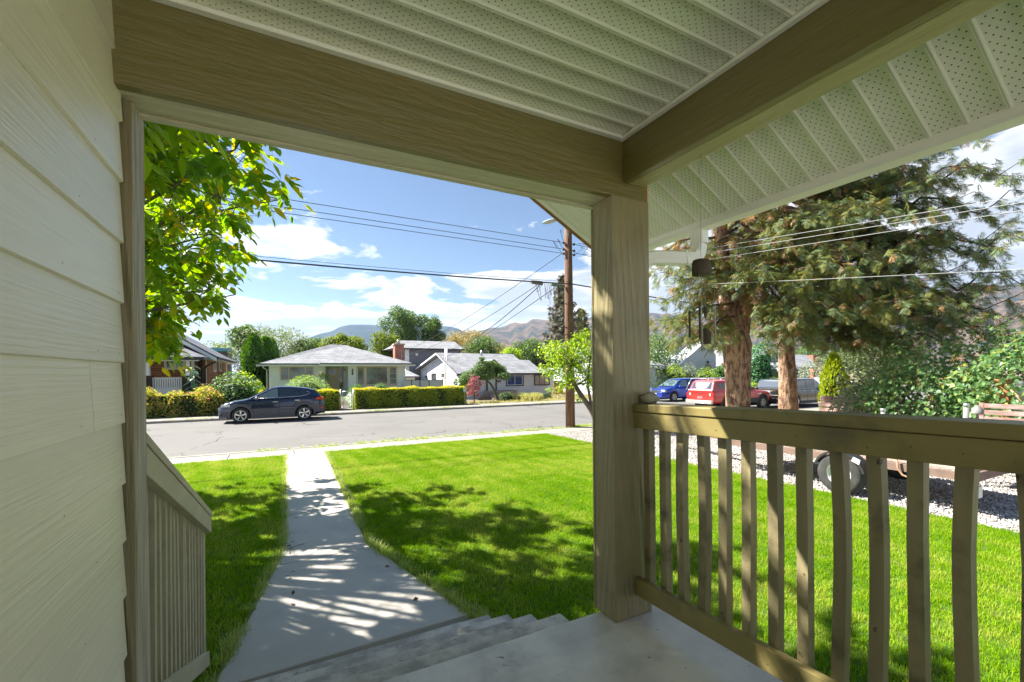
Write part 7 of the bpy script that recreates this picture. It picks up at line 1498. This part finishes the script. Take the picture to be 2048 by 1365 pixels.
for x in (-2.35, -.9, .2):
    for y in (-.8, .8): rk.tube([(x-(.28 if x < -2 else 0), y*1.1, 1.16), (x, y*.92, 1.80)], .018, 6)
    rk.tube([(x, -.78, 1.80), (x, .78, 1.80)], .018, 6)
for y in (-.76, .76): rk.tube([(-2.35, y, 1.82), (.6, y, 1.82)], .018, 6)
o = part('roof_rack', rk, GALV, None); o.parent = pk
BXG = paintm('charcoal_paint', (.010, .018, .013), .15, .0)
WG = dict(len=5.13, w=1.93, r=.365, axles=(-1.50, 1.50), lip=.0, gap=.06, sill=1, sillh=.10, bot=[(-2.56, .40), (-2.4, .28), (0, .25), (2.3, .28), (2.56, .4)], top=[(-2.56, 1.10), (-2.2, 1.12), (0, 1.10), (1.25, 1.09), (1.5, 1.08), (2.2, 1.03), (2.5, .95), (2.56, .80)],
  wid=[(-2.56, .93), (-2.4, .98), (2.2, 1.), (2.45, .93), (2.56, .84)], ml=[.96, .985, 1, 1, .985, .965, .92],
  gh=dict(roof=[(-2.5, 1.14), (-2.38, 1.60), (-2.25, 1.68), (-1, 1.71), (.6, 1.70), (.85, 1.64), (1.45, 1.11)], max=1.73, top=.16, paint=M('grey_roof', (.10, .12, .12), rough=.25, metal=.3, coat=1)),
  side=[[(-.42, 1.15), (-2.34, 1.15), (-2.26, 1.60), (-.42, 1.61)], [(.40, 1.15), (-.38, 1.15), (-.38, 1.61), (.40, 1.61)], [(1.28, 1.15), (.46, 1.15), (.46, 1.61), (.72, 1.60)]], sideg=[CARGL, CARGL, CARGLP],
  screens=[('windscreen', (1.42, 1.15, .9, 1.62), .95, CARGLP), ('rear_window', (-2.49, 1.20, -2.39, 1.58), .94, M('tinted_rear_glass', (.10, .12, .15), rough=.08, coat=.6))],
  seams=[(.43, .36, 1.08), (-.40, .36, 1.08), (-1.2, .7, 1.08)], handles=[(.10, .98), (-.72, .98)], mirror=(1.2, 1.18),
  bits=[('tail_light', (-2.57, .80, .92, -2.42, .95, 1.22), LENSR), ('bumper', (-2.62, -.9, .34, -2.5, .9, .56), DARKM), ('number_plate', (-2.632, .28, .42, -2.622, .60, .56), PLATE), ('emblem', (-2.60, -.02, .86, -2.565, .26, .98), CHROME), ('hatch_trim', (-2.585, -.85, .70, -2.55, .85, .76), CHROME), ('headlight', (2.4, .6, .72, 2.53, .93, .9), LENSC), ('side_marker', (1.95, .955, .80, 2.05, .972, .84), AMB), ('exhaust', (-2.68, .45, .27, -2.5, .53, .33), CHROME)], rim=CHROME, spokes=8, rimr=.7)
vehicle('boxy_wagon', 'dark green boxy wagon with silver roof parked beyond the spruce trunks', 'car', WG, BXG, (28.6, 16.55, -.12), 0)
BLU = paintm('blue_paint', (.012, .05, .42), .2, .4)
BC = dict(SUV); BC.update(len=4.88, w=1.83, axles=(-1.45, 1.44), r=.345, lip=.02, sill=0, clad=DARKM,
  top=[(-2.44, .80), (-2.35, 1.0), (-1.9, 1.08), (0, 1.05), (1.0, 1.03), (1.3, 1.04), (1.8, 1.0), (2.2, .92), (2.36, .80), (2.44, .68)], bot=[(-2.44, .42), (-2.1, .28), (0, .24), (2.2, .26), (2.44, .36)], wid=[(-2.44, .82), (-2.2, .92), (-1.6, .98), (1.6, .98), (2.1, .93), (2.34, .84), (2.44, .72)],
  gh=dict(roof=[(-2.3, 1.05), (-2.15, 1.4), (-1.95, 1.6), (-.8, 1.69), (.1, 1.68), (.45, 1.6), (1.35, 1.05)], max=1.7, top=.23),
  side=[[(1.05, 1.1), (0, 1.1), (0, 1.57), (.35, 1.56), (.55, 1.47)], [(-.07, 1.1), (-1.1, 1.1), (-1.05, 1.55), (-.07, 1.57)], [(-1.2, 1.12), (-2.0, 1.16), (-1.85, 1.5), (-1.12, 1.55)]],
  screens=[('windscreen', (1.30, 1.1, .50, 1.58), .93, CARGLP), ('rear_window', (-2.26, 1.12, -2.0, 1.5), .9, CARGL)], seams=[(1.05, .4, 1.0), (-.04, .4, 1.03)], handles=[(.15, .92), (-.95, .94)], mirror=(1.0, 1.1), mmat=BLU, chromeline=[],
  bits=[('headlight', (2.16, .50, .72, 2.36, .83, .88), LENSC), ('grille', (2.36, -.40, .66, 2.46, .40, .84), CHROME), ('grille', (2.35, -.55, .36, 2.43, .55, .48), DARKM), ('number_plate', (2.452, -.16, .50, 2.462, .16, .62), PLATE), ('tail_light', (-2.44, .5, .9, -2.3, .85, 1.05), LENSR)], rim=M('rim_silver', (.6, .6, .62), rough=.35, metal=.6), spokes=10, rimr=.64)
vehicle('blue_crossover', 'bright blue crossover parked facing left on the far side of the street', 'car', BC, BLU, (27.0, 24.3, -.12), pi)
SV = dict(BC); SV['bits'] = [('headlight', (2.16, .50, .72, 2.36, .83, .88), LENSC), ('tail_light', (-2.44, .5, .9, -2.3, .85, 1.05), LENSR), ('roof_rack', (-1.7, -.62, 1.72, .2, -.59, 1.75), GALV), ('roof_rack', (-1.7, .59, 1.72, .2, .62, 1.75), GALV)]
SILV = paintm('silver_blue_paint', (.38, .42, .48), .3, .5); SV['mmat'] = SILV
p = PD(1680, 790, 40); vehicle('silver_wagon', 'silver wagon with roof rails just showing beyond the boxy wagon', 'car', SV, SILV, (p[0], p[1]+.5, -.12), 0)

# ================================================================== HILLS AND HAZE
HILLM = None
def hillmat(name, c1, c2, c3, sc):
    m = bpy.data.materials.new(name); m.use_nodes = True; t = m.node_tree; ns = t.nodes; ls = t.links; b = ns['Principled BSDF']; b.inputs['Roughness'].default_value = 1; b.inputs['Specular IOR Level'].default_value = .05
    g = ns.new('ShaderNodeNewGeometry'); n = ns.new('ShaderNodeTexNoise'); n.inputs['Scale'].default_value = sc; n.inputs['Detail'].default_value = 12; n.inputs['Roughness'].default_value = .65; ls.new(g.outputs['Position'], n.inputs[0])
    r = ns.new('ShaderNodeValToRGB'); ls.new(n.outputs[0], r.inputs[0]); e = r.color_ramp.elements; e[0].position = .40; e[0].color = tuple(c1)+(1,); e[1].position = .60; e[1].color = tuple(c2)+(1,); q = e.new(.5); q.color = tuple(c3)+(1,); ls.new(r.outputs[0], b.inputs['Base Color'])
    bp = ns.new('ShaderNodeBump'); bp.inputs['Distance'].default_value = 25; bp.inputs['Strength'].default_value = .8; ls.new(n.outputs[0], bp.inputs['Height']); ls.new(bp.outputs[0], b.inputs['Normal']); return m
def ridge(name, prof, Dd, depth, mat, seed, amp=.04):
    """mountain ridge along photographed skyline points (u, v) at horizontal distance Dd"""
    R_ = np.random.default_rng(seed); us = np.linspace(prof[0][0], prof[-1][0], 150); P = []
    vs = np.interp(us, [p[0] for p in prof], [p[1] for p in prof])
    k = 34; ph = R_.random(12)*6.28
    for i, (u, v) in enumerate(zip(us, vs)):
        d = ray(u, v); dd = ray(u, CY); L_ = math.hypot(dd[0], dd[1]); ux, uy = dd[0]/L_, dd[1]/L_; z = EYE+d[2]/math.hypot(d[0], d[1])*Dd*1.; a = math.atan2(ux, uy); row = []
        for j in range(k):
            s = j/(k-1); rr = Dd-depth*(1-s)
            h = z*(s**1.15); gul = sum(math.sin(a*f_+ph[q]+s*3*(1 if q % 2 else -1)) for q, f_ in enumerate((38, 67, 110, 190, 310)))/5
            h += z*amp*gul*4*s*(1-s)*1.6+z*.012*math.sin(a*900+ph[7])*s
            row.append((ux*rr, uy*rr, max(h, -2)))
        for j in range(1, 7): rr = Dd+depth*.25*j; row.append((ux*rr, uy*rr, z*(1-.12*j)))
        P.append(row)
    b = MB(); b.grid(P); return tag(part(name, b, mat), kind='structure')
HB = hillmat('forest_hill', (.010, .022, .022), (.04, .045, .035), (.018, .03, .028), .006); HT = hillmat('dry_hill', (.022, .032, .022), (.15, .098, .062), (.075, .055, .036), .007)
ridge('mountain', [(300, 752), (520, 745), (590, 690), (612, 679), (640, 669), (665, 662), (680, 653), (700, 649.5), (745, 651), (775, 655), (850, 652), (895, 652), (915, 657), (940, 672), (980, 700), (1060, 742), (1300, 748)], 4200, 1700, HB, 1)
ridge('mountain', [(880, 748), (915, 672), (948, 665), (975, 658), (1000, 655), (1020, 649), (1035, 645), (1050, 648), (1062, 640), (1080, 639), (1110, 640), (1150, 646), (1200, 630), (1280, 625), (1400, 632), (1500, 618), (1600, 612), (1680, 620), (1760, 600), (1850, 585), (1920, 575), (1980, 572), (2040, 566), (2200, 560), (2500, 540)], 3300, 1700, HT, 2, .07)
ridge('foothill', [(880, 752), (960, 715), (1000, 700), (1050, 704), (1150, 712), (1300, 716), (1500, 712), (1600, 700), (1700, 694), (1800, 690), (2000, 676), (2300, 670)], 2300, 900, HT, 3, .08)
hz_ = MB().box(-3500, -300, -9, 5200, 6000, 640)
hm = bpy.data.materials.new('haze_air'); hm.use_nodes = True; t = hm.node_tree; t.nodes.clear(); mo = t.nodes.new('ShaderNodeOutputMaterial'); pv = t.nodes.new('ShaderNodeVolumePrincipled'); pv.inputs['Color'].default_value = (.50, .70, 1, 1); pv.inputs['Density'].default_value = .00008; pv.inputs['Anisotropy'].default_value = 0.2; t.links.new(pv.outputs[0], mo.inputs['Volume'])
HAZE = True
if HAZE: tag(part('haze', hz_, hm), kind='stuff')
